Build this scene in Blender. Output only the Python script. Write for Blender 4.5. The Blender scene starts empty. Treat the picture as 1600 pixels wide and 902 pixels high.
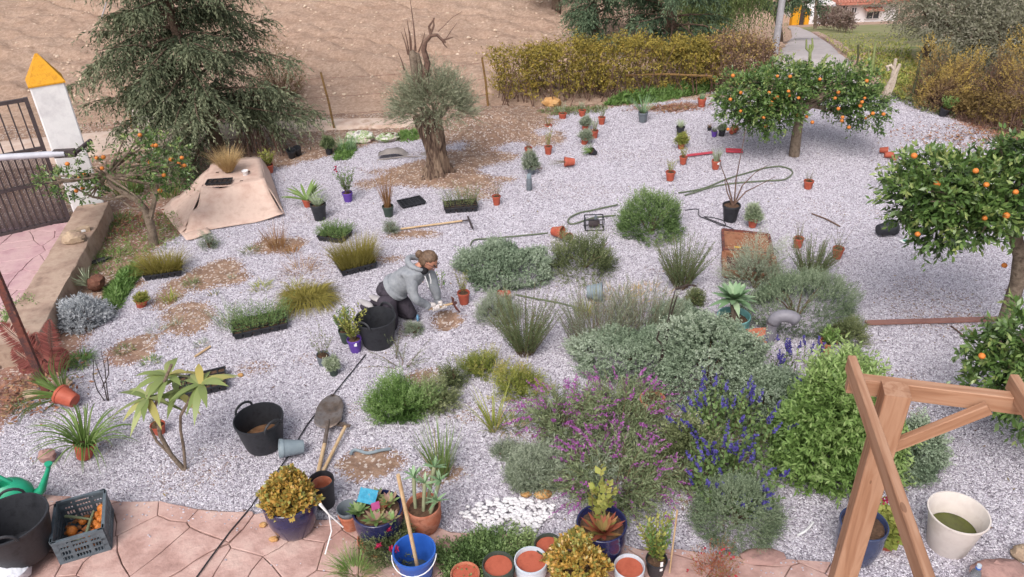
import bpy, math, random
import numpy as np
from mathutils import Vector, Matrix, Euler

random.seed(11)
rng = np.random.default_rng(11)
SC = bpy.context.scene
COL = SC.collection

# ---------------------------------------------------------------- camera
TH, ROLL, FPX, CAMH = math.radians(31.0), math.radians(1.95), 1209.0, 4.6
FW = Vector((0, math.cos(TH), -math.sin(TH)))
R0 = Vector((1, 0, 0)); U0 = Vector((0, math.sin(TH), math.cos(TH)))
RT = R0 * math.cos(ROLL) - U0 * math.sin(ROLL)
UP = R0 * math.sin(ROLL) + U0 * math.cos(ROLL)
CAM = Vector((0, 0, CAMH))
cd = bpy.data.cameras.new('camera'); cam = bpy.data.objects.new('camera', cd); COL.objects.link(cam)
cd.sensor_width = 36; cd.lens = FPX / 1600 * 36; cd.clip_start = .05; cd.clip_end = 600
m = Matrix((RT, UP, -FW)).transposed().to_4x4(); m.translation = CAM
cam.matrix_world = m
SC.camera = cam

# ---------------------------------------------------------------- sky, sun, exposure
W = bpy.data.worlds.new('World'); SC.world = W; W.use_nodes = True
wn = W.node_tree.nodes; wl = W.node_tree.links
sky = wn.new('ShaderNodeTexSky'); sky.sky_type = 'NISHITA'; sky.sun_disc = False
SUN_EL, SUN_ROT = math.radians(50), math.radians(200)
sky.sun_elevation = SUN_EL; sky.sun_rotation = SUN_ROT
sky.air_density = 1.0; sky.dust_density = 5.0; sky.ozone_density = 1.0
hsv = wn.new('ShaderNodeHueSaturation'); hsv.inputs['Saturation'].default_value = .42
wl.new(sky.outputs[0], hsv.inputs['Color']); wl.new(hsv.outputs[0], wn['Background'].inputs[0])
wn['Background'].inputs[1].default_value = .14
sl = bpy.data.lights.new('sun', 'SUN'); so = bpy.data.objects.new('sun', sl); COL.objects.link(so)
sl.energy = 1.3; sl.angle = math.radians(32); sl.color = (1, .96, .92)
sd = Vector((math.sin(SUN_ROT) * math.cos(SUN_EL), math.cos(SUN_ROT) * math.cos(SUN_EL), math.sin(SUN_EL)))
so.rotation_euler = (-sd).to_track_quat('-Z', 'Y').to_euler()
SC.view_settings.view_transform = 'Standard'; SC.view_settings.look = 'None'
SC.view_settings.exposure = 0.42; SC.view_settings.gamma = 1
SC.cycles.max_bounces = 6; SC.cycles.diffuse_bounces = 3; SC.cycles.glossy_bounces = 2
SC.cycles.transmission_bounces = 3; SC.cycles.transparent_max_bounces = 4
SC.cycles.caustics_reflective = False; SC.cycles.caustics_refractive = False

# ---------------------------------------------------------------- placing: photograph -> ground of the place
def ray(px, py):
    return FW + RT * ((px - 800) / FPX) - UP * ((py - 451) / FPX)
def P(px, py, z=0.0):
    d = ray(px, py); return CAM + d * ((z - CAMH) / d.z)
def PY(px, py, Y):
    d = ray(px, py); return CAM + d * (Y / d.y)
def MPP(px, py, z=0.0):
    return (z - CAMH) / ray(px, py).z / FPX
def HT(b, py):
    p = Vector((b[0], b[1], 0)) - CAM; k = (451 - py) / FPX
    A, Bz = p.dot(UP) - k * p.dot(FW), UP.z - k * FW.z
    return -A / Bz
def project(p):
    q = Vector(p) - CAM; c = q.dot(FW)
    return 800 + FPX * q.dot(RT) / c, 451 - FPX * q.dot(UP) / c

# ---------------------------------------------------------------- noise
_T = np.random.default_rng(5).random((256, 256))
def vn(x, y, s=0):
    x = np.asarray(x, float) + s * 17.3; y = np.asarray(y, float) + s * 9.1
    xi = np.floor(x).astype(int); yi = np.floor(y).astype(int); fx = x - xi; fy = y - yi
    fx = fx * fx * (3 - 2 * fx); fy = fy * fy * (3 - 2 * fy)
    a = _T[xi % 256, yi % 256]; b = _T[(xi + 1) % 256, yi % 256]
    c = _T[xi % 256, (yi + 1) % 256]; d = _T[(xi + 1) % 256, (yi + 1) % 256]
    return (a * (1 - fx) + b * fx) * (1 - fy) + (c * (1 - fx) + d * fx) * fy
def fbm(x, y, s=0, o=4):
    r = 0; a = .5
    for k in range(o):
        r = r + a * vn(np.asarray(x) * 2 ** k, np.asarray(y) * 2 ** k, s + k); a *= .5
    return r

# ---------------------------------------------------------------- materials
def lin(h):
    if not isinstance(h, str): return tuple(h)[:3] + (1,)
    c = [int(h[i:i + 2], 16) / 255 for i in (0, 2, 4)]
    return tuple(x / 12.92 if x <= .04045 else ((x + .055) / 1.055) ** 2.4 for x in c) + (1,)
MATS = {}
def newmat(name):
    m = bpy.data.materials.new(name); m.use_nodes = True
    nt = m.node_tree; b = nt.nodes['Principled BSDF']
    return m, nt, b
def ramp(nt, cols, fac, pos=None):
    r = nt.nodes.new('ShaderNodeValToRGB'); e = r.color_ramp.elements
    n = len(cols)
    for i, c in enumerate(cols):
        p = pos[i] if pos else i / max(n - 1, 1)
        if i < 2: e[i].position = p; e[i].color = lin(c)
        else: q = e.new(p); q.color = lin(c)
    nt.links.new(fac, r.inputs[0]); return r.outputs[0]
def noise(nt, scale, detail=4, rough=.6, coord='Object', dist=0):
    tc = nt.nodes.new('ShaderNodeTexCoord'); n = nt.nodes.new('ShaderNodeTexNoise')
    n.inputs['Scale'].default_value = scale; n.inputs['Detail'].default_value = detail
    n.inputs['Roughness'].default_value = rough; n.inputs['Distortion'].default_value = dist
    nt.links.new(tc.outputs[coord], n.inputs['Vector']); return n.outputs['Fac']
def bump(nt, b, h, dist=.01, st=.6):
    bn = nt.nodes.new('ShaderNodeBump'); bn.inputs['Distance'].default_value = dist; bn.inputs['Strength'].default_value = st
    nt.links.new(h, bn.inputs['Height']); nt.links.new(bn.outputs[0], b.inputs['Normal'])
def mixc(nt, f, a, b, mode='MIX'):
    n = nt.nodes.new('ShaderNodeMix'); n.data_type = 'RGBA'; n.blend_type = mode
    for s, v in ((0, f), (6, a), (7, b)):
        if hasattr(v, 'links'): nt.links.new(v, n.inputs[s])
        else: n.inputs[s].default_value = v if s == 0 else lin(v)
    return n.outputs[2]
def math_(nt, op, a, b=0.0, clamp=False):
    n = nt.nodes.new('ShaderNodeMath'); n.operation = op; n.use_clamp = clamp
    for s, v in ((0, a), (1, b)):
        if hasattr(v, 'links'): nt.links.new(v, n.inputs[s])
        else: n.inputs[s].default_value = v
    return n.outputs[0]
def mat(name, cols, rough=.6, scale=12, bmp=.004, spec=.4, metal=0, coat=0, detail=5, pos=None, coord='Object'):
    """weathered surface: noise between its colours, fine bump"""
    if name in MATS: return MATS[name]
    m, nt, b = newmat(name)
    if isinstance(cols, str): cols = [cols]
    f = noise(nt, scale, detail, .65, coord)
    if len(cols) == 1: b.inputs['Base Color'].default_value = lin(cols[0])
    else: nt.links.new(ramp(nt, cols, f, pos or [.3 + .4 * i / (len(cols) - 1) for i in range(len(cols))]), b.inputs['Base Color'])
    b.inputs['Roughness'].default_value = rough; b.inputs['Specular IOR Level'].default_value = spec
    b.inputs['Metallic'].default_value = metal; b.inputs['Coat Weight'].default_value = coat
    if bmp: bump(nt, b, noise(nt, scale * 4, 4, .6, coord), bmp, .7)
    MATS[name] = m; return m
def leafmat(name, cols, trans=.22, rough=.5, spec=.3):
    if name in MATS: return MATS[name]
    m, nt, b = newmat(name)
    at = nt.nodes.new('ShaderNodeAttribute'); at.attribute_name = 'tint'
    c = ramp(nt, cols, at.outputs['Fac'])
    nt.links.new(c, b.inputs['Base Color'])
    b.inputs['Roughness'].default_value = rough; b.inputs['Specular IOR Level'].default_value = spec
    if trans:
        t = nt.nodes.new('ShaderNodeBsdfTranslucent'); mx = nt.nodes.new('ShaderNodeMixShader'); mx.inputs[0].default_value = trans
        nt.links.new(c, t.inputs[0]); nt.links.new(b.outputs[0], mx.inputs[1]); nt.links.new(t.outputs[0], mx.inputs[2])
        nt.links.new(mx.outputs[0], nt.nodes['Material Output'].inputs[0])
    MATS[name] = m; return m

# ---------------------------------------------------------------- objects
def thing(name, label, cat, loc=(0, 0, 0), rot=0, group=None, scale=1):
    o = bpy.data.objects.new(name, None); COL.objects.link(o); o.empty_display_size = .1
    o.location = loc; o.rotation_euler = (0, 0, rot) if not hasattr(rot, '__len__') else rot
    o.scale = (scale,) * 3
    o['label'] = label; o['category'] = cat
    if group: o['group'] = group
    return o
def tag(o, label, cat, group=None):
    o['label'] = label; o['category'] = cat
    if group: o['group'] = group
    return o
def link(name, me, parent=None, loc=None):
    o = bpy.data.objects.new(name, me); COL.objects.link(o)
    if parent is not None: o.parent = parent
    if loc is not None: o.location = loc
    return o
def rot_to(d):
    return Vector(d).to_track_quat('Z', 'Y').to_matrix()
class MB:
    def __init__(s): s.v = []; s.f = []
    def add(s, vs, fs):
        k = len(s.v); s.v += [tuple(v) for v in vs]; s.f += [tuple(i + k for i in f) for f in fs]; return s
    def box(s, c, d, rz=0, M=None, bev=0):
        x, y, z = d[0] / 2, d[1] / 2, d[2] / 2
        vs = [Vector((a * x, b * y, e * z)) for e in (-1, 1) for a, b in ((-1, -1), (1, -1), (1, 1), (-1, 1))]
        R = M if M is not None else Matrix.Rotation(rz, 3, 'Z')
        fs = [(3, 2, 1, 0), (4, 5, 6, 7), (0, 1, 5, 4), (1, 2, 6, 5), (2, 3, 7, 6), (3, 0, 4, 7)]
        if bev:
            # chamfered prism round its longest run: keep simple, chamfer the four vertical edges
            q = []
            for e in (-1, 1):
                for a, b in ((-1, -1), (1, -1), (1, 1), (-1, 1)):
                    k = (-1 if a * b > 0 else 1)
                    pts = [(a * x, b * (y - bev)), (a * (x - bev), b * y)]
                    if a * b < 0: pts = pts[::-1]
                    q += [Vector((u, w, e * z)) for u, w in pts]
            vs = q; n = 8
            fs = [tuple(range(7, -1, -1)), tuple(range(8, 16))] + [(i, (i + 1) % 8, 8 + (i + 1) % 8, 8 + i) for i in range(8)]
        return s.add([R @ v + Vector(c) for v in vs], fs)
    def bar(s, p, q, w, h=None, up=(0, 0, 1)):
        p, q = Vector(p), Vector(q); d = (q - p); L = d.length; d.normalize(); h = h or w
        u = Vector(up); sd = d.cross(u)
        if sd.length < 1e-4: sd = d.cross(Vector((1, 0, 0)))
        sd.normalize(); u = sd.cross(d)
        M = Matrix((d, sd, u)).transposed()
        return s.box((p + q) / 2, (L, w, h), M=M)
    def tube(s, pts, rad, n=8, caps=True):
        pts = [Vector(p) for p in pts]; m_ = len(pts)
        if not hasattr(rad, '__len__'): rad = [rad] * m_
        vs = []; a = None
        for i, p in enumerate(pts):
            t = (pts[min(i + 1, m_ - 1)] - pts[max(i - 1, 0)])
            if t.length < 1e-9: t = Vector((0, 0, 1))
            t.normalize()
            if a is None: a = t.orthogonal().normalized()
            else:
                a = a - t * a.dot(t)
                a = a.normalized() if a.length > 1e-6 else t.orthogonal().normalized()
            b = t.cross(a)
            for k in range(n):
                w = 2 * math.pi * k / n; vs.append(p + (a * math.cos(w) + b * math.sin(w)) * rad[i])
        fs = [(i * n + k, i * n + (k + 1) % n, (i + 1) * n + (k + 1) % n, (i + 1) * n + k) for i in range(m_ - 1) for k in range(n)]
        if caps: fs += [tuple(range(n - 1, -1, -1)), tuple(range((m_ - 1) * n, m_ * n))]
        return s.add(vs, fs)
    def lathe(s, prof, n=24, c=(0, 0, 0), M=None, sx=1, sy=1, wob=0):
        vs = []; fs = []; c = Vector(c)
        for r, z in prof:
            for k in range(n):
                w = 2 * math.pi * k / n; rr = r * (1 + wob * math.sin(3 * w + 1))
                v = Vector((rr * math.cos(w) * sx, rr * math.sin(w) * sy, z)); vs.append((M @ v if M else v) + c)
        for i in range(len(prof) - 1):
            for k in range(n): fs.append((i * n + k, i * n + (k + 1) % n, (i + 1) * n + (k + 1) % n, (i + 1) * n + k))
        if prof[0][0] > 1e-6: fs.append(tuple(range(n - 1, -1, -1)))
        if prof[-1][0] > 1e-6: fs.append(tuple(range((len(prof) - 1) * n, len(prof) * n)))
        return s.add(vs, fs)
    def blob(s, c, r, nu=10, nv=7, rough=.15, sc=(1, 1, 1), seed=None, M=None):
        R = random.Random(seed if seed is not None else random.random()); c = Vector(c)
        vs = [Vector((0, 0, -1))]; fs = []
        for j in range(1, nv):
            t = math.pi * j / nv
            for k in range(nu):
                w = 2 * math.pi * (k + .5 * (j % 2)) / nu; vs.append(Vector((math.sin(t) * math.cos(w), math.sin(t) * math.sin(w), -math.cos(t))))
        vs.append(Vector((0, 0, 1)))
        q = []
        for v in vs:
            k = r * (1 + R.uniform(-rough, rough)); u = Vector((v.x * sc[0], v.y * sc[1], v.z * sc[2])) * k
            q.append((M @ u if M else u) + c)
        for k in range(nu): fs.append((0, 1 + (k + 1) % nu, 1 + k))
        for j in range(nv - 2):
            a = 1 + j * nu; b = a + nu
            for k in range(nu): fs.append((a + k, a + (k + 1) % nu, b + (k + 1) % nu, b + k))
        a = 1 + (nv - 2) * nu; e = len(vs) - 1
        for k in range(nu): fs.append((a + k, a + (k + 1) % nu, e))
        return s.add(q, fs)
    def prism(s, poly, z0, z1, inset=0):
        n = len(poly); cx = sum(p[0] for p in poly) / n; cy = sum(p[1] for p in poly) / n
        vs = [(x, y, z0) for x, y in poly] + [(x, y, z1) for x, y in poly]
        fs = [tuple(range(n - 1, -1, -1))] + [(i, (i + 1) % n, n + (i + 1) % n, n + i) for i in range(n)]
        if inset:
            vs = [(x, y, z0) for x, y in poly] + [(x, y, z1 - inset * .5) for x, y in poly]
            vs += [(x + (cx - x) / max(math.hypot(x - cx, y - cy), 1e-6) * inset, y + (cy - y) / max(math.hypot(x - cx, y - cy), 1e-6) * inset, z1) for x, y in poly]
            fs += [(n + i, n + (i + 1) % n, 2 * n + (i + 1) % n, 2 * n + i) for i in range(n)] + [tuple(range(2 * n, 3 * n))]
        else: fs += [tuple(range(n, 2 * n))]
        return s.add(vs, fs)
    def mesh(s, name, mt=None, smooth=True, ang=50):
        me = bpy.data.meshes.new(name); me.from_pydata(s.v, [], s.f)
        if mt: me.materials.append(mt)
        if smooth:
            me.polygons.foreach_set('use_smooth', [True] * len(me.polygons))
            if ang: me.set_sharp_from_angle(angle=math.radians(ang))
        me.validate(); me.update(); return me
    def build(s, name, mt, parent=None, loc=None, smooth=True, ang=50):
        return link(name, s.mesh(name, mt, smooth, ang), parent, loc)

def unit(a): return a / np.maximum(np.linalg.norm(a, axis=-1, keepdims=True), 1e-9)
def rdir(n): return unit(rng.normal(size=(n, 3)))
Z = np.array([0, 0, 1.])
def np_mesh(name, V, Fq, mt, tint=None, smooth=False):
    me = bpy.data.meshes.new(name); n = len(Fq); k = Fq.shape[1]
    me.vertices.add(len(V)); me.vertices.foreach_set('co', np.ascontiguousarray(V, np.float32).ravel())
    me.loops.add(n * k); me.loops.foreach_set('vertex_index', np.ascontiguousarray(Fq, np.int32).ravel())
    me.polygons.add(n); me.polygons.foreach_set('loop_start', np.arange(0, n * k, k, dtype=np.int32))
    try: me.polygons.foreach_set('loop_total', np.full(n, k, np.int32))
    except Exception: pass
    if tint is not None:
        a = me.attributes.new('tint', 'FLOAT', 'FACE'); a.data.foreach_set('value', np.ascontiguousarray(tint, np.float32))
    if smooth: me.polygons.foreach_set('use_smooth', np.ones(n, bool))
    if mt: me.materials.append(mt)
    me.update(calc_edges=True); return me
class Fol:
    """foliage: leaf-sized faces gathered in numpy"""
    def __init__(s): s.V = []; s.F = []; s.T = []; s.n = 0
    def _push(s, V, F, T): s.V.append(V); s.F.append(F + s.n); s.T.append(T); s.n += len(V)
    def leaves(s, P_, D, L, W_, fold=.25, flat=.5, tint=None, nrm=None, mid=.45):
        n = len(P_)
        if n == 0: return s
        L = np.broadcast_to(np.asarray(L, float), (n,))[:, None]; W_ = np.broadcast_to(np.asarray(W_, float), (n,))[:, None]
        N0 = np.broadcast_to(Z if nrm is None else nrm, (n, 3))
        sd = unit(np.cross(D, unit(N0 * flat + rdir(n) * (1 - flat) + 1e-6))); nn = np.cross(sd, D)
        md = P_ + D * L * mid - nn * W_ * fold
        V = np.stack([P_, md + sd * W_ / 2, P_ + D * L - nn * W_ * fold * .3, md - sd * W_ / 2], 1).reshape(-1, 3)
        t = rng.random(n) if tint is None else np.clip(tint + rng.normal(0, .12, n), 0, 1)
        s._push(V, np.arange(4 * n).reshape(n, 4), t); return s
    def blades(s, P_, D, L, W_, droop=.3, seg=4, tint=None, tip=.05, twist=.3, bell=0):
        n = len(P_); L = np.broadcast_to(np.asarray(L, float), (n,)); W_ = np.broadcast_to(np.asarray(W_, float), (n,))
        dr = np.broadcast_to(np.asarray(droop, float), (n,))
        sd = unit(np.cross(D, Z) + rdir(n) * twist); rows = []
        for i in range(seg + 1):
            t = i / seg
            p = P_ + D * (L * t)[:, None] - Z * (dr * L * t * t)[:, None]
            wt = (1 - t) ** .7 if not bell else (.55 + 1.2 * t * (1 - t) * 2) * (1 - t ** 4)
            w = (W_ * max(wt, tip) / 2)[:, None]
            rows += [p - sd * w, p + sd * w]
        V = np.stack(rows, 1).reshape(-1, 3); m_ = 2 * (seg + 1)
        base = (np.arange(n) * m_)[:, None, None] + (np.array([[2 * i, 2 * i + 1, 2 * i + 3, 2 * i + 2] for i in range(seg)]))[None]
        t = rng.random(n) if tint is None else np.clip(tint + rng.normal(0, .12, n), 0, 1)
        s._push(V, base.reshape(-1, 4), np.repeat(t, seg)); return s
    def shoots(s, P_, D, L, K, l, w, ang=.7, droop=0, t0=.15, flat=.4, fold=.2, tint=None, lt=None, taper=.3, nrm=None):
        """leaves along shoots; returns shoot tips"""
        S = len(P_); L = np.broadcast_to(np.asarray(L, float), (S,))
        t = t0 + (1 - t0) * (np.arange(K) + rng.random((S, K)) * .8) / K
        p = P_[:, None] + D[:, None] * (L[:, None] * t)[..., None] - Z * (droop * L[:, None] * t * t)[..., None]
        d1 = unit(D[:, None] - Z * (2 * droop * t)[..., None])
        r = rng.normal(size=(S, K, 3)); r = unit(r - d1 * (r * d1).sum(-1, keepdims=True))
        ld = unit(d1 * math.cos(ang) + r * math.sin(ang))
        sz = (1 - taper * t).ravel() * (.75 + .5 * rng.random(S * K))
        if tint is None: tt = None
        else: tt = (np.broadcast_to(tint, (S,))[:, None] + (lt or 0) * (t - .5)).ravel()
        s.leaves(p.reshape(-1, 3), ld.reshape(-1, 3), l * sz, w * sz, fold, flat, tt, nrm)
        return P_ + D * L[:, None] - Z * (droop * L)[:, None]
    def dome(s, c, rx, ry, rz, n, L=.08, K=8, l=.02, w=.008, ang=.8, up=.35, inner=.7, lump=.12, droop=0, low=0.0, tint=None, lt=.25, flat=.35, freq=2.2):
        d = rdir(n); d[:, 2] = np.abs(d[:, 2]) * (1 - low) + d[:, 2] * low
        o1, o2, o3 = rng.random(3) * 50
        k = 1 + lump * 2 * (vn(d[:, 0] * freq + 9 + o1, d[:, 1] * freq + d[:, 2] * freq * 1.3 + 9 + o2) - .5) + lump * 1.3 * (vn(d[:, 0] * .9 + o2, d[:, 1] * .9 + o3) - .5)
        k = k * (inner + (1 - inner) * rng.random(n) ** .4) * np.where(rng.random(n) < .05, 1.06 + .1 * rng.random(n), 1)
        e = np.array([rx, ry, rz]); D = unit(d / e * e.mean() + Z * up + rdir(n) * .35)
        p = np.asarray(c, float) + d * e * k[:, None] - D * L * .6
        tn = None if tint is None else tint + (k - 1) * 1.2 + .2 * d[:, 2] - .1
        s.shoots(p, D, L * (.6 + .8 * rng.random(n)), K, l, w, ang, droop, tint=tn, lt=lt, flat=flat); return s
    def disc(s, n, r, c=(0, 0, 0), sy=1):
        a = rng.random(n) * 2 * np.pi; q = r * np.sqrt(rng.random(n))
        return np.stack([q * np.cos(a) + c[0], q * np.sin(a) * sy + c[1], np.full(n, c[2], float)], 1), a
    def fan(s, n, r, spread, c=(0, 0, 0), lo=0.0):
        p, a = s.disc(n, r, c); q = spread * (lo + (1 - lo) * np.sqrt(rng.random(n))); a = a + rng.normal(0, .5, n)
        return p, unit(np.stack([np.cos(a) * q, np.sin(a) * q, np.ones(n)], 1))
    def grass(s, c, r, n, L, W_=.006, spread=.8, droop=.5, seg=4, tint=None, lo=0.0):
        p, D = s.fan(n, r, spread, c, lo)
        return s.blades(p, D, L * (.55 + .6 * rng.random(n)), W_ * (.7 + .6 * rng.random(n)), droop * (.5 + rng.random(n)), seg, tint)
    def bush(s, c, r, n, L, K=20, l=.03, w=.008, ang=.6, spread=.6, droop=.1, tint=None, lt=.2, t0=.15, flat=.4, lo=0.0, Lv=.5):
        p, D = s.fan(n, r, spread, c, lo); Ls = L * (1 - Lv / 2 + Lv * rng.random(n))
        tips = s.shoots(p, D, Ls, K, l, w, ang, droop, t0, flat, tint=tint, lt=lt)
        s.last = (p, D, Ls, droop); return s
    def stems(s, r=.003, seg=4, tint=.5):
        p, D, L, dr = s.last; return s.blades(p, D, L, r * 2, dr, seg, tint, tip=.4, twist=1)
    def build(s, name, mt, parent=None, loc=None):
        V = np.concatenate(s.V); F_ = np.concatenate(s.F); T = np.concatenate(s.T)
        return link(name, np_mesh(name, V, F_, mt, T), parent, loc)
def A3(*a): return np.array(a, float)

# ================================================================ THE SETTING
def sstep(t): t = np.clip(t, 0, 1); return t * t * (3 - 2 * t)
def terrain(x, y):
    x = np.asarray(x, float); y = np.asarray(y, float)
    d = np.maximum(0, y - 14.2); rise = .12 * np.minimum(d, 40) + .02 * np.maximum(d - 40, 0)
    e = np.maximum(0, y - 17.0); fall = -.2156 * np.minimum(e, 70) - .02 * np.maximum(e - 70, 0)
    s = sstep((x / np.maximum(y, 5) - .12) / .16)
    return rise * (1 - s) + fall * s
def PT(px, py, dz=0):
    d = ray(px, py); t = 8.0
    for _ in range(4000):
        p = CAM + d * t
        if p.z <= float(terrain(p.x, p.y)) + dz: break
        t *= 1.004
    p.z = float(terrain(p.x, p.y)) + dz; return p

def grid_mesh(name, xs, ys, zf, mt, attrs=None, smooth=True):
    X, Y = np.meshgrid(xs, ys, indexing='ij'); Zz = zf(X, Y)
    V = np.stack([X, Y, Zz], -1).reshape(-1, 3); nx, ny = X.shape
    i = np.arange(nx - 1)[:, None] * ny + np.arange(ny - 1)[None]
    F_ = np.stack([i, i + ny, i + ny + 1, i + 1], -1).reshape(-1, 4)
    me = np_mesh(name, V, F_, mt, smooth=smooth)
    for k, f in (attrs or {}).items():
        a = me.attributes.new(k, 'FLOAT', 'POINT'); a.data.foreach_set('value', np.ascontiguousarray(f(X, Y).ravel(), np.float32))
    return me

# ---- soil patches in the gravel: centre, half sizes (read off the photograph, kept in metres), strength
SOIL = [(350, 430, 64, 23, 1), (432, 384, 42, 16, 1), (300, 492, 46, 38, .95), (208, 548, 46, 26, 1), (268, 460, 28, 24, .85),
        (640, 366, 46, 9, 1), (697, 505, 26, 15, 1.2), (588, 724, 58, 26, 1), (662, 590, 34, 22, .95), (690, 742, 50, 16, .8),
        (690, 268, 112, 27, 1.1), (765, 205, 105, 34, 1.2), (1050, 169, 60, 8, .9), (300, 730, 90, 50, .25), (1460, 480, 90, 45, .3),
        (425, 246, 70, 14, 1), (745, 295, 40, 16, .7), (480, 420, 40, 30, .35), (400, 575, 34, 10, .45), (1150, 640, 190, 80, .45),
        (1120, 790, 60, 30, .4), (880, 700, 120, 60, .35), (255, 605, 40, 14, .4), (1510, 500, 50, 20, .4), (840, 742, 50, 20, .6), (590, 405, 50, 8, .7), (1040, 420, 40, 10, .3), (480, 560, 30, 10, .35), (540, 640, 40, 16, .25), (160, 690, 60, 24, .22), (880, 300, 80, 20, .2), (1300, 330, 90, 22, .22), (1400, 620, 80, 50, .28), (620, 520, 30, 12, .3), (740, 640, 50, 24, .35), (470, 340, 50, 10, .25), (1000, 240, 90, 16, .2)]
_soil = []
for cx, cy, rx, ry, st in SOIL:
    c = P(cx, cy); _soil.append((c.x, c.y, rx * MPP(cx, cy), abs(P(cx, cy - ry).y - P(cx, cy + ry).y) / 2, st))
GPOLY = [(-260, 760), (0, 672), (60, 610), (128, 560), (170, 492), (205, 455), (250, 405), (292, 352), (296, 300), (345, 285), (400, 264), (435, 262), (500, 246), (545, 236),
         (600, 226), (660, 224), (720, 236), (780, 240), (845, 226), (852, 186), (872, 180), (960, 168), (1085, 150), (1180, 141), (1290, 138), (1395, 148), (1490, 186), (1545, 212), (1700, 250),
         (1900, 300), (2200, 1000), (1400, 1100), (-600, 1000)]
_gp = [P(*q) for q in GPOLY]; GX = np.array([p.x for p in _gp]); GY = np.array([p.y for p in _gp])
def poly_sd(X, Y, px, py):
    n = len(px); best = np.full(X.shape, 1e9); ins = np.zeros(X.shape, bool)
    for i in range(n):
        x0, y0, x1, y1 = px[i], py[i], px[(i + 1) % n], py[(i + 1) % n]
        dx, dy = x1 - x0, y1 - y0; t = np.clip(((X - x0) * dx + (Y - y0) * dy) / (dx * dx + dy * dy), 0, 1)
        best = np.minimum(best, np.hypot(X - x0 - t * dx, Y - y0 - t * dy))
        c = ((y0 > Y) != (y1 > Y)); ins ^= c & (X < (x1 - x0) * (Y - y0) / (y1 - y0 + 1e-12) + x0)
    return np.where(ins, best, -best)
def soil_f(X, Y):
    n = fbm(X * 2.2, Y * 2.2, 3, 5) - .48; s = np.zeros(X.shape)
    for cx, cy, rx, ry, st in _soil:
        q = np.hypot((X - cx) / rx, (Y - cy) / ry) + n * 1.5
        s = np.maximum(s, st * sstep((1.15 - q) / .5))
    sd = poly_sd(X, Y, GX, GY) + n * .5
    s = np.maximum(s, sstep((.06 - sd) / .2) * 1.1)
    return np.clip(s, 0, 1)
def red_f(X, Y):   # leaf litter under the orange trees and along the right-hand edge
    r = np.zeros(X.shape)
    for cx, cy, w in ((1560, 212, 1.6), (1050, 169, .7), (215, 350, .8), (60, 600, .9)):
        c = P(cx, cy); r = np.maximum(r, sstep(1.3 - np.hypot(X - c.x, Y - c.y) / w))
    return np.clip(r * .9 + .5 * (fbm(X * 1.3, Y * 1.3, 8, 4) - .5), 0, 1)
_om = P(690, 268); _bm = P(765, 205); _hole = P(697, 505)
def ground_z(X, Y):
    s = soil_f(X, Y)
    z = .05 * (fbm(X * .6, Y * .6, 1, 3) - .48) + .030 * (fbm(X * 2.1, Y * 2.1, 9, 3) - .48) + .05 * s * (fbm(X * 5, Y * 5, 2, 4) - .45)
    z += .10 * np.exp(-(((X - _om.x) / 1.0) ** 2 + ((Y - _om.y) / .8) ** 2)) + .28 * np.exp(-(((X - _bm.x) / .9) ** 2 + ((Y - _bm.y) / .9) ** 2)) * (.6 + .8 * fbm(X * 3, Y * 3, 6, 3))
    hq = np.hypot(X - _hole.x, (Y - _hole.y) / .9)
    z += -.07 * np.exp(-(hq / .13) ** 4) + .03 * np.exp(-((hq - .24) / .07) ** 2)
    return z

def gravel_cols(): return ['827c86', '9d97a2', 'b0aab5', 'bfb9c4', 'cdc8d2', 'e2dfe6']
def mk_gravel():
    m, nt, b = newmat('gravel_bed')
    tc = nt.nodes.new('ShaderNodeTexCoord')
    v = nt.nodes.new('ShaderNodeTexVoronoi'); v.inputs['Scale'].default_value = 46; nt.links.new(tc.outputs['Object'], v.inputs['Vector'])
    v2 = nt.nodes.new('ShaderNodeTexVoronoi'); v2.feature = 'DISTANCE_TO_EDGE'; v2.inputs['Scale'].default_value = 46; nt.links.new(tc.outputs['Object'], v2.inputs['Vector'])
    sp = nt.nodes.new('ShaderNodeSeparateColor'); nt.links.new(v.outputs['Color'], sp.inputs[0])
    g = ramp(nt, gravel_cols(), sp.outputs[0], [.0, .18, .38, .55, .75, 1])
    dust = noise(nt, .9, 5, .6); g = mixc(nt, math_(nt, 'MULTIPLY', dust, .25), g, 'b79c93', 'MULTIPLY')
    at = nt.nodes.new('ShaderNodeAttribute'); at.attribute_name = 'soil'; ar = nt.nodes.new('ShaderNodeAttribute'); ar.attribute_name = 'red'
    s1 = ramp(nt, ['63493a', '80624c', '9a7c64', 'ad937c'], noise(nt, 9, 6, .7), [.25, .45, .6, .8])
    s2 = ramp(nt, ['5a3a30', '84584a', 'a17a68', '97876a'], noise(nt, 24, 6, .8), [.25, .45, .6, .8])
    so_ = mixc(nt, ar.outputs['Fac'], s1, s2)
    # stray white stones on the soil
    st = math_(nt, 'GREATER_THAN', sp.outputs[1], .86)
    so2 = mixc(nt, math_(nt, 'MULTIPLY', st, .7), so_, 'cfc4bb')
    edge = math_(nt, 'ADD', at.outputs['Fac'], math_(nt, 'MULTIPLY', math_(nt, 'SUBTRACT', sp.outputs[2], .5), .7))
    f = math_(nt, 'SMOOTH_MIN', math_(nt, 'MULTIPLY', math_(nt, 'SUBTRACT', edge, .35), 3.5, True), 1.0)
    nt.links.new(mixc(nt, f, g, so2), b.inputs['Base Color'])
    b.inputs['Roughness'].default_value = .8; b.inputs['Specular IOR Level'].default_value = .25
    h = math_(nt, 'ADD', math_(nt, 'MULTIPLY', v2.outputs['Distance'], math_(nt, 'SUBTRACT', 1.15, f)), math_(nt, 'MULTIPLY', noise(nt, 40, 5, .7), .5))
    bump(nt, b, h, .02, 1.0)
    MATS['gravel_bed'] = m; return m
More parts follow.
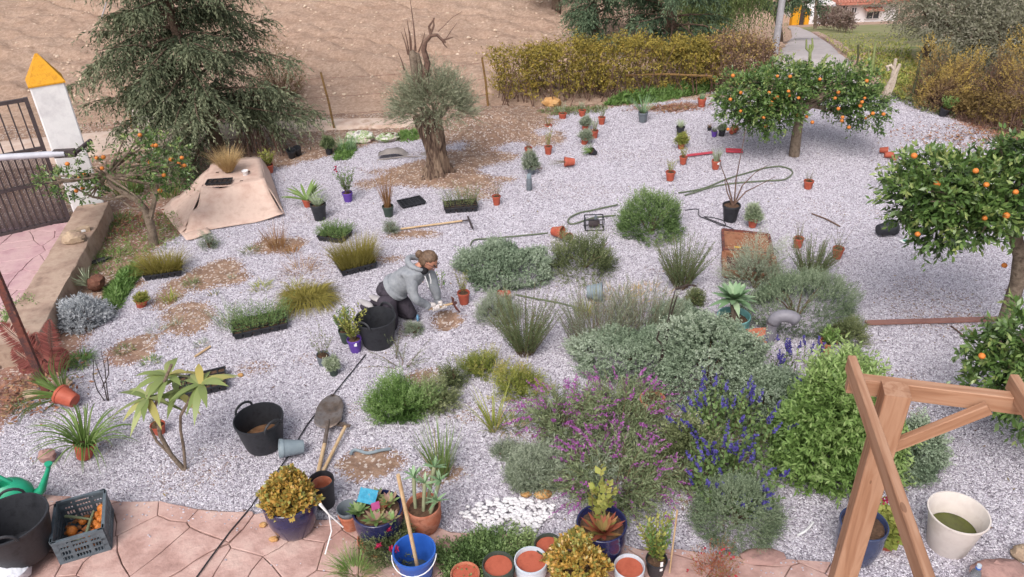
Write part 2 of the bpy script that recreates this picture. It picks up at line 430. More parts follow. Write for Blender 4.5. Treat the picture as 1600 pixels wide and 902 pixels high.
gx = np.arange(-10, 11.01, .07); gy = np.arange(1.6, 16.6, .07)
gm = grid_mesh('garden_ground', gx, gy, ground_z, mk_gravel(), {'soil': soil_f, 'red': red_f,
     'dens': lambda X, Y: (1 - sstep((soil_f(X, Y) - .1) / .7) * .93) * np.clip(1.15 - (Y - 5) * .075, .30, 1) * (soil_f(X, Y) < .985)})
garden = link('garden_ground', gm); garden['kind'] = 'structure'

# ---- the loose gravel itself: one mass, instanced stones
stone_col = bpy.data.collections.new('gravel_stones')
m_stone, nt, b = newmat('gravel_stone')
oi = nt.nodes.new('ShaderNodeObjectInfo')
nt.links.new(ramp(nt, gravel_cols(), oi.outputs['Random'], [.0, .12, .3, .48, .7, 1]), b.inputs['Base Color'])
b.inputs['Roughness'].default_value = .75; b.inputs['Specular IOR Level'].default_value = .3
for i in range(5):
    q = MB(); q.blob((0, 0, 0), 1, 6, 4, .28, (1, .75, .55), seed=40 + i)
    stone_col.objects.link(bpy.data.objects.new('stone_%d' % i, q.mesh('stone', m_stone, False)))
def scatter_nodes(name, col, dens, smin, smax, seed=1, attr='dens'):
    g = bpy.data.node_groups.new(name, 'GeometryNodeTree')
    g.interface.new_socket('Geometry', in_out='INPUT', socket_type='NodeSocketGeometry'); g.interface.new_socket('Geometry', in_out='OUTPUT', socket_type='NodeSocketGeometry')
    N = g.nodes; L = g.links; i = N.new('NodeGroupInput'); o = N.new('NodeGroupOutput')
    na = N.new('GeometryNodeInputNamedAttribute'); na.data_type = 'FLOAT'; na.inputs[0].default_value = attr
    mu = N.new('ShaderNodeMath'); mu.operation = 'MULTIPLY'; mu.inputs[1].default_value = dens
    dp = N.new('GeometryNodeDistributePointsOnFaces'); dp.inputs['Seed'].default_value = seed
    ci = N.new('GeometryNodeCollectionInfo'); ci.inputs['Collection'].default_value = col; ci.inputs['Separate Children'].default_value = True; ci.inputs['Reset Children'].default_value = True
    ip = N.new('GeometryNodeInstanceOnPoints'); ip.inputs['Pick Instance'].default_value = True
    rr = N.new('FunctionNodeRandomValue'); rr.data_type = 'FLOAT_VECTOR'; rr.inputs[0].default_value = (-.7, -.7, 0); rr.inputs[1].default_value = (.7, .7, 6.28)
    rs = N.new('FunctionNodeRandomValue'); rs.data_type = 'FLOAT'; rs.inputs[2].default_value = smin; rs.inputs[3].default_value = smax
    L.new(na.outputs[0], mu.inputs[0]); L.new(mu.outputs[0], dp.inputs['Density']); L.new(i.outputs[0], dp.inputs['Mesh'])
    L.new(dp.outputs[0], ip.inputs['Points']); L.new(ci.outputs[0], ip.inputs['Instance']); L.new(rr.outputs[0], ip.inputs['Rotation']); L.new(rs.outputs[1], ip.inputs['Scale'])
    L.new(ip.outputs[0], o.inputs[0]); return g
# the scatter surface: the same ground, a coarser copy kept to what the photograph can see of the gravel
sx = np.arange(-9.5, 10.5, .11); sy = np.arange(2.6, 16.3, .11)
def dens_f(X, Y):
    s = soil_f(X, Y); vis = (np.abs(X) < .78 * Y + 1.2)
    return (1 - .93 * sstep((s - .1) / .6)) * np.clip(1.2 - (Y - 5) * .08, .30, 1) * vis * (.55 + .9 * fbm(X * 1.4, Y * 1.4, 12, 4)) * (s < .985)
gme = grid_mesh('gravel', sx, sy, lambda X, Y: ground_z(X, Y) + .002, None, {'dens': dens_f})
gravel = link('gravel', gme); gravel['kind'] = 'stuff'; gravel['label'] = 'loose white and grey gravel covering the garden'; gravel['category'] = 'gravel'
md = gravel.modifiers.new('stones', 'NODES'); md.node_group = scatter_nodes('stones', stone_col, 6200, .0044, .0098)

# ---- wider terrain and the ploughed field
m_dirt, nt, b = newmat('field_soil')
n1 = noise(nt, 1.1, 6, .6); n2 = noise(nt, 14, 6, .75)
c1 = ramp(nt, ['967e6e', 'b49b8a', 'c8b09f', 'd5c1b4'], n2, [.25, .45, .6, .8]); tcf = nt.nodes.new('ShaderNodeTexCoord'); mpf = nt.nodes.new('ShaderNodeMapping'); mpf.inputs['Rotation'].default_value = (0, 0, .61); mpf.inputs['Scale'].default_value = (.35, 5.5, 1); nt.links.new(tcf.outputs['Object'], mpf.inputs[0])
nf = nt.nodes.new('ShaderNodeTexNoise'); nf.inputs['Scale'].default_value = 1; nf.inputs['Detail'].default_value = 6; nf.inputs['Roughness'].default_value = .65; nf.inputs['Distortion'].default_value = .5; nt.links.new(mpf.outputs[0], nf.inputs['Vector'])
c1 = mixc(nt, ramp(nt, ['000000', '9a9a9a'], nf.outputs['Fac'], [.50, .68]), c1, '8d6f5d')
c2 = mixc(nt, math_(nt, 'MULTIPLY', n1, .5), c1, 'd8bca9', 'MULTIPLY')
nt.links.new(c2, b.inputs['Base Color']); b.inputs['Roughness'].default_value = .95; b.inputs['Specular IOR Level'].default_value = .1
bump(nt, b, noise(nt, 30, 6, .8), .05, .9)
def nonuni(a, b_, fine, s):
    out = [a]; 
    while out[-1] < b_: out.append(out[-1] + s + .07 * max(0, fine[0] - out[-1], out[-1] - fine[1]))
    return np.array(out)
tx = nonuni(-150, 190, (-12, 24), .7); ty = nonuni(-40, 300, (10, 60), .7)
def tz(X, Y):
    z = terrain(X, Y) - .05 - .02 * (np.abs(X) < 11) * (Y < 17); z = z + .25 * (fbm(X * .2, Y * .2, 4, 3) - .48) * sstep((Y - 17) / 6) * (1 - sstep((X / np.maximum(Y, 5) - .12) / .16))
    return np.where((X > -13) & (X < 9.5) & (Y > 13.6) & (Y < 33.5), z - .5 * sstep((Y - 13.6) / .8) * sstep((33.5 - Y) / .8) * sstep((X + 13) / .8) * sstep((9.5 - X) / .8), z)
ter = link('terrain', grid_mesh('terrain', tx, ty, tz, m_dirt)); ter['kind'] = 'structure'
def field_z(X, Y):
    z = terrain(X, Y) + .25 * (fbm(X * .2, Y * .2, 4, 3) - .48) * sstep((Y - 17) / 6)
    u = X * .82 - Y * .57; w = X * .57 + Y * .82
    amp = sstep((Y - 14.4) / .8)
    z = z + amp * (.02 * np.sin(w * 2 * np.pi / .62 + 1.6 * fbm(X * .5, Y * .5, 5, 3) * 4) + .22 * (fbm(X * 3, Y * 3, 6, 4) - .48) + .10 * (fbm(X * 11, Y * 11, 7, 3) - .45))
    # sparse deeper runnels
    for k, (a, ph) in enumerate(((9.6, .4), (10.9, 2.2), (12.1, 5.0), (13.2, 1.2), (14.6, 3.1), (15.9, .2), (17.4, 4.2), (19.2, 2.0))):
        q = w - a - .30 * np.sin(u * .6 + ph) - .1 * np.sin(u * 2.1 + ph * 3); z = z - amp * .24 * np.exp(-(q / .09) ** 2) * sstep((fbm(X * .45 + k * 7, Y * .45, 20, 3) - .36) / .16)
    return z - .08 * (1 - sstep((Y - 13.9) / .5))
fld = link('ploughed_field', grid_mesh('ploughed_field', np.arange(-13, 9.5, .08), np.arange(13.9, 31.5, .08), field_z, m_dirt)); fld['kind'] = 'structure'
m_fs = mat('field_stone', ['c9ab93', 'd9c7b4', 'b48f76'], .9, 6, .004)
q = MB()
R = random.Random(3)
for i in range(1300):
    y = 14.8 + 14 * R.random() ** 1.4; x = R.uniform(-.62 * y, .28 * y)
    if x / y > .2: continue
    s = R.uniform(.012, .035) * (1 + .6 * (R.random() < .08))
    q.blob((x, y, float(field_z(np.array(x), np.array(y))) + s * .3), s, 6, 4, .3, (1, .8, .6), seed=i)
o = q.build('field_stones', m_fs, None, None, False); o['kind'] = 'stuff'; o['label'] = 'pale clods and stones strewn over the ploughed field'; o['category'] = 'stones'

# ---- lane on the far left, road and verge on the far right
def strip(name, left, right, mt, dz, n=30, zf=terrain, jit=0):
    lp = [PT(*q) for q in left]; rp = [PT(*q) for q in right]
    def samp(pts, t):
        k = t * (len(pts) - 1); i = min(int(k), len(pts) - 2); return pts[i].lerp(pts[i + 1], k - i)
    q = MB(); m_ = 8; vs = []
    for i in range(n + 1):
        a, c = samp(lp, i / n), samp(rp, i / n)
        for j in range(m_ + 1):
            p = a.lerp(c, j / m_); vs.append((p.x, p.y, float(zf(p.x, p.y)) + dz + (.012 if 0 < j < m_ else -.07)))
    fs = [(i * (m_ + 1) + j, i * (m_ + 1) + j + 1, (i + 1) * (m_ + 1) + j + 1, (i + 1) * (m_ + 1) + j) for i in range(n) for j in range(m_)]
    q.add(vs, fs); o = q.build(name, mt); o['kind'] = 'structure'; return o
m_lane = mat('lane_concrete', ['9d8271', 'c6b2a5', 'b8a092', 'a68c7c'], .9, 2.6, .01, coord='Object')
strip('lane', [(-200, 300), (60, 262), (200, 238), (330, 222), (520, 205), (650, 199)], [(-200, 240), (60, 215), (200, 203), (330, 195), (520, 188), (650, 186)], m_lane, .03)
m_road = mat('road_asphalt', ['a59b9b', 'b7aeae', '9b9192'], .9, 2, .01)
strip('road', [(1196, 128), (1203, 112), (1206, 92), (1222, 74), (1238, 58), (1236, 47), (1231, 42)], [(1372, 138), (1352, 122), (1336, 108), (1318, 88), (1298, 69), (1272, 53), (1250, 44)], m_road, .05, 50)
strip('road_shoulder', [(1380, 146), (1350, 120), (1334, 106), (1316, 86), (1296, 67), (1268, 51)], [(1440, 166), (1398, 138), (1366, 112), (1338, 88), (1314, 68), (1280, 51)], mat('shoulder_dirt', ['a88c80', 'bfa498', '9a7d70', 'b39a90'], .95, 1.5, .02), .035, 30)
m_verge = mat('verge_soil', ['66733f', '7d8350', '92886a', '728246'], .95, 1.2, .03)
strip('grass_verge', [(1408, 158), (1350, 116), (1326, 91), (1304, 69), (1276, 52), (1250, 43)], [(1560, 160), (1560, 120), (1540, 100), (1520, 80), (1480, 58), (1420, 38)], m_verge, .04, 30)

# ---- stamped concrete paving: each stone a piece of its own
def clip_half(poly, nx, ny, d):   # keep nx*x+ny*y <= d
    out = []
    for i in range(len(poly)):
        a, b_ = poly[i], poly[(i + 1) % len(poly)]; fa = nx * a[0] + ny * a[1] - d; fb = nx * b_[0] + ny * b_[1] - d
        if fa <= 0: out.append(a)
        if (fa < 0 < fb) or (fb < 0 < fa): t = fa / (fa - fb); out.append((a[0] + (b_[0] - a[0]) * t, a[1] + (b_[1] - a[1]) * t))
    return out
def paving(parent, outline, pitch, z0, z1, mt, gap=.004, seed=1, wob=.07):
    R = random.Random(seed); xs = [p[0] for p in outline]; ys = [p[1] for p in outline]; seeds = []
    x0, x1, y0, y1 = min(xs) - pitch, max(xs) + pitch, min(ys) - pitch, max(ys) + pitch
    j = 0; y = y0
    while y < y1:
        x = x0 + (j % 2) * pitch * .5
        while x < x1: 
            if R.random() > .22: seeds.append((x + R.uniform(-.5, .5) * pitch, y + R.uniform(-.5, .5) * pitch))
            x += pitch
        y += pitch * .86; j += 1
    for s in seeds:
        poly = list(outline)
        for t in seeds:
            dx, dy = t[0] - s[0], t[1] - s[1]; dd = math.hypot(dx, dy)
            if t is s or dd > 2.6 * pitch: continue
            nx, ny = dx / dd, dy / dd; poly = clip_half(poly, nx, ny, nx * (s[0] + t[0]) / 2 + ny * (s[1] + t[1]) / 2 - gap)
            if len(poly) < 3: break
        if len(poly) < 3: continue
        area = abs(sum(poly[i][0] * poly[(i + 1) % len(poly)][1] - poly[(i + 1) % len(poly)][0] * poly[i][1] for i in range(len(poly)))) / 2
        if area < .004: continue
        pts = []
        for i in range(len(poly)):
            a, b_ = poly[i], poly[(i + 1) % len(poly)]
            L = math.hypot(a[0] - b_[0], a[1] - b_[1])
            if L < .012: continue
            k = max(1, int(L / .11))
            for e in range(k):
                u, w = a[0] + (b_[0] - a[0]) * e / k, a[1] + (b_[1] - a[1]) * e / k
                pts.append((u + wob * (float(vn(u * 5, w * 5, 3)) - .5), w + wob * (float(vn(u * 5, w * 5, 8)) - .5)))
        if len(pts) < 3: continue
        h = z1 + R.uniform(-.003, .003)
        q = MB(); q.prism(pts, z0, h, .007); q.build('paving_stone', mt, parent, None, True, 25)
m_pave = mat('stamped_concrete', ['8f6f68', 'ac8a82', 'bd9c94', 'c6a9a0', 'a68680'], .7, 3.2, .02, .3, coord='Object', detail=8, pos=[.25, .42, .52, .62, .78])
m_joint = mat('paving_joint', ['7a625b', '8f776d'], .95, 20, .004)
pe = [P(-330, 736, .03), P(0, 764, .03), P(420, 806, .03), P(700, 842, .03), P(985, 862, .03), P(1260, 902, .03), P(1330, 886, .03)]
outl = [(p.x, p.y) for p in (pe[0], pe[-1])]
a0, a1 = outl; nrm_ = Vector((a1[0] - a0[0], a1[1] - a0[1], 0)).normalized(); dn = Vector((nrm_.y, -nrm_.x, 0))
PATIO = [a0, (a0[0] + dn.x * 2.6, a0[1] + dn.y * 2.6), (a1[0] + dn.x * 2.6, a1[1] + dn.y * 2.6), a1]
q = MB(); q.prism(PATIO, -.1, .018); patio = q.build('patio', m_joint); patio['kind'] = 'structure'
paving(patio, PATIO, .32, .0, .034, m_pave, seed=4)
m_pave2 = mat('driveway_concrete', ['a9858a', 'b9969b', 'c2a3a4', 'af8c8e'], .6, 4, .006, .35)
WE0, WE1 = P(167, 323, .27), P(90, 467, .27); wd = (WE1 - WE0).normalized(); wnrm = Vector((-wd.y, wd.x, 0))
if wnrm.x > 0: wnrm = -wnrm
w0, w1 = WE0 - wd * .15, WE0 + wd * 3.3
b0, b1 = w0 + wnrm * .4, w1 + wnrm * .4
DRIVE = [(b0.x, b0.y), (b1.x, b1.y), (b1.x + wnrm.x * 4, b1.y + wnrm.y * 4), (b0.x + wnrm.x * 4, b0.y + wnrm.y * 4)]
q = MB(); q.prism(DRIVE, -.1, .03); drive = q.build('driveway', m_joint); drive['kind'] = 'structure'
paving(drive, DRIVE, .34, .0, .046, m_pave2, seed=9)
# strip of pale driveway beyond the gate is the lane; the low wall between garden and driveway
m_wall = mat('wall_render', ['7f6a5e', '9a8274', 'ab9585', '8d7669'], .92, 4, .01)
q = MB(); nseg = 26; vs = []; R = random.Random(5)
for i in range(nseg + 1):
    c = w0.lerp(w1, i / nseg); j = [R.uniform(-.008, .008) for _ in range(4)]
    for k, (off, z) in enumerate(((.0, 0), (.0, .262), (.012, .27), (.40, .27), (.412, .262), (.412, 0))):
        p = c + wnrm * (off + j[k % 4]); vs.append((p.x, p.y, z + (j[(k + 1) % 4] * .6 if z else -.1)))
fs = [(i * 6 + k, i * 6 + k + 1, (i + 1) * 6 + k + 1, (i + 1) * 6 + k) for i in range(nseg) for k in range(5)] + [tuple(range(5, -1, -1)), tuple(range(nseg * 6, nseg * 6 + 6))]
q.add(vs, fs); tag(q.build('low_wall', m_wall), 'low rendered wall with a flat top beside the paved driveway', 'wall')

# stray gravel spilled onto the paving edge
q = MB(); R = random.Random(21)
for i in range(420):
    f = R.random(); ex, ey = a0[0] + (a1[0] - a0[0]) * f, a0[1] + (a1[1] - a0[1]) * f; d = abs(R.gauss(0, .10)) if R.random() < .75 else R.uniform(0, .9)
    q.blob((ex + dn.x * d, ey + dn.y * d, .038), R.uniform(.005, .010), 5, 3, .25, (1, .8, .6), seed=i)
o = q.build('spilled_gravel', mat('spilled_stone', ['8f8994', 'b7b1bb', 'd2cdd6'], .8, 30, 0), None, None, False); o['kind'] = 'stuff'; o['label'] = 'stray gravel spilled onto the paving edge'; o['category'] = 'gravel'

# ================================================================ GATE, PILLAR, FENCES, HOUSE
m_white = mat('white_render', ['d9d8da', 'e6e5e6', 'cfcdd0'], .85, 3, .004)
m_ochre = mat('ochre_paint', ['c98a12', 'd59a22', 'bd8018', 'e0c48a'], .7, 14, .004, pos=[.3, .5, .66, .8])
m_iron = mat('dark_iron', ['3b3336', '4a4042', '2f2a2c'], .6, 20, .002, .4)
m_rust = mat('rusty_steel', ['5a2f28', '7a463b', '4a3436', '8a5a4a'], .85, 9, .004)
m_bark = mat('bark', ['3b2e27', '5a483d', '6f5d50', '4c3c33'], .95, 18, .02)
m_greybark = mat('grey_bark', ['4f4339', '6d5f53', '857668', '5a4b40'], .95, 14, .02)
m_twig = mat('dry_twig', ['4d3a32', '6a5248', '7d675a'], .95, 20, .003)
m_wood = mat('pale_handle_wood', ['a98a68', 'bfa27e', 'cbb392'], .6, 14, .002)

_t0, _t1 = P(46, 138, 1.92), P(101, 129, 1.92); fl = Vector((_t0.x, _t0.y, 0)); fr = Vector((_t1.x, _t1.y, 0))
pd = (fr - fl); pwid = (fr - fl).length; pd.normalize(); pback = Vector((-pd.y, pd.x, 0))
if pback.y < 0: pback = -pback
ph = 1.92; pang = math.atan2(pd.y, pd.x)
pil = thing('gate_pillar', 'white square gate pillar with an ochre pyramid cap', 'pillar', fl + pd * pwid / 2 + pback * pwid / 2, pang)
q = MB(); q.box((0, 0, ph / 2 - .02), (pwid, pwid, ph + .04), bev=.015); q.build('shaft', m_white, pil, None, True, 30)
q = MB(); e = pwid / 2 + .012; capz = .36
q.add([(-e, -e, ph), (e, -e, ph), (e, e, ph), (-e, e, ph), (-e, -e, ph + .02), (e, -e, ph + .02), (e, e, ph + .02), (-e, e, ph + .02), (-.015, -.015, ph + capz), (.015, -.015, ph + capz), (.015, .015, ph + capz), (-.015, .015, ph + capz)],
      [(3, 2, 1, 0), (0, 1, 5, 4), (1, 2, 6, 5), (2, 3, 7, 6), (3, 0, 4, 7), (4, 5, 9, 8), (5, 6, 10, 9), (6, 7, 11, 10), (7, 4, 8, 11), (8, 9, 10, 11)])
q.build('cap', m_ochre, pil, None, False)

g1 = fl - pd * .06 + pback * .15; gdir = -pd; gl = 2.6
gh = HT(g1, 152)
gate = thing('driveway_gate', 'dark iron driveway gate with vertical bars and perforated lower panel', 'gate', g1, math.atan2(gdir.y, gdir.x))
q = MB()
for z in (.06, gh * .36, gh * .62, gh * .985): q.bar((0, 0, z), (gl, 0, z), .045, .045)
for x in (.02, gl): q.bar((x, 0, .04), (x, 0, gh), .05, .05)
q.build('frame', m_iron, gate, None, False)
bar_me = MB().bar((0, 0, 0), (0, 0, 1), .018, .018).mesh('bar', m_iron, False)
n = int(gl / .115)
for i in range(1, n):
    o = link('bar', bar_me, gate, (i * gl / n, 0, gh * .62)); o.scale = (1, 1, gh * .36)
n = int(gl / .075)
for i in range(1, n):
    o = link('bar', bar_me, gate, (i * gl / n, 0, .06)); o.scale = (1, 1, gh * .56)
m_perf, nt, b = newmat('perforated_sheet')
tc = nt.nodes.new('ShaderNodeTexCoord'); vo = nt.nodes.new('ShaderNodeTexVoronoi'); vo.inputs['Scale'].default_value = 60; vo.inputs['Randomness'].default_value = 0
nt.links.new(tc.outputs['Object'], vo.inputs['Vector'])
tr = nt.nodes.new('ShaderNodeBsdfTransparent'); mx = nt.nodes.new('ShaderNodeMixShader')
nt.links.new(math_(nt, 'LESS_THAN', vo.outputs['Distance'], .40), mx.inputs[0]); b.inputs['Base Color'].default_value = lin('5a4f54'); b.inputs['Roughness'].default_value = .6
nt.links.new(b.outputs[0], mx.inputs[1]); nt.links.new(tr.outputs[0], mx.inputs[2]); nt.links.new(mx.outputs[0], nt.nodes['Material Output'].inputs[0])
q = MB(); q.box((gl / 2, -.014, gh * .31), (gl - .06, .003, gh * .60)); q.build('perforated_panel', m_perf, gate, None, False)
ar = thing('gate_opener_arm', 'white tubular gate opener arm fixed to the gate pillar', 'gate opener', P(40, 400))
q = MB(); pa, pb = PY(102, 240, g1.y - .35) - P(40, 400), PY(-60, 250, g1.y - .55) - P(40, 400)
q.tube([pa, pb], .042, 12); q.build('arm', mat('arm_grey', ['a8a8b2', 'bcbcc6'], .5, 6, .001), ar)
q = MB(); q.bar(pa + Vector((.12, .02, 0)), pa - Vector((.14, 0, 0)), .07, .1); q.build('bracket', m_iron, ar, None, False)
q = MB(); q.tube([pa + Vector((.12, .02, 0)), pa + Vector((.12, .45, 0))], .03, 8); q.build('wall_pin', m_iron, ar)

# rusty post in the left foreground
pp = P(75, 617); hp = HT(pp, 330)
t = thing('rusty_post', 'rusty square steel post standing at the left edge beside the red fern', 'post', pp)
q = MB(); q.box((0, 0, hp / 2), (.06, .06, hp + .1), .3); q.build('shaft', m_rust, t, None, False)
q = MB(); q.box((0, 0, .0), (.11, .11, .02), .3); q.build('foot_plate', m_rust, t, None, False)

def fence_run(label, posts, mt, wires=3, lean=0):
    b0 = posts[0][0]; t = thing('wire_fence', label, 'fence', b0)
    tops = []
    for i, (b_, tp) in enumerate(posts):
        q = MB(); a = b_ - b0; c = tp - b0
        q.tube([a - Vector((0, 0, .1)), a.lerp(c, .5) + Vector((.01, 0, 0)), c], [.024, .022, .02], 6); q.build('post', mt, t); tops.append((a, c))
    for k in range(wires):
        f = .25 + .65 * k / max(1, wires - 1); pts = []
        for i in range(len(tops) - 1):
            A, B_ = tops[i][0].lerp(tops[i][1], f), tops[i + 1][0].lerp(tops[i + 1][1], f)
            for j in range(7): pts.append(A.lerp(B_, j / 6) - Vector((0, 0, .06 * math.sin(math.pi * j / 6))))
        q = MB(); q.tube(pts, .003, 4); q.build('wire', m_rust, t)
    return t
def postpt(bx, by, tx_, ty_):
    b_ = PT(bx, by); tp = PY(tx_, ty_, b_.y); return (b_, tp)
m_postw = mat('weathered_post', ['6b5236', '86683f', '5a4634'], .9, 16, .004)
fence_run('thin brown leaning posts of the wire fence before the ploughed field', [postpt(206, 205, 196, 135), postpt(523, 202, 501, 113), postpt(763, 167, 753, 90)], m_postw, 3)
m_postg = mat('green_post', ['3f4a35', '54583d', '4b4034'], .8, 16, .003)
fence_run('dark posts and wires of the fence along the roadside', [postpt(1339, 106, 1341, 70), postpt(1423, 158, 1440, 84), postpt(1522, 160, 1548, 108), postpt(1640, 215, 1672, 130)], m_postg, 3)

# street lamp column
b_ = PT(1210, 86)
t = thing('street_lamp', 'tall plain grey steel lamp column beside the road', 'street lamp', b_)
m_galv = mat('galvanised', ['a9a8ae', 'b8b6bc', '9b9aa0'], .5, 8, .002, .4, .3)
q = MB(); q.tube([(0, 0, -.1), (0, 0, 2), (0, 0, 7)], [.085, .078, .05], 14); q.build('column', m_galv, t)
q = MB(); q.tube([(0, 0, 6.9), (.3, -.3, 7.2), (.8, -.8, 7.25)], [.045, .035, .03], 8); q.build('arm', m_galv, t)
q = MB(); q.blob((.95, -.95, 7.24), .22, 12, 6, .0, (1, 1, .3)); q.build('lamp_head', m_galv, t)
q = MB(); q.box((0, -.08, .9), (.09, .01, .3)); q.build('access_door', m_galv, t, None, False)

# house by the road
hb = PT(1345, 34); hY = hb.y
def hp_(px, py, dy=0): p = PY(px, py, hY + dy); return p
m_hwhite = mat('house_white', ['d6d3d6', 'e2e0e2'], .9, .6, .01)
m_rooft = mat('roof_tiles', ['a5695a', 'b87c6c', '96594c'], .85, 2, .02)
m_glassd = mat('window_dark', ['3a3f46', '4b5058'], .15, .5, 0, .6)
x0, x1 = hp_(1262, 34).x, hp_(1400, 34).x; z0 = min(hp_(1262, 46).z, hp_(1400, 30).z) - 1.2; z1 = hp_(1350, 3).z
house = thing('house', 'white single storey house with a red tiled roof beside the road', 'house', (x0, hY, z0))
Wd, Hh = x1 - x0, z1 - z0
q = MB(); q.box((Wd / 2, 4, Hh / 2), (Wd, 8, Hh)); q.build('wall', m_hwhite, house, None, False)
q = MB(); q.box((-Wd * .02, -1.2, Hh * .40), (Wd * .36, 2.4, Hh * .80)); q.build('side_wing', m_hwhite, house, None, False)
roof = MB(); zz = Hh; roof.add([(Wd * .28, -.9, zz - .1), (Wd + .6, -.9, zz - .1), (Wd + .6, 9, zz - .1), (Wd * .28, 9, zz - .1), (Wd * .34, 4, zz + 1.9), (Wd + .2, 4, zz + 1.9), (Wd * .28, -.9, zz + .08), (Wd + .6, -.9, zz + .08), (Wd + .6, 9, zz + .08), (Wd * .28, 9, zz + .08)],
    [(3, 2, 1, 0), (0, 1, 7, 6), (1, 2, 8, 7), (2, 3, 9, 8), (3, 0, 6, 9), (6, 7, 5, 4), (7, 8, 5), (8, 9, 4, 5), (9, 6, 4)])
ro = roof.build('roof', m_rooft, house, None, False)
tile = MB().tube([(0, 0, 0), (.9, 0, 0)], .11, 8, True).mesh('roof_tile', m_rooft)
rows = 6; cols = int((Wd * .7) / .32)
q = MB(); rp = []
for j in range(rows):
    for i in range(cols):
        f = j / rows; y = -.92 + f * 4.9; x = Wd * .29 + i * .32 + f * .5
        z = zz + .12 + f * 1.85; q.tube([(x, y, z), (x, y + .86, z + .32)], .13, 6)
tq = q.build('roof_tile_rows', m_rooft, house, None, True); tq['kind'] = 'stuff'
def window(px0, py0, px1, py1, dy=-.04, lab='window', glass=m_glassd):
    a, c = hp_(px0, py1, dy), hp_(px1, py0, dy); a = a - Vector((x0, hY, z0)); c = c - Vector((x0, hY, z0))
    q = MB(); q.box(((a.x + c.x) / 2, dy - .03, (a.z + c.z) / 2), (c.x - a.x + .2, .08, c.z - a.z + .2)); w = q.build(lab, m_hwhite, house, None, False)
    q = MB(); q.box(((a.x + c.x) / 2, dy - .08, (a.z + c.z) / 2), (c.x - a.x, .05, c.z - a.z)); q.build('pane', glass, w, None, False)
    q = MB(); q.box(((a.x + c.x) / 2, dy - .12, (a.z + c.z) / 2), (.07, .05, c.z - a.z)); q.build('mullion', m_hwhite, w, None, False)
window(1316, 9, 1324, 17); window(1353, 16, 1374, 29, lab='window'); window(1330, 12, 1338, 20)
q = MB(); a = hp_(1307, 13) - Vector((x0, hY, z0)); q.box((a.x, -.25, a.z), (.9, .35, .65), bev=.03); ac = q.build('air_conditioner', m_galv, house, None, False)
q = MB(); q.lathe([(.24, 0), (.24, .03), (.0, .03)], 14, (a.x - .12, -.43, a.z), Matrix.Rotation(math.pi / 2, 3, 'X')); q.build('fan_grille', m_iron, ac)
q = MB(); a = hp_(1363, 13) - Vector((x0, hY, z0)); q.box((a.x, -.5, a.z), (1.9, .9, .1), M=Matrix.Rotation(.22, 3, 'X')); q.build('porch_roof', m_rooft, house, None, False)
for i, (px, w) in enumerate(((1240, 11), (1258, 7))):
    gb = PT(px, 41); gb2 = PY(px, 41, hY * .93); zt = HT(gb2, 4 if i == 0 else 14)
    t = thing('entrance_pillar', ('tall' if i == 0 else 'short') + (' orange gate pillar with a white cap at the far house entrance' if i == 0 else ' ochre edged gate pillar nearest the white house wall'), 'pillar', gb2)
    wd_ = w * 1.0 * gb2.y / FPX; hgt = zt - gb2.z
    q = MB(); q.box((0, 0, hgt / 2 - .5), (wd_, wd_, hgt + 1)); q.build('shaft', m_ochre, t, None, False)
    q = MB(); q.lathe([(wd_ * .6, hgt), (wd_ * .6, hgt + .12), (.02, hgt + .75)], 4, M=Matrix.Rotation(math.pi / 4, 3, 'Z')); q.build('cap', m_white, t, None, False)
t = thing('far_gate', 'dark double gate between the orange pillars of the far house', 'gate', PY(1249, 41, hY * .93))
q = MB(); q.box((-.1, .05, .6), (1.0, .06, 2.6)); q.build('gate_leaf', m_iron, t, None, False)
q = MB(); q.box((-.1, .0, .6), (.06, .06, 2.7)); q.build('centre_post', m_iron, t, None, False)
# pole by the far house
pp = PT(1274, 46); t = thing('utility_pole', 'thin dark grey pole by the white wall of the far house', 'pole', pp)
tp = PY(1277, -30, pp.y) - pp
q = MB(); q.tube([(0, 0, -.2), tp], [.12, .08], 8); q.build('shaft', m_greybark, t)
q = MB(); q.bar(tp - Vector((.6, 0, .3)), tp + Vector((.6, 0, -.3)), .1, .1); q.build('cross_arm', m_greybark, t, None, False)
pp = PT(156, 26); t = thing('survey_stake', 'thin pale stake standing in the ploughed field at top left', 'stake', pp)
tp = PY(170, -8, pp.y) - pp
q = MB(); q.tube([(0, 0, -.1), tp], [.018, .015], 6); q.build('shaft', m_galv, t)
# white culvert block beyond the conifer
t = thing('concrete_culvert', 'broken white concrete culvert block with a dark hole beyond the conifer', 'culvert', PT(236, 186))
q = MB(); q.box((-.25, .3, .18), (.45, .5, .5), .2, bev=.03); q.box((.35, .1, .06), (.7, .5, .34), -.15, bev=.03); q.box((.0, -.25, .0), (.5, .3, .2), .3, bev=.02); q.build('block', mat('culvert_concrete', ['b8aca4', 'cfc6c0', '9d9088'], .95, 5, .02), t, None, True, 30)
q = MB(); q.box((.06, -.02, .2), (.24, .36, .16), .2); q.build('hole_shade', mat('hole_shade_black', ['1d1a1a'], .9, 5, 0), t, None, False)  # solid near-black box, paints the shade inside the culvert hole

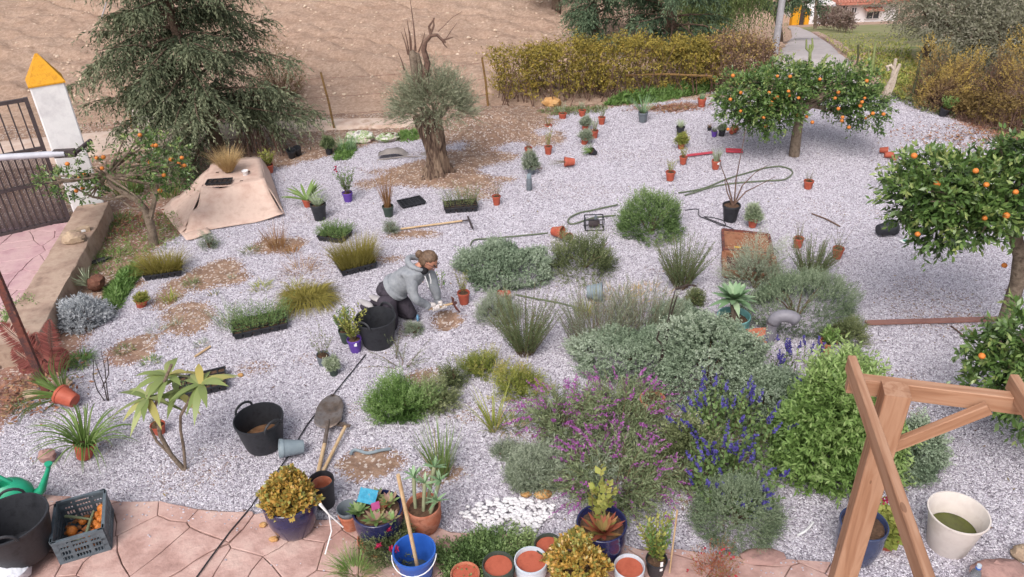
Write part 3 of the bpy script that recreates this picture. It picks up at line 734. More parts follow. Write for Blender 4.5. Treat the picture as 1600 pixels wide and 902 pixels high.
# ================================================================ PERGOLA
zt = 2.36
def at_z(px, py, z): return P(px, py, z)
m_pine, nt, b = newmat('pergola_pine')
tc = nt.nodes.new('ShaderNodeTexCoord'); mp = nt.nodes.new('ShaderNodeMapping'); mp.inputs['Scale'].default_value = (2, 26, 26)
nt.links.new(tc.outputs['Generated'], mp.inputs[0]); nz = nt.nodes.new('ShaderNodeTexNoise'); nz.inputs['Scale'].default_value = 1.0; nz.inputs['Detail'].default_value = 6; nz.inputs['Distortion'].default_value = .8
nt.links.new(tc.outputs['Object'], mp.inputs[0]); nt.links.new(mp.outputs[0], nz.inputs['Vector'])
g1_ = ramp(nt, ['86604a', 'a0765c', 'af886f', '946a52'], nz.outputs['Fac'], [.25, .45, .6, .8])
kn = nt.nodes.new('ShaderNodeTexVoronoi'); kn.inputs['Scale'].default_value = 1; mp2 = nt.nodes.new('ShaderNodeMapping'); mp2.inputs['Scale'].default_value = (3.4, 9, 9)
nt.links.new(tc.outputs['Object'], mp2.inputs[0]); nt.links.new(mp2.outputs[0], kn.inputs['Vector'])
nt.links.new(mixc(nt, math_(nt, 'MULTIPLY', math_(nt, 'LESS_THAN', kn.outputs['Distance'], .09), .5), g1_, '52301f'), b.inputs['Base Color'])
b.inputs['Roughness'].default_value = .65; bump(nt, b, nz.outputs['Fac'], .003, .6)
per = thing('pergola', 'reddish pine pergola corner with post, beam, rafters and diagonal brace', 'pergola', (0, 0, 0))
# axes: beam runs roughly across the picture, rafters away from the house
A = at_z(1400, 606, zt); Bm = at_z(1578, 628, zt); bd = (Bm - A); bd.z = 0; bd.normalize(); rd = at_z(1337, 562, zt + .09) - at_z(1458, 902, zt + .09); rd.z = 0; rd.normalize()
def timber(name, p, q_, w, h, up=(0, 0, 1)):
    p, q_ = Vector(p), Vector(q_); d = (q_ - p); L = d.length; d.normalize(); u = Vector(up); sd_ = d.cross(u)
    if sd_.length < 1e-4: sd_ = d.cross(rd)
    sd_.normalize(); u = sd_.cross(d); M = Matrix((d, sd_, u)).transposed()
    bx = MB(); c = .004; y, z = w / 2, h / 2
    ring = [(y, z - c), (y - c, z), (-y + c, z), (-y, z - c), (-y, -z + c), (-y + c, -z), (y - c, -z), (y, -z + c)]
    vs = [(e * L / 2, a, b2) for e in (-1, 1) for a, b2 in ring]
    bx.add(vs, [tuple(range(8)), tuple(range(15, 7, -1))] + [(i, 8 + i, 8 + (i + 1) % 8, (i + 1) % 8) for i in range(8)])
    o = bx.build(name, m_pine, per, None, True, 30); o.matrix_local = Matrix.Translation((p + q_) / 2) @ M.to_4x4(); return o
pc = A - rd * .01
timber('post', (pc.x, pc.y, -.05), (pc.x, pc.y, zt), .112, .112, (bd.x, bd.y, 0))
bc = pc + rd * .088
e0 = bc - bd * .182; e1 = bc + bd * 3.2; bz = zt - .06
timber('beam', (e0.x, e0.y, bz), (e1.x, e1.y, bz), .055, .09)
for k, off in ((0, -.165), (1, .52), (2, 1.2)):
    c = bc + bd * off; rz = zt + .005
    f0 = c + rd * .07; f1 = c - rd * 2.8
    timber('rafter', (f0.x, f0.y, rz), (f1.x, f1.y, rz), .038, .085)
br0 = bc - rd * .09 + bd * .05; br1 = bc - rd * .06 + bd * .40
timber('brace', (br0.x, br0.y, zt - .33), (br1.x, br1.y, zt - .06), .036, .06)
screw = MB().lathe([(.006, 0), (.006, .004), (0, .004)], 8).mesh('screw', m_galv)
for k in range(3):
    o = link('screw', screw, per, br1 - bd * (.03 + .03 * k) - rd * .028 + Vector((0, 0, zt - .09 - .02 * k))); o.rotation_euler = (math.pi / 2, 0, math.atan2(bd.y, bd.x))

# ================================================================ TREES
def limb(q, p0, d0, L, r0, r1, n=6, wob=.15, grav=0, R=random):
    pts = [Vector(p0)]; d = Vector(d0).normalized(); rs = [r0]
    for i in range(n):
        d = (d + Vector((R.uniform(-wob, wob), R.uniform(-wob, wob), R.uniform(-wob, wob) + grav))).normalized()
        pts.append(pts[-1] + d * L / n); rs.append(r0 + (r1 - r0) * (i + 1) / n)
    q.tube(pts, rs, 7 if r0 > .02 else 5, True); return pts, d
def V3(p): return np.array([p.x, p.y, p.z])

# ---- the big conifer on the left
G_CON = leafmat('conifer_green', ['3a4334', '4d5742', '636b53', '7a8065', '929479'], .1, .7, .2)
def conifer(loc, H, spread, label, nb=95, dens=44, seed=1, trunk_r=.13, lean=(0, 0), low=.3, special=(), mt=G_CON, lf=.075, pw=.75, group=None, kl=12):
    R = random.Random(seed); t = thing('conifer_tree', label, 'tree', loc, group=group)
    q = MB(); tp = [Vector((lean[0] * k / 8 + R.uniform(-.04, .04), lean[1] * k / 8 + R.uniform(-.04, .04), H * k / 8)) for k in range(9)]; tp[0] = Vector((0, 0, -.1))
    q.tube(tp, [trunk_r * (1 - .9 * k / 8) for k in range(9)], 9); q.build('trunk', m_bark, t)
    lq = MB(); F_ = Fol(); SP = []; SD = []
    def do(p0, d, L, r):
        pts, _ = limb(lq, p0, d, L, r * .7, .004, 7, .12, -.07, R)
        for k in range(int(dens * (.5 + L / spread))):
            f = (.15 + .85 * R.random() ** .8); i = min(int(f * 7), 6); p = pts[i].lerp(pts[i + 1], f * 7 - i); dd = (pts[i + 1] - pts[i]).normalized()
            sd_ = Vector((R.gauss(0, 1), R.gauss(0, 1), R.gauss(-.3, .5))).normalized()
            SP.append(V3(p + sd_ * .02)); SD.append(V3((dd * .8 + sd_ * .9 + Vector((0, 0, -.25))).normalized()))
    for i in range(nb):
        f = (low / H) + (1 - low / H) * (i + R.random()) / nb; z = f * H; a = R.uniform(0, 2 * math.pi)
        i0 = min(int(f * 8), 7); p0 = tp[i0].lerp(tp[i0 + 1], f * 8 - i0)
        L = spread * (1 - f) ** pw * R.uniform(.65, 1.15) + .15
        do(p0, Vector((math.cos(a), math.sin(a), .5 - .45 * (1 - f) + R.uniform(-.15, .35))), L, .012 + .03 * (1 - f))
    for d, z, L in special: do(Vector((0, 0, z)), Vector(d), L, .035)
    lq.build('limbs', m_bark, t)
    SP = np.array(SP); SD = np.array(SD)
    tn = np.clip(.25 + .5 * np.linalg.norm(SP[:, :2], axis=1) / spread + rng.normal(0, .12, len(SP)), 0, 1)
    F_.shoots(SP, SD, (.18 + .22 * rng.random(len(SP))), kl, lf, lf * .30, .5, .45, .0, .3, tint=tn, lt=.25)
    F_.build('crown', mt, t); return t
cb = P(346, 240)
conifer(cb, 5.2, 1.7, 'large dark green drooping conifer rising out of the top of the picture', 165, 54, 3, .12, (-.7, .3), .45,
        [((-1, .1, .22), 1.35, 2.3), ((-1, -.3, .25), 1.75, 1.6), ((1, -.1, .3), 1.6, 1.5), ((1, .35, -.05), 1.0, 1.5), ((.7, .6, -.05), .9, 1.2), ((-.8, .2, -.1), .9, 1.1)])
# ---- darker conifers beyond the hedge
def far(px, py, Y): p = PY(px, py, Y); p.z = float(terrain(p.x, p.y)); return p
G_CON2 = leafmat('far_conifer_green', ['3a4a3b', '4a5c48', '5f7057', '6f7d62'], .1, .8, .1)
conifer(PT(930, 78), 2.6, .6, 'slim dark conifer left of the tall trees behind the hedge', 46, 34, 5, .07, mt=G_CON2, lf=.08, kl=7)
conifer(PT(1045, 85), 4.4, 1.5, 'broad dark green conifer behind the middle of the hedge', 80, 40, 6, .14, mt=G_CON2, lf=.10, pw=.5, kl=8)
# ---- weeping pepper tree
G_PEP = leafmat('pepper_green', ['4f6040', '66784b', '7c8c58', '909c6b'], .25, .7, .15)
pb = far(1112, 60, 22.0); t = thing('weeping_tree', 'light green weeping tree with hanging foliage beyond the hedge', 'tree', pb)
q = MB(); tips = []; R = random.Random(8)
p1, d1 = limb(q, (0, 0, -.3), (0, 0, 1), 2.0, .2, .14, 5, .08, 0, R)
for k in range(16):
    p2, _ = limb(q, p1[-1 - (k % 2)], (math.cos(k * 2.4), math.sin(k * 2.4), .75), R.uniform(1.2, 2.4), .07, .02, 6, .2, .0, R); tips += p2[2:]
q.build('trunk', m_bark, t)
F_ = Fol(); tp = np.array([V3(p) for p in tips]); n = 1500; i = rng.integers(0, len(tp), n); p = tp[i] + rng.normal(0, .35, (n, 3)); p[:, :2] *= .95
D = unit(rdir(n) * .35 - Z); F_.shoots(p, D, .7 + 1.0 * rng.random(n), 22, .10, .03, .5, 0, .0, .2, tint=.5 + rng.normal(0, .2, n), lt=.2); F_.build('crown', G_PEP, t)

# ---- old olive with a thick gnarled trunk
ob = P(681, 279); ob.z = .08
ot = thing('olive_tree', 'old olive tree with a thick gnarled trunk and bare dead branches on top', 'tree', ob)
hT = HT(ob, 186) - .08; mppo = MPP(681, 240)
m_olb, nt, b = newmat('olive_bark')
tc = nt.nodes.new('ShaderNodeTexCoord'); mp = nt.nodes.new('ShaderNodeMapping'); mp.inputs['Scale'].default_value = (14, 14, 2.2)
nz = nt.nodes.new('ShaderNodeTexNoise'); nz.inputs['Scale'].default_value = 1.6; nz.inputs['Detail'].default_value = 8; nz.inputs['Distortion'].default_value = 1.2
nt.links.new(tc.outputs['Object'], mp.inputs[0]); nt.links.new(mp.outputs[0], nz.inputs['Vector'])
nt.links.new(ramp(nt, ['352822', '5c483d', '85705f', '9c8876'], nz.outputs['Fac'], [.3, .45, .58, .75]), b.inputs['Base Color']); b.inputs['Roughness'].default_value = .95; bump(nt, b, nz.outputs['Fac'], .05, 1)
q = MB(); n = 44; mz = 26; vs = []
for j in range(mz + 1):
    f = j / mz; z = hT * 1.12 * f - .06
    r = .125 + .11 * math.exp(-f * 6) + .045 * f - .02 * math.sin(math.pi * f)
    for k in range(n):
        w = 2 * math.pi * k / n; tw = w + 1.1 * f
        rr = r * (1 + .20 * math.sin(3 * tw + 1) + .13 * math.sin(7 * tw + 4 * f) + .09 * math.sin(13 * tw - 3 * f) + .28 * math.exp(-f * 5) * math.sin(5 * w + .5))
        vs.append((rr * math.cos(w) * 1.05 + .03 * math.sin(4 * f), rr * math.sin(w) * .9, z))
q.add(vs, [(j * n + k, j * n + (k + 1) % n, (j + 1) * n + (k + 1) % n, (j + 1) * n + k) for j in range(mz) for k in range(n)] + [tuple(range(mz * n, mz * n + n))])
q.build('trunk', m_olb, ot, None, True, 80)
def opt(px, py, dy=0): p = PY(px, py, ob.y + dy) - ob; return p
q = MB()
for pts, r0, r1 in (([opt(672, 150), opt(664, 118), opt(668, 98), opt(662, 78), opt(664, 66), opt(673, 56), opt(683, 55), opt(691, 63), opt(697, 67)], .055, .014),
                    ([opt(674, 57), opt(670, 42), opt(679, 28)], .026, .008), ([opt(691, 63), opt(702, 60), opt(708, 58)], .016, .006), ([opt(691, 64), opt(694, 70), opt(699, 75)], .014, .005),
                    ([opt(672, 54), opt(678, 40), opt(677, 28)], .02, .006), ([opt(696, 62), opt(705, 48), opt(714, 36)], .006, .003), ([opt(684, 50), opt(706, 28), opt(722, 18)], .005, .003)): q.tube(pts, [r0 + (r1 - r0) * i / (len(pts) - 1) for i in range(len(pts))], 7)
q.build('dead_branch', m_twig, ot)
q = MB(); q.tube([opt(655, 150, .1), opt(648, 110, .1), opt(645, 84, .1), opt(643, 79, .1)], [.06, .055, .06, .03], 8); q.tube([opt(655, 140, .1), opt(657, 104, .1), opt(652, 84, .1)], [.04, .035, .03], 7); q.build('dead_stump', m_greybark, ot)
q = MB()
for a, c in (((640, 88), (631, 42)), ((638, 86), (627, 50)), ((643, 80), (640, 48)), ((648, 80), (647, 60)), ((654, 82), (664, 50)), ((642, 82), (636, 30)), ((650, 80), (641, 0)), ((632, 110), (622, 82))): q.tube([opt(*a, .1), opt((a[0] + c[0]) / 2 + 1, (a[1] + c[1]) / 2, .1), opt(*c, .1)], [.013, .009, .004], 5)
q.build('dry_shoots', m_twig, ot)
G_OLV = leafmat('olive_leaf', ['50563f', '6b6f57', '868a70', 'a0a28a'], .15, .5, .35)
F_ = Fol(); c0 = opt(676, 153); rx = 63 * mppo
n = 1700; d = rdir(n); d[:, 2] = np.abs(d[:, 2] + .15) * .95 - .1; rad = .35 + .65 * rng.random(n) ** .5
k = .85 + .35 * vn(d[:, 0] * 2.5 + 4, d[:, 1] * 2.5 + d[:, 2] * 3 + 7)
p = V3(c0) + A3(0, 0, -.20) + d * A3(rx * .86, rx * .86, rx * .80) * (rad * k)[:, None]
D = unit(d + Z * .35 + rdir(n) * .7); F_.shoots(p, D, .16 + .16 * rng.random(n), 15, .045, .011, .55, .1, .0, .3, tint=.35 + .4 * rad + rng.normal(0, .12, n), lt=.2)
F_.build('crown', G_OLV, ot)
q = MB()
for k in range(14): limb(q, (R.uniform(-.12, .12), R.uniform(-.12, .12), hT - .05), (math.cos(k * 2.4), math.sin(k * 2.4), 1.0), .45, .035, .008, 5, .15, 0, R)
q.build('limbs', m_greybark, ot)

# ---- orange trees
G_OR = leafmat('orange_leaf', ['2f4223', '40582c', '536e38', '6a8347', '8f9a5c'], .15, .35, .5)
m_orange = mat('orange_peel', ['c06a2c', 'd07f38', 'b8642c'], .45, 30, .002, .4)
orange_me = MB().blob((0, 0, 0), 1, 12, 8, .015).mesh('orange', m_orange, True, 0)
def orange_tree(loc, label, trunk, lumps, nl, fruit, leaf=.075, shoots_=26, mt=G_OR, K=9, seed=1, fr=.027, dens_in=.45, out=.12):
    """trunk: list of (polyline, r0, r1); lumps: (centre, (rx, ry, rz), weight)"""
    t = thing('orange_tree', label, 'tree', loc); R = random.Random(seed)
    q = MB()
    for i, (pts, r0, r1) in enumerate(trunk):
        m_ = len(pts); q.tube(pts, [r0 + (r1 - r0) * k / (m_ - 1) for k in range(m_)], 10 if i == 0 else 7)
    q.build('trunk', m_greybark, t)
    q = MB(); top = Vector(trunk[0][0][-1])
    F_ = Fol(); tot = sum(l[2] for l in lumps)
    for c, e, w in lumps:
        c = np.asarray(c, float); e = np.asarray(e, float); n = int(nl * w / tot); d = rdir(n)
        k = 1 + .5 * (vn(d[:, 0] * 2.3 + c[0] * 5 + 9, d[:, 1] * 2.3 + d[:, 2] * 2.9 + 9) - .5)
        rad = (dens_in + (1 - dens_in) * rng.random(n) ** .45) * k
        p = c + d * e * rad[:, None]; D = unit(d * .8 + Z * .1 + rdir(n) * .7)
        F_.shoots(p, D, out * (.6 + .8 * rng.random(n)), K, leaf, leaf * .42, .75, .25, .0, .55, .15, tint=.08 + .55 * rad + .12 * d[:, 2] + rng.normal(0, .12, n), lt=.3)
        for j in range(5):
            limb(q, top, (Vector(c) - top) + Vector((R.uniform(-.6, .6) * e[0], R.uniform(-.6, .6) * e[1], R.uniform(-.5, .5) * e[2])), (Vector(c) - top).length * 1.05, .022, .006, 5, .12, 0, R)
    q.build('limbs', m_greybark, t); F_.build('crown', mt, t)
    for f in fruit:
        o = link('orange', orange_me, t, (f[0] + R.gauss(0, .03), f[1] + R.uniform(0, .3), f[2] + R.gauss(0, .03))); s = fr * R.uniform(.85, 1.12); o.scale = (s, s, s * .92)
    return t
def onplane(base, px, py, dy): return PY(px, py, base.y + dy) - base
b1 = P(1241, 243); o_ = lambda x, y, d=0: tuple(onplane(b1, x, y, d)); mp_ = MPP(1241, 200) * 1.0
fruit = [o_(x, y, -.62) for x, y in ((1236, 145), (1236, 153), (1214, 165), (1221, 163), (1212, 170), (1219, 170), (1223, 200), (1207, 205), (1253, 184), (1320, 187), (1318, 193), (1360, 194), (1355, 187), (1368, 181), (1358, 162), (1318, 152), (1256, 156), (1166, 153), (1145, 116), (1141, 160), (1140, 203), (1350, 160), (1368, 128), (1300, 160), (1270, 200), (1200, 150), (1190, 185), (1334, 206), (1380, 176), (1282, 128), (1220, 130), (1347, 163), (1315, 178), (1246, 128), (1160, 175), (1263, 190))]
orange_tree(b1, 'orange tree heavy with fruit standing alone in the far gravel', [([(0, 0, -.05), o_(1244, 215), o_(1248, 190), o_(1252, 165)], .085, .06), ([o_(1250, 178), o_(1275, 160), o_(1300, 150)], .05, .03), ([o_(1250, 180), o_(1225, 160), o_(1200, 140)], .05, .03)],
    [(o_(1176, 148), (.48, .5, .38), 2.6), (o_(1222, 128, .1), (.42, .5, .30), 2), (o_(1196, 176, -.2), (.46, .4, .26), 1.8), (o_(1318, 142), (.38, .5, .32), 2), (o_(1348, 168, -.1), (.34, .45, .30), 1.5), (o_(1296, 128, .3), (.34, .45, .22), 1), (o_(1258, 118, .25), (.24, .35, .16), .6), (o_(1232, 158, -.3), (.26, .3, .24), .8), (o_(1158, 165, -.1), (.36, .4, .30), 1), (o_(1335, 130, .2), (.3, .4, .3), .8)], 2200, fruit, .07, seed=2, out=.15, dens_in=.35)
b2 = P(1558, 540); o_ = lambda x, y, d=0: tuple(onplane(b2, x, y, d))
fruit = [o_(x, y, -.5) for x, y in ((1433, 256), (1423, 295), (1492, 303), (1586, 308), (1595, 313), (1574, 319), (1571, 337), (1453, 319), (1550, 302), (1544, 250), (1532, 290), (1408, 363), (1449, 376), (1395, 333), (1540, 340))][::2] + [o_(1585, 433, -.1)]
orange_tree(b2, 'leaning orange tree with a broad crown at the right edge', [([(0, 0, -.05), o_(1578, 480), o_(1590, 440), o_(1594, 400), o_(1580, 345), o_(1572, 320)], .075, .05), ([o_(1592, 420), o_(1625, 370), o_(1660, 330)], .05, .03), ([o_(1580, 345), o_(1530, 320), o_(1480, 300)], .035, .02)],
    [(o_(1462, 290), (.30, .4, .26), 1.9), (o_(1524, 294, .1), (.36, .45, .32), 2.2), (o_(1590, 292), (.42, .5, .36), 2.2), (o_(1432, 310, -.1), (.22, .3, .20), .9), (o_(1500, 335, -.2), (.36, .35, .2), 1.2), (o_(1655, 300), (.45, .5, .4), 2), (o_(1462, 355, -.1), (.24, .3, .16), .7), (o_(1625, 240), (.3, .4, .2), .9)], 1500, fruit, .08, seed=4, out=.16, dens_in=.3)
b3 = P(1640, 705); o_ = lambda x, y, d=0: tuple(onplane(b3, x, y, d))
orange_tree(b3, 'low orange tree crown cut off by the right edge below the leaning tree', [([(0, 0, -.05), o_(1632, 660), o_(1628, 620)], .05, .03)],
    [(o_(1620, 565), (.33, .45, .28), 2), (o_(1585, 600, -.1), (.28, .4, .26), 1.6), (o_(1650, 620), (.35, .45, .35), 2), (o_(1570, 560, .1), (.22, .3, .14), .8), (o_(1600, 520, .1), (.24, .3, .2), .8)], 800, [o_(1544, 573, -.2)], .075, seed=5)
b4 = P(240, 382); o_ = lambda x, y, d=0: tuple(onplane(b4, x, y, d))
fruit = [o_(x, y, -.12) for x, y in ((213, 216), (243, 228), (232, 257), (276, 246), (265, 255), (266, 265), (281, 267), (266, 273), (257, 273), (115, 284), (107, 300), (117, 303), (130, 273), (156, 253), (137, 260), (155, 268), (251, 304), (243, 305), (105, 258), (226, 238))]
orange_tree(b4, 'small sparse orange tree with a forked trunk beside the gate pillar', [([(0, 0, -.05), o_(236, 355), o_(228, 330), o_(214, 312), o_(195, 302), o_(175, 290), o_(165, 275)], .065, .02), ([o_(234, 345), o_(240, 320), o_(246, 295), o_(240, 265)], .04, .018), ([o_(200, 305), o_(170, 312), o_(145, 308), o_(110, 290)], .025, .01), ([o_(228, 330), o_(205, 325), o_(185, 310)], .02, .01)],
    [(o_(110, 285), (.30, .3, .15), 1.4), (o_(150, 255), (.22, .3, .24), 1.0), (o_(245, 250), (.36, .35, .3), 2.4), (o_(268, 268), (.2, .25, .22), 1), (o_(215, 225), (.2, .25, .16), .7), (o_(140, 300), (.16, .2, .12), .5), (o_(235, 290), (.2, .25, .12), .6), (o_(80, 282), (.14, .2, .1), .4)], 430, fruit, .06, K=8, seed=6, out=.12)

# ---- trees and scrub on the far right
G_OLF = leafmat('far_olive', ['5d5f4d', '74745f', '868573', '948f82'], .1, .8, .1)
G_DRY = leafmat('purple_grey_scrub', ['6a5650', '7d6a63', '8c7d74', '777058'], .1, .9, .1)
def leafy_tree(px, py, Y, H, r, label, mt, n=900, name='olive_tree', cat='tree', K=9, l=.10, seed=1, group=None, sz=.8, trunk=.14, cz=.62):
    b_ = PT(px, py); t = thing(name, label, cat, b_, group=group); R = random.Random(seed); q = MB()
    p1, d = limb(q, (0, 0, -.4), (R.uniform(-.15, .15), 0, 1), H * .45, trunk, trunk * .7, 5, .12, 0, R); 
    F_ = Fol()
    for k in range(7):
        a = k * .9 + R.random(); pp_, _ = limb(q, p1[-1], (math.cos(a), math.sin(a), .9), H * .4, trunk * .4, .02, 5, .18, 0, R)
        c = V3(pp_[-1]) * A3(1, 1, 1) + rng.normal(0, .15 * r, 3)
        m_ = n // 7; d_ = rdir(m_); rad = .4 + .6 * rng.random(m_) ** .5
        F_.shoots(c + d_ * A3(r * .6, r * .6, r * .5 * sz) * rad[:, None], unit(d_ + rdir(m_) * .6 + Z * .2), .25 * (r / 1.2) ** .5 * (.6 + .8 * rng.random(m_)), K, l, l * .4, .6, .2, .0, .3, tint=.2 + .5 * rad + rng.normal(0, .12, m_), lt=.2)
    q.build('trunk', m_bark, t); F_.build('crown', mt, t); return t
leafy_tree(1432, 92, 34, 2.3, 1.5, 'grey olive tree with a dark bent trunk beyond the grass verge', G_OLF, 1900, seed=2, l=.06)
leafy_tree(1500, 112, 27, 2.0, 1.35, 'olive tree in the top right, second from the verge', G_OLF, 2100, seed=3, l=.06)
leafy_tree(1585, 128, 24, 2.0, 1.35, 'olive tree filling the top right corner of the picture', G_OLF, 2100, seed=4, l=.06)
leafy_tree(1670, 150, 21, 2.5, 1.3, 'olive tree partly outside the right edge at the top', G_OLF, 900, seed=5, l=.07)
leafy_tree(1480, 62, 45, 4.6, 2.4, 'large grey olive tree far behind the others at top right', G_OLF, 1500, seed=6, l=.10)
leafy_tree(1570, 70, 40, 4.2, 2.2, 'far grey olive tree against the right edge at the very top', G_OLF, 1500, seed=7, l=.10)
leafy_tree(1219, 66, 40, 3.0, 1.0, 'dark green tree left of the orange entrance pillars', G_CON2, 900, seed=9, l=.12, name='roadside_tree')
leafy_tree(868, 14, 27.5, 1.8, .7, 'small dark tree on the ploughed field at the top edge', G_CON2, 500, seed=10, l=.1, name='field_tree')

# ================================================================ PLANTS
LM = {
 'artemisia': leafmat('artemisia_leaf', ['5c6f5b', '798b72', '94a38b', 'adb8a4'], .15, .7, .2),
 'santolina': leafmat('santolina_leaf', ['56664f', '6d7e62', '859477', '9ba68c'], .12, .7, .2),
 'rosemary': leafmat('rosemary_leaf', ['48563b', '5f6f4a', '78865d', '949d7a'], .12, .6, .25),
 'lavender': leafmat('lavender_leaf', ['66735d', '828d76', '9ba48e', 'b0b6a3'], .12, .7, .2),
 'silver': leafmat('silver_leaf', ['8f949a', 'a9adb3', 'bfc2c6', '7d848a'], .1, .7, .2),
 'lush': leafmat('lush_leaf', ['4a6230', '668445', '84a05a', 'a6b87c'], .25, .45, .35),
 'bright': leafmat('bright_leaf', ['4c6a34', '658546', '829f5c', 'a0b67c'], .3, .5, .3),
 'mid': leafmat('mid_leaf', ['485e36', '617a48', '7a925b', '95a670'], .2, .5, .3),
 'olive': leafmat('olive_shrub_leaf', ['535d3e', '6c764f', '848c63', '9ba077'], .2, .6, .25),
 'yellowg': leafmat('yellow_green_leaf', ['6e7a3a', '8b9448', 'a7a85c', 'b7a765'], .25, .6, .25),
 'pale': leafmat('pale_leaf', ['7c8c6c', '98a586', 'b1ba9f', 'c3c9b2'], .2, .6, .2),
 'rust': leafmat('rust_grass', ['6a4630', '8a6242', 'a58058', '7c7a44'], .2, .7, .2),
 'dry': leafmat('dry_grass', ['9a7d52', 'b5976a', 'ccb388', 'a78a60'], .2, .8, .1),
 'olivegrass': leafmat('olive_grass', ['67622e', '837b3c', '9c9250', 'a98f55'], .2, .7, .15),
 'greengrass': leafmat('green_grass', ['4e6a33', '67833f', '83995a', 'a0ad7a'], .25, .5, .3),
 'salvia': leafmat('salvia_leaf', ['596846', '74825c', '8f9a76', 'a5ab8b'], .2, .6, .2),
 'magenta': leafmat('magenta_flower', ['86487f', 'a55fa4', 'bb7cbb', '9c5496'], .25, .7, .1),
 'blue': leafmat('blue_flower', ['463e86', '584f9e', '7068b2', '504790'], .2, .7, .1),
 'jade': leafmat('jade_leaf', ['7c7c3d', '999248', 'b39d50', 'bf9249', '8f904e'], .15, .35, .5),
 'succ': leafmat('succulent_leaf', ['5e7a44', '7f9a5c', '9a8468', '8f6a66'], .15, .4, .4),
 'hedge': leafmat('hedge_leaf', ['665f36', '857a40', '9f8f47', 'b39f50', '947840'], .25, .7, .15),
 'hedge2': leafmat('orange_scrub_leaf', ['6f5a54', '876c60', '98805f', 'ad965c', 'bfa55c'], .25, .8, .1),
 'brownsh': leafmat('brown_scrub', ['5f4f34', '77643f', '8b774d'], .15, .9, .1),
 'fern': leafmat('dead_fern', ['5f302d', '763f3b', '8a524b', '65352f'], .2, .7, .2),
 'plum': leafmat('plumeria_leaf', ['6b7c46', '88965c', 'a2a972', 'bba65a'], .25, .4, .4),
 'agave': leafmat('agave_leaf', ['5a7a54', '74926a', '8ea883', 'a6b896'], .1, .45, .4),
 'redfl': leafmat('red_flower', ['a8343e', 'c0444c', 'b03a5a'], .2, .6, .2),
 'pink': leafmat('crimson_flower', ['9c2248', 'b8305a', '8c1c3c'], .2, .6, .2),
 'redleaf': leafmat('reddish_leaf', ['8a4a3c', 'a5604a', '7a7a44', 'b57a5a'], .2, .6, .2),
 'white': leafmat('white_flower', ['d8d8d0', 'e6e6e0'], .2, .7, .1),
}
m_stem = mat('woody_stem', ['5c4a3a', '77634e'], .9, 20, .002)
m_soil = mat('potting_soil', ['3a2a20', '553f30', '6b5240'], .95, 40, .006)

def shrub_dims(cx, yt, yb, a, ryk=.85):
    cy = yb; m_ = MPP(cx, cy); rx = a * m_; ry = rx * ryk
    for _ in range(3):
        ang = math.asin(max(.1, -ray(cx, cy).normalized().z)); cy = yb - ry * math.sin(ang) / MPP(cx, cy); m_ = MPP(cx, cy); rx = a * m_; ry = rx * ryk
    up = (cy - yt) * m_; rz2 = up * up - (ry * math.sin(ang)) ** 2
    rz = math.sqrt(max(rz2, .0025)) / math.cos(ang)
    return P(cx, cy), rx, ry, rz
def shrub(name, label, cx, yt, yb, a, mt, n=1500, ryk=.85, cat='shrub', group=None, stem=True, flowers=None, **kw):
    c, rx, ry, rz = shrub_dims(cx, yt, yb, a, ryk); t = thing(name, label, cat, c, group=group)
    F_ = Fol(); k = dict(L=.07, K=8, l=.022, w=.008, tint=.55); k.update(kw); F_.dome((0, 0, 0.01), rx, ry, rz, n, **k)
    F_.build('foliage', LM[mt] if isinstance(mt, str) else mt, t)
    if flowers:
        fm, fn, fl_ = flowers; G = Fol(); d = rdir(fn); d[:, 2] = np.abs(d[:, 2]); G.leaves(d * A3(rx, ry, rz) * 1.01, unit(d + Z * .4), fl_, fl_ * .7, 0, .5); G.build('flowers', LM[fm], t)
    if stem:
        q = MB()
        for i in range(7): d = rdir(1)[0]; q.tube([(0, 0, -.03), (d[0] * rx * .3, d[1] * ry * .3, rz * .35), (d[0] * rx * .6, d[1] * ry * .6, rz * .6)], [.012, .008, .004], 5)
        q.build('stem', m_stem, t)
    return t
fea = dict(L=.095, K=12, l=.028, w=.014, ang=.95, up=.25, lump=.26, inner=.68)
shrub('artemisia_shrub', 'broad grey green feathery cushion shrub right of the kneeling person', 787, 374, 458, 71, 'artemisia', 3000, **fea)
shrub('loose_shrub', 'loose green shrub with tiny pale flowers beside the feathery cushion shrub', 914, 360, 446, 70, 'olive', 1500, L=.16, K=12, l=.028, w=.009, inner=.4, lump=.35, up=.5, flowers=('white', 160, .012))
shrub('round_shrub', 'dense rounded dark green shrub in the middle of the far gravel', 1017, 304, 384, 55, 'mid', 2200, L=.12, K=11, l=.03, w=.010, inner=.5, lump=.25, up=.5)
shrub('lavender_cushion', 'small round grey lavender bush left of the upright rosemary', 777, 460, 513, 33, 'lavender', 1000, L=.10, K=10, l=.03, w=.005, up=.6, inner=.5)
shrub('artemisia_shrub', 'feathery grey green cushion shrub below the grassy lavender clump', 985, 506, 604, 76, 'artemisia', 2800, **fea)
shrub('green_shrub', 'dark leafy filler shrub between purple and blue salvia', 1070, 655, 735, 40, 'olive', 800, L=.16, K=11, l=.045, w=.014, up=.5, inner=.2, lump=.5)
shrub('artemisia_shrub', 'largest feathery grey green cushion shrub, below the potted agave', 1104, 496, 640, 80, 'artemisia', 3600, **fea)
shrub('artemisia_shrub', 'feathery grey green cushion shrub left of the lush green bush', 1190, 572, 672, 76, 'artemisia', 2800, **fea)
shrub('artemisia_shrub', 'small feathery cushion shrub tucked above the big one', 1062, 474, 530, 50, 'artemisia', 1300, **fea)
shrub('santolina_shrub', 'broad dark green santolina mound beside the grey bent pipe', 1245, 420, 532, 88, 'santolina', 3300, L=.10, K=12, l=.024, w=.007, up=.55, inner=.6, lump=.22)
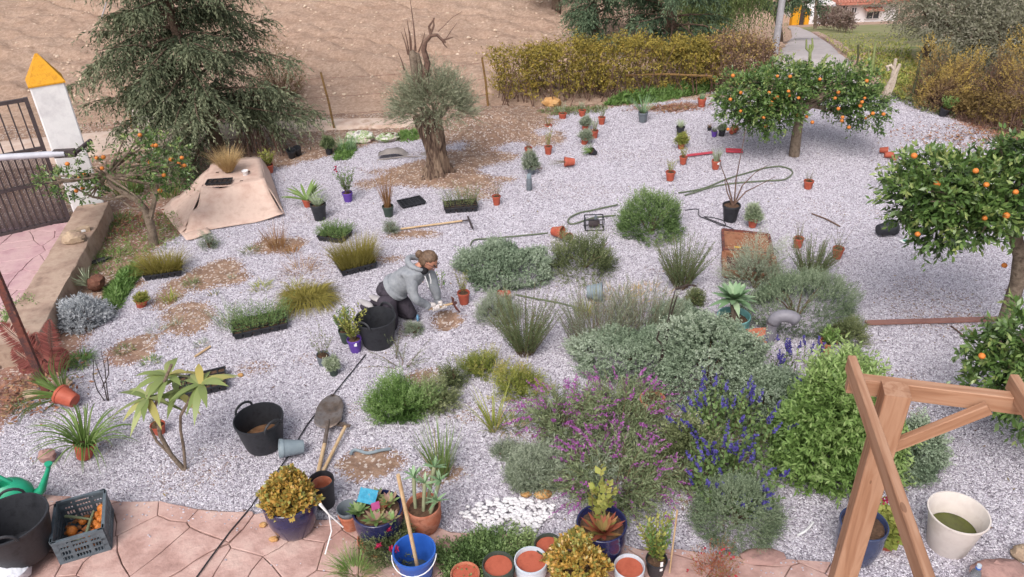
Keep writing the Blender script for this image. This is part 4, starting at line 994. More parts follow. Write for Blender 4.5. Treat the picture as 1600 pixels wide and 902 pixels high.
shrub('silvery_shrub', 'silvery grey straggling shrub growing over the rusty hatch', 1180, 388, 470, 50, 'lavender', 1300, L=.18, K=12, l=.03, w=.006, up=.3, inner=.3, lump=.4)
shrub('small_shrub', 'light green fine leaved shrub at the right end of the santolina mound', 1318, 494, 545, 34, 'olive', 900, L=.10, K=10, l=.024, w=.007, inner=.5, lump=.25)
shrub('small_shrub', 'little olive green shrub beneath the upright rosemary by the dry grass', 1086, 452, 482, 15, 'olive', 280, L=.08, K=9, l=.026, w=.010, inner=.3)
shrub('lush_bush', 'lush bright green leafy bush behind the pergola post', 1292, 588, 772, 86, 'lush', 2300, L=.18, K=13, l=.065, w=.020, ang=.9, up=.6, inner=.45, lump=.3, flat=.6)
shrub('lush_bush', 'small leafy green bush between the blue flowers and the pergola', 1322, 545, 608, 25, 'mid', 260, L=.14, K=11, l=.055, w=.018, ang=.9, up=.6, inner=.3, lump=.35, flat=.6)
shrub('artemisia_shrub', 'grey green feathery bush behind the pergola brace', 1422, 664, 756, 38, 'artemisia', 1500, **fea)
shrub('santolina_shrub', 'rounded grey green santolina cushion below the blue salvia', 1148, 748, 862, 72, 'santolina', 2800, L=.09, K=12, l=.022, w=.006, up=.35, inner=.65, lump=.12)
shrub('lavender_cushion', 'clipped grey lavender cushion beside the white pebbles', 838, 702, 778, 50, 'lavender', 1900, L=.11, K=11, l=.034, w=.006, up=.5, inner=.5)
shrub('lavender_cushion', 'small low lavender left of the clipped cushion', 792, 696, 724, 26, 'lavender', 420, L=.10, K=9, l=.03, w=.005, up=.5, inner=.3)
shrub('green_shrub', 'compact bright green bush left of the yellow green sprawling plants', 627, 594, 670, 47, 'bright', 1500, L=.15, K=13, l=.036, w=.008, up=.6, inner=.35, lump=.4, flowers=('white', 70, .012))
shrub('green_shrub', 'dull green trailing shrub joined to the compact bright green bush', 682, 600, 652, 32, 'olive', 620, L=.12, K=10, l=.032, w=.007, up=.3, inner=.3, lump=.4)
shrub('sprawling_plant', 'yellow green sprawling plant above the red soil patch', 748, 548, 602, 44, 'yellowg', 700, L=.14, K=10, l=.03, w=.007, up=.6, inner=.1, lump=.5)
shrub('sprawling_plant', 'straggly green herb between the red soil and the rosemary', 706, 566, 616, 30, 'olive', 420, L=.13, K=10, l=.03, w=.007, up=.6, inner=.1, lump=.5)
shrub('sprawling_plant', 'low yellowish plant with narrow leaves left of the purple salvia', 812, 576, 632, 42, 'yellowg', 600, L=.14, K=10, l=.04, w=.007, up=.5, inner=.2, lump=.4)
shrub('dusty_miller', 'silver white felted shrub beside the green shrub near the low wall', 130, 464, 520, 42, 'silver', 1300, L=.10, K=10, l=.042, w=.012, up=.4, inner=.5, lump=.25)
shrub('green_shrub', 'green shrub above the red fern by the low wall', 60, 474, 522, 40, 'mid', 620, L=.14, K=11, l=.045, w=.014, up=.7, inner=.3, lump=.3)
shrub('creeping_plant', 'dense creeping green plant at the bottom edge beside the blue bucket', 752, 832, 925, 68, 'mid', 2000, L=.10, K=10, l=.026, w=.014, up=.5, inner=.45, lump=.4)

def upright(name, label, cx, yb, a, h_px, mt, n=70, K=46, l=.026, w=.005, ang=.65, spread=.5, droop=.05, cat='shrub', r0=.3, stems=True, lt=.15, lo=0, flowers=None, Lv=.5):
    c = P(cx, yb); m_ = MPP(cx, yb); ang_ = math.asin(-ray(cx, yb).normalized().z); h = h_px * m_ / math.cos(ang_)
    t = thing(name, label, cat, c); F_ = Fol(); F_.bush((0, 0, 0), a * m_ * r0, n, h, K, l, w, ang, spread, droop, tint=.5, lt=lt, lo=lo, Lv=Lv); F_.build('foliage', LM[mt], t)
    if stems: G = Fol(); G.last = F_.last; G.stems(.0035); G.build('stem', leafmat('stem_tint', ['5a4a38', '6f5d48', '7d6c55'], 0, .9), t)
    if flowers: fl_fn(t, F_.last, *flowers)
    return t
def fl_fn(t, last, fm, frac, length, l, w):
    p, D, L, dr = last; n = len(p); k = rng.random(n) < frac; p, D, L = p[k], D[k], L[k]
    tips = p + D * L[:, None] - Z * (dr * L)[:, None]; d1 = unit(D - Z * 2 * dr)
    G = Fol(); G.shoots(tips - d1 * .02, d1, length * (.7 + .6 * rng.random(len(p))), 26, l, w, .9, .15, 0, .3, taper=.5); G.build('flower_spikes', LM[fm], t)
upright('rosemary_bush', 'upright rosemary bush right of the person and lavender', 820, 552, 42, 76, 'rosemary', 170, 60, .026, .0075, spread=.62)
upright('rosemary_bush', 'upright rosemary bush in the centre right gravel', 1064, 448, 38, 62, 'rosemary', 160, 55, .028, .008, spread=.65)
upright('rosemary_bush', 'upright rosemary bush behind the santolina mound', 1266, 436, 33, 52, 'rosemary', 130, 50, .028, .008, spread=.7)
upright('lavender_clump', 'tall grassy grey lavender clump above the feathery cushions', 935, 530, 50, 62, 'lavender', 260, 26, .045, .005, .35, .55, .1, r0=.9)
upright('lavender_clump', 'grassy grey lavender clump right part with fine stalks', 1005, 510, 50, 50, 'lavender', 220, 24, .045, .005, .35, .55, .1, r0=.9)
upright('rosemary_sprawl', 'young sprawling rosemary in front of the black tub by the person', 628, 572, 40, 46, 'rosemary', 14, 30, .028, .006, .7, 1.6, .2, lo=.3)
upright('rosemary_sprawl', 'thin upright rosemary shoots beside the black tub', 618, 560, 8, 42, 'rosemary', 5, 26, .024, .005, .6, .3, 0)

# purple salvia: long arching stems with magenta spikes
def salvia(label, cx, yb, a, h, n, mt='salvia', fm='magenta', spread=.9, droop=.35, name='purple_salvia', frac=.6, fl=.16, l=.06, w=.012, K=24, fw=.011, r0=.5):
    return upright(name, label, cx, yb, a, h, mt, n, K, l, w, .8, spread, droop, r0=r0, flowers=(fm, frac, fl, .028, fw * 1.7))
salvia('purple flowering salvia on the left, beside the yellow green plants', 886, 672, 55, 60, 190, frac=.27)
salvia('purple flowering salvia around the terracotta pot', 972, 668, 70, 62, 260, frac=.23)
salvia('purple flowering salvia at the bottom, above the blue glazed pot', 960, 762, 85, 62, 330, frac=.17, spread=1.3)
salvia('purple flowering salvia spilling right towards the blue salvia', 1045, 735, 60, 50, 150, frac=.14, spread=1.3)
salvia('grey green purple salvia left of the white bent stem', 900, 735, 60, 45, 260, 'lavender', frac=.08, spread=1.2)
salvia('blue flowering salvia above the second blue salvia', 1130, 705, 60, 60, 120, 'mid', 'blue', .65, .04, 'blue_salvia', .42, .14, .06, .036, 12, .014, r0=.8)
salvia('blue flowering salvia just above the santolina cushion', 1140, 782, 60, 46, 110, 'mid', 'blue', .65, .04, 'blue_salvia', .40, .11, .06, .036, 11, .014, r0=.8)
salvia('dark blue salvia spikes behind the feathery cushion near the pipe', 1252, 600, 60, 32, 40, 'mid', 'blue', .7, .05, 'blue_salvia', .95, .10, .045, .018, 8, .013, r0=.9)
salvia('dark blue salvia spikes next to the foot of the grey pipe', 1192, 588, 26, 26, 14, 'mid', 'blue', .6, .05, 'blue_salvia', .9, .09, .045, .018, 7, .013, r0=.9)

def tuft(name, label, cx, yb, r_px, h_px, n, mt, W_=.008, spread=.7, droop=.4, cat='grass', seg=4, lo=0, group=None):
    c = P(cx, yb); m_ = MPP(cx, yb); an = math.asin(-ray(cx, yb).normalized().z); h = h_px * m_ / math.cos(an)
    t = thing(name, label, cat, c, group=group); F_ = Fol(); F_.grass((0, 0, 0), r_px * m_, n, h * 1.15, W_, spread, droop, seg, .5, lo); F_.build('blades', LM[mt], t); 
    G = Fol(); G.grass((0, 0, 0), r_px * m_ * .9, max(12, n // 6), h * .8, W_ * .8, spread * 1.3, droop * 1.2, seg, .6); G.build('dry_blades', LM['dry'], t); return t
tuft('grass_tuft', 'bright green upright grass tuft on bare soil in the foreground', 690, 742, 12, 72, 120, 'greengrass', .010, .42, .15)
tuft('grass_tuft', 'fine yellow green grass tuft on the paving by the crimson flowers', 556, 898, 14, 42, 260, 'greengrass', .005, .9, .5)
tuft('grass_tuft', 'wispy reddish dry grass in front of the cardboard', 432, 388, 12, 42, 110, 'rust', .006, .45, .2)
tuft('grass_tuft', 'yellow straw grass lying flat beside the upright rosemary', 970, 472, 40, 20, 110, 'dry', .008, 3.0, .2)
tuft('grass_tuft', 'second bundle of flattened straw grass near the tipped grey pot', 1015, 462, 36, 14, 60, 'dry', .007, 3.5, .2)
tuft('grass_tuft', 'short green tuft beside the tipped grey pot', 915, 492, 14, 26, 90, 'yellowg', .008, .7, .3)
tuft('daylily_clump', 'daylily like clump with reddish leaf bases left of the purple salvia', 772, 672, 9, 66, 46, 'yellowg', .012, .75, .3, 'plant')
tuft('daylily_clump', 'low daylily leaves spreading beside the reddish clump', 800, 664, 20, 30, 60, 'olive', .010, 1.3, .5, 'plant')
tuft('dry_plant', 'purple grey dead plant in the gravel above the drooping grass tray', 468, 424, 20, 30, 80, 'rust', .005, 1.1, .4, 'plant')
tuft('seedling', 'yellow green seedling on the bare soil beside the olive grass tray', 266, 470, 10, 24, 40, 'yellowg', .012, .7, .5, 'plant')
tuft('seedling', 'thin pale yellow weed on the soil patch near the centre left', 462, 452, 14, 26, 50, 'yellowg', .006, .9, .4, 'plant')
tuft('seedling', 'tiny grey seedling on the bare soil left of centre', 363, 436, 5, 12, 18, 'lavender', .007, .7, .3, 'plant')
tuft('seedling', 'tiny seedling at the end of the long soil patch', 334, 462, 6, 14, 18, 'olive', .008, .7, .3, 'plant')
tuft('seedling', 'dark little seedling on the lower left soil patch', 275, 508, 7, 16, 22, 'lavender', .008, .8, .3, 'plant')
tuft('seedling', 'small grey seedling in the gravel below the small tipped pot', 245, 520, 12, 14, 30, 'lavender', .006, 1.2, .3, 'plant')
tuft('seedling', 'dull green seedling spreading on the soil above the red fern', 195, 548, 14, 10, 60, 'olive', .008, 1.6, .4, 'plant')
for x, y, r_, h_, n_, m__, lab in ((300, 446, 12, 16, 60, 'olive', 'small olive weed at the left end of the long soil patch'), (236, 566, 14, 12, 60, 'greengrass', 'low weed on the soil patch left of the plumeria'), (128, 428, 16, 20, 90, 'greengrass', 'grassy weed between the low wall and the uprooted yucca'), (316, 540, 10, 12, 40, 'lavender', 'tiny grey herb above the plumeria leaves'), (408, 452, 14, 18, 60, 'yellowg', 'thin yellow herb above the green seedling tray'), (92, 448, 14, 22, 90, 'olive', 'dull green weed against the foot of the low wall'), (98, 566, 12, 12, 60, 'bright', 'small green weed right beside the red fern'), (392, 394, 12, 16, 60, 'olive', 'small weed at the front corner of the cardboard'), (455, 396, 14, 20, 60, 'rust', 'reddish dead weed right of the wispy dry grass'), (30, 640, 14, 14, 70, 'olive', 'weed on the bare earth left of the rusty post')):
    tuft('weed', lab, x, y, r_, h_, n_, m__, .008, 1.1, .45, 'plant')
tuft('grey_herb', 'loose pale grey herb left of the green seedling tray', 358, 508, 16, 42, 70, 'lavender', .007, .8, .3, 'plant')
tuft('chive_clump', 'blue green chive like clump beside the opened compost bags', 540, 236, 16, 28, 150, 'agave', .010, .7, .3, 'plant')
tuft('light_green_tuft', 'light green strappy tuft beside the red fern', 126, 566, 16, 24, 150, 'bright', .010, 1.2, .6, 'plant')
tuft('weed', 'small tuft of weeds beside the low wall near the gate end', 185, 345, 22, 16, 160, 'bright', .008, 1.1, .5, 'plant')
tuft('weed', 'patch of weeds under the small orange tree left of its trunk', 180, 400, 22, 16, 150, 'greengrass', .008, 1.3, .5, 'plant')
tuft('weed', 'patch of weeds under the small orange tree right of its trunk', 275, 352, 22, 16, 120, 'greengrass', .008, 1.3, .5, 'plant')
tuft('iris_clump', 'broad green iris leaves behind the small orange tree', 205, 300, 22, 34, 90, 'greengrass', .022, .5, .3, 'plant')
tuft('iris_clump', 'broad green iris leaves between the orange tree and conifer', 262, 305, 18, 26, 70, 'greengrass', .020, .5, .3, 'plant')
shrub('small_lavender', 'single small grey lavender in front of the cardboard', 328, 362, 394, 15, 'lavender', 260, L=.10, K=9, l=.03, w=.005, up=.9, inner=.2)
shrub('small_lavender', 'pale grey lavender plant on soil at the rake handle end', 611, 343, 368, 13, 'lavender', 240, L=.09, K=9, l=.028, w=.005, up=.8, inner=.2)
shrub('small_lavender', 'flat grey green cushion at the right foot of the black tub', 648, 503, 528, 16, 'lavender', 240, L=.06, K=9, l=.022, w=.006, up=.3, inner=.3)
shrub('low_weed', 'pale weed mat by the small terracotta pot with twigs', 805, 590, 606, 10, 'lavender', 60, L=.05, K=8, l=.02, w=.006, inner=.2)
# brown dry bush behind the conifer
shrub('dry_bush', 'brown dry bush behind the right side of the conifer', 440, 82, 168, 42, 'brownsh', 900, L=.2, K=10, l=.05, w=.008, up=.7, inner=.1, lump=.4)
shrub('red_bush', 'small red leaved bush behind the hedge near the slim conifer', 955, 40, 70, 9, 'redleaf', 120, L=.2, K=8, l=.08, w=.03, inner=.2)

# ground cover carpets
def carpet(label, pts, n, mt, h=.07, l=.06, w=.02, name='ground_cover'):
    ps = [P(*q) for q in pts]; X = np.array([p.x for p in ps]); Y = np.array([p.y for p in ps])
    x = rng.uniform(X.min(), X.max(), n * 3); y = rng.uniform(Y.min(), Y.max(), n * 3); sd_ = poly_sd(x, y, X, Y) + .12 * (fbm(x * 4, y * 4, 2, 3) - .5)
    k = np.where(sd_ > 0)[0][:n]; p = np.stack([x[k], y[k], h * np.minimum(1, sd_[k] / .12) * rng.random(len(k)) + .0], 1)
    F_ = Fol(); F_.leaves(p, unit(rdir(len(k)) * .9 + Z * .7), l * (.6 + .8 * rng.random(len(k))), w, .25, .5, .5 + .3 * (vn(p[:, 0] * 5, p[:, 1] * 5) - .5))
    o = F_.build(name, LM[mt]); o['kind'] = 'stuff'; o['label'] = label; o['category'] = 'ground cover'; return o
carpet('bright green ground cover under the hedge', [(945, 166), (965, 155), (1010, 148), (1075, 138), (1130, 126), (1145, 134), (1085, 150), (1030, 160)], 5000, 'bright', .16, .10, .03)
carpet('green ground cover strip beside the silver shrub', [(160, 500), (165, 460), (185, 430), (212, 415), (225, 425), (205, 455), (185, 490)], 2600, 'bright', .10, .07, .018)
carpet('green ground cover below the chive clump', [(520, 252), (528, 232), (552, 222), (560, 235), (545, 250)], 1200, 'bright', .08, .06, .02)
carpet('green ground cover behind the olive trunk', [(612, 222), (625, 208), (655, 205), (662, 220), (640, 226)], 900, 'bright', .08, .06, .02)
carpet('weeds at the foot of the yellow hedge', [(820, 182), (860, 172), (950, 168), (945, 176), (870, 184)], 900, 'olive', .08, .06, .02)
carpet('thin weeds on the earth near the left wall', [(165, 345), (290, 330), (280, 380), (200, 430), (140, 440)], 1100, 'greengrass', .05, .06, .012)
carpet('weeds at the edge of the road side', [(1385, 150), (1420, 140), (1470, 165), (1500, 188), (1440, 176)], 900, 'olive', .1, .07, .02)
# verge grass
n = 5000; vp = []
for _ in range(n):
    a = random.random(); b_ = random.random(); x = 1408 + (1276 - 1408) * a + b_ * (40 + 120 * a * .8); y = 156 - 104 * a - b_ * 8 * (1 - a)
    vp.append((x, y))
pts = np.array([V3(PT(x, y, .05)) for x, y in vp[:3500]]); F_ = Fol()
F_.blades(pts, unit(rdir(len(pts)) * .7 + Z), .10, .03, .4, 2); o = F_.build('verge_grass', LM['yellowg']); o['kind'] = 'stuff'; o['label'] = 'green grass growing on the roadside verge'; o['category'] = 'grass'
# leaf litter on the right edge and by the hedge
for nm, (cx, cy, sx_, sy_, n, lab) in enumerate([(1570, 214, 1.6, .7, 1300, 'reddish fallen leaves along the right edge'), (1050, 170, .7, .22, 450, 'reddish wood chips on the far gravel'), (215, 348, .5, .5, 300, 'brown fallen leaves beneath the small orange tree'), (45, 615, .45, .45, 420, 'brown dead leaves at the foot of the rusty post')]):
    c = P(cx, cy); F_ = Fol(); p = rng.normal(0, .5, (n, 3)) * A3(sx_, sy_, 0) + A3(c.x, c.y, .02); p[:, 2] = .01 + .05 * rng.random(n)
    d = rdir(n); d[:, 2] *= .2; F_.leaves(p, unit(d), .06, .025, .3, .6); o = F_.build('leaf_litter', leafmat('litter', ['7a5040', '946a54', 'a9806a', '8a7a58'], .1, .9, .1)); o['kind'] = 'stuff'; o['label'] = lab; o['category'] = 'leaf litter'

# ---- hedge and roadside scrub
def hedge(label, line, ytop, depth, n, mt, name='hedge', l=.055, w=.03, twigs=120, K=8, base=P):
    b0 = base(*line[0]); t = thing(name, label, 'hedge', b0); F_ = Fol(); q = MB(); R = random.Random(n)
    pts = [base(*p) for p in line]; Pp = []; Dd = []
    for i in range(n):
        f = R.random() * (len(pts) - 1); k = min(int(f), len(pts) - 2); b_ = pts[k].lerp(pts[k + 1], f - k); yt = ytop[k] + (ytop[k + 1] - ytop[k]) * (f - k)
        H = (HT(b_, yt) - b_.z) * (.72 + .42 * float(fbm(np.array(f * 7.0), np.array(3.3), 2, 3))); z = H * (1 - .85 * R.random() ** 1.5) ; dy = R.uniform(-.5, .5) * depth
        if z > H * .8: dy *= .7
        if float(vn(f * 8, z * 3.2, 6)) < .30 and R.random() < .8: continue
        if R.random() < .06: z *= 1.12
        Pp.append((b_.x + R.gauss(0, .05) - b0.x, b_.y + dy + depth / 2 - b0.y, b_.z - b0.z + z)); Dd.append((R.gauss(0, 1), R.gauss(-.4, .8), .55))
    n = len(Pp)
    F_.shoots(np.array(Pp), unit(np.array(Dd)), .16 + .16 * rng.random(n), K, l, w, 1.0, .05, 0, .35, tint=.45 + rng.normal(0, .2, n), lt=.3); F_.build('foliage', LM[mt] if isinstance(mt, str) else mt, t)
    for i in range(twigs):
        f = (i + R.random()) / twigs * (len(pts) - 1); k = min(int(f), len(pts) - 2); b_ = pts[k].lerp(pts[k + 1], f - k) - b0; yt = ytop[k]; H = HT(pts[k], yt) - pts[k].z
        y = R.uniform(0, depth); limb(q, (b_.x, b_.y + y, b_.z - .05), (R.uniform(-.35, .35), R.uniform(-.3, .2), 1), H * R.uniform(.6, 1.02), .011, .004, 5, .18, 0, R)
    q.build('branches', m_twig, t); return t
hedge('long yellow green hedge with bare lower twigs behind the garden', [(775, 170), (880, 166), (960, 162), (1060, 152), (1120, 146)], [86, 78, 68, 68, 76], 1.0, 4200, 'hedge', twigs=220)
hedge('orange tinged continuation of the hedge behind the lone orange tree', [(1112, 150), (1160, 146), (1210, 140)], [66, 60, 78], .9, 1100, 'hedge2', twigs=60)
for cx, yt, yb, a, lab in ((1452, 80, 166, 32, 'yellow topped scrub bush nearest the road fence'), (1496, 98, 174, 36, 'pinkish brown scrub bush, second from the road fence'), (1542, 74, 186, 32, 'tall yellow topped scrub bush near the right edge'), (1594, 84, 200, 42, 'large reddish brown scrub bush at the right edge'), (1470, 120, 178, 30, 'low tangled scrub at the foot of the yellow topped bushes')):
    shrub('scrub_bush', lab, cx, yt, yb, a, 'hedge2', 900, L=.22, K=11, l=.04, w=.016, up=.9, inner=.12, lump=.5, group='scrub along the right hand fence')
hedge('grey brown tangle of brush at the foot of the right scrub', [(1490, 186), (1550, 206), (1690, 240)], [168, 162, 186], .8, 420, 'brownsh', 'brush_tangle', twigs=200)
hedge('dry brown hedge along the fence of the far house', [(1283, 47), (1310, 50), (1334, 54)], [14, 18, 26], 1.5, 1000, G_DRY, 'far_hedge', .16, .05, 40, base=PT)
q = MB(); a, c = PT(978, 150), PT(1110, 148); pts = [PY(978, 118, a.y - .1), PY(1040, 116, a.y - .1), PY(1112, 119, a.y - .1)]
tag(q.tube(pts, .02, 6).build('fence_rail', m_postw), 'thin weathered rail leaning along the front of the hedge', 'rail')

# ---- cactus and bleached stalks by the fence
m_cact = leafmat('cactus_skin', ['6f7f4c', '7f8d58'], 0, .7)
b_ = P(1262, 152); t = thing('columnar_cactus', 'branching columnar cactus rising behind the lone orange tree', 'cactus', b_)
def cp(x, y): return PY(x, y, b_.y) - b_
m_cac = mat('cactus', ['73804f', '89925f', '66733f'], .7, 10, .004)
q = MB(); q.tube([cp(1262, 155), cp(1265, 110), cp(1266, 70)], [.034, .032, .024], 10); q.build('stem', m_cac, t)
for pts in ([cp(1266, 82), cp(1260, 76), cp(1260, 62)], [cp(1266, 84), cp(1270, 74), cp(1269, 60)], [cp(1280, 104), cp(1288, 92), cp(1298, 86)], [cp(1285, 104), cp(1290, 90), cp(1293, 84)]):
    q = MB(); q.tube(pts, [.02, .022, .014], 8); q.build('arm', m_cac, t)
b_ = P(1386, 166); t = thing('bleached_stalks', 'bleached dead cactus stalks leaning behind the lone orange tree', 'stalks', b_)
m_blea = mat('bleached_wood', ['a49488', 'bcae9f', '8d7d70'], .9, 14, .004)
for pts, r in (([(1378, 160), (1390, 130), (1404, 104)], .035), ([(1380, 160), (1396, 128), (1406, 100)], .03), ([(1384, 160), (1396, 135), (1402, 112)], .025), ([(1388, 158), (1394, 120), (1400, 92)], .03), ([(1388, 110), (1386, 104), (1392, 102), (1396, 108)], .03)):
    q = MB(); q.tube([PY(x, y, b_.y) - b_ for x, y in pts], [r * (1.1 - .3 * i / len(pts)) for i in range(len(pts))], 7); q.build('stalk', m_blea, t)
b_ = P(1358, 128); t = thing('green_cactus', 'tall slim green cactus column leaning beside the road', 'cactus', b_)
q = MB(); q.tube([(0, 0, 0), PY(1364, 100, b_.y) - b_, PY(1368, 66, b_.y) - b_], [.034, .032, .018], 9); q.build('stem', m_cac, t)
q = MB(); q.tube([PY(1364, 100, b_.y) - b_, PY(1358, 92, b_.y) - b_, PY(1357, 80, b_.y) - b_], [.02, .02, .012], 8); q.build('arm', m_cac, t)

# ---- plumeria on the left foreground
b_ = P(289, 733); t = thing('plumeria', 'young plumeria with grey branches and long drooping green leaves', 'plant', b_)
def pp_(x, y, d=0): return PY(x, y, b_.y + d) - b_
q = MB()
q.tube([(0, 0, -.03), pp_(268, 712), pp_(250, 680), pp_(246, 650), pp_(232, 618)], [.02, .019, .017, .016, .018], 8)
q.tube([pp_(276, 720), pp_(245, 690), pp_(235, 670)], [.014, .012, .01], 7)
q.tube([(0, 0, -.02), pp_(287, 700), pp_(282, 672), pp_(282, 650), pp_(310, 600)], [.014, .013, .012, .012, .013], 8)
q.tube([pp_(240, 640), pp_(255, 600), pp_(268, 570)], [.013, .012, .012], 7); q.build('branch', m_greybark, t)
m_pl = LM['plum']
for ctr, n, L in ((pp_(230, 622), 16, .30), (pp_(262, 586, .1), 13, .30), (pp_(314, 600, -.05), 16, .28), (pp_(276, 612, .1), 9, .26)):
    for i in range(n):
        a = i * 2.399 + random.random() * .4; up_ = random.uniform(-.35, .8); D = unit(A3(math.cos(a), math.sin(a), up_)[None])
        F_ = Fol(); F_.blades(V3(ctr)[None], D, L * random.uniform(.75, 1.15),   .056, .42, 6, .1 + .85 * random.random() ** 1.6, twist=.25, bell=1); F_.build('leaf', m_pl, t)
# bare dark twigs
b_ = P(163, 626); t = thing('bare_shrub', 'bare dark twiggy shrub in the gravel left of the plumeria', 'shrub', b_)
q = MB()
for pts in ([(163, 626), (152, 610), (146, 590), (146, 562)], [(168, 628), (162, 600), (152, 575), (148, 560)], [(170, 628), (166, 600), (164, 575), (158, 548)], [(160, 606), (170, 585), (168, 560)]): q.tube([PY(x, y, b_.y) - b_ for x, y in pts], [.006, .005, .004, .002][:len(pts)], 5)
q.build('twigs', mat('dark_twig', ['2e2624', '40342f'], .9, 20, 0), t)
# dead fern fronds
b_ = P(78, 585); t = thing('fern', 'dead brick red fern fronds behind the rusty post', 'fern', b_)
for i, (bx, by, tx_, ty_) in enumerate([(88, 586, 78, 500), (75, 585, 20, 545), (70, 560, 0, 505), (92, 588, 104, 548), (80, 580, 56, 520), (66, 590, 30, 578)]):
    p0 = PY(bx, by, b_.y - .05 + .03 * i) - b_; p1 = PY(tx_, ty_, b_.y + .02 * i) - b_; p0.z = max(p0.z, .02); F_ = Fol(); k = 34
    s = np.linspace(0, 1, k); a0_, a1_ = V3(p0), V3(p1); mid = (a0_ + a1_) / 2 + A3(0, -.05, .06)
    c_ = ((1 - s) ** 2)[:, None] * a0_ + (2 * s * (1 - s))[:, None] * mid + (s ** 2)[:, None] * a1_
    ax = unit((a1_ - a0_)[None])[0]; sd_ = unit(np.cross(ax, A3(0, -.8, .6))[None])[0]
    Ln = .12 * np.sin(np.pi * np.clip(s * .92 + .08, 0, 1)) ** .8 + .015
    for sg in (-1, 1): F_.leaves(c_, unit(np.tile(sd_ * sg + ax * .35, (k, 1)) + rdir(k) * .08), Ln, .018, .1, .8, nrm=A3(0, -.8, .6))
    fr_ = F_.build('frond', LM['fern'], t)
    q = MB(); q.tube([tuple(x) for x in c_[::4]], .004, 5); q.build('rib', m_rust, fr_)

# ---- the leafless branching stem between the cushions
b_ = P(1022, 592); t = thing('bare_sapling', 'bare dark branching stem rising from the feathery cushions', 'plant', b_)
q = MB()
for pts in ([(1022, 592), (1034, 555), (1040, 520), (1048, 480), (1056, 450)], [(1024, 590), (1040, 545), (1046, 500), (1058, 462)], [(1036, 540), (1026, 530), (1030, 518)], [(1056, 452), (1075, 445), (1088, 447)]): q.tube([PY(x, y, b_.y) - b_ for x, y in pts], [.010, .009, .008, .006, .003][:len(pts)], 6)
q.build('branch', mat('dark_twig', ['2e2624'], .9), t)
# orange-brown long dry stalk arching across
b_ = P(800, 590)

# ================================================================ POTS
m_terra = mat('terracotta_plastic', ['9c4a38', 'ad5642', 'b76450'], .6, 14, .002, .35)
m_clay = mat('fired_clay', ['9a5540', 'b06a52', 'b87c66', '8d5444'], .8, 10, .004, .25)
m_black = mat('black_plastic', ['26272b', '303136', '1f2024'], .5, 14, .002, .4)
m_grey = mat('grey_plastic', ['5d646b', '6c737a', '555b62'], .5, 14, .002, .4)
m_bluegrey = mat('blue_grey_plastic', ['76838c', '86929a'], .5, 14, .002, .4)
m_dgreen = mat('dark_green_plastic', ['34403a', '424e46'], .55, 14, .002, .35)
m_purple = mat('purple_plastic', ['5c3f94', '6a4aa6'], .5, 10, .001, .4)
m_teal = mat('teal_glaze', ['4c7f80', '6a9c9a', '88b2ae'], .3, 8, .001, .5, coat=.4)
m_cobalt = mat('cobalt_glaze', ['1a1c3e', '242850', '1d2046', '30325a'], .22, 6, .002, .5, coat=.6)
m_inside = mat('pot_inside_soil', ['4a382b', '5f4a3a'], .95, 30, .006)  # two brown soil tones mixed by noise
PM = dict(t=m_terra, c=m_clay, k=m_black, g=m_grey, b=m_bluegrey, d=m_dgreen, p=m_purple)
def potmesh(r, h, taper=.74, rim=.16, lip=1.06, wall=.07, inner=.85, n=22, round_=0, empty=False):
    fl_ = .06 if empty else inner; q = MB(); pr = [(0, 0), (r * taper * .96, 0), (r * taper, .008)]
    if round_: pr += [(r * (taper + (1 - taper) * math.sin(k / 6 * math.pi / 2) * 1.0) * (1 + round_ * math.sin(math.pi * k / 6)), h * (k / 6) * (1 - rim)) for k in range(1, 6)]
    pr += [(r * .98, h * (1 - rim)), (r * lip, h * (1 - rim) + .002), (r * lip, h - .004), (r * (lip - .02), h), (r * (lip - wall), h), (r * (lip - wall - .02), h - .006), (r * (1 - wall - .01), h * (1 - rim))]
    if empty: pr += [(r * (taper - wall), h * .06), (0, h * .06)]
    else: pr += [(r * (1 - wall) * .97, h * inner - .004), (0, h * inner - .004)]
    return q.lathe(pr, n)
def soil_disc(r, z, parent, mt=m_soil):
    q = MB(); q.lathe([(r, z - .004), (r * .96, z), (r * .6, z + .006), (0, z + .004)], 16, wob=.0); return q.build('soil', mt, parent)
def pot(t, r, h, mt, empty=False, **k):
    o = potmesh(r, h, empty=empty, **k).build('pot', mt, t, None, True, 35)
    if not empty: soil_disc(r * .9, h * k.get('inner', .85), t)
    return o
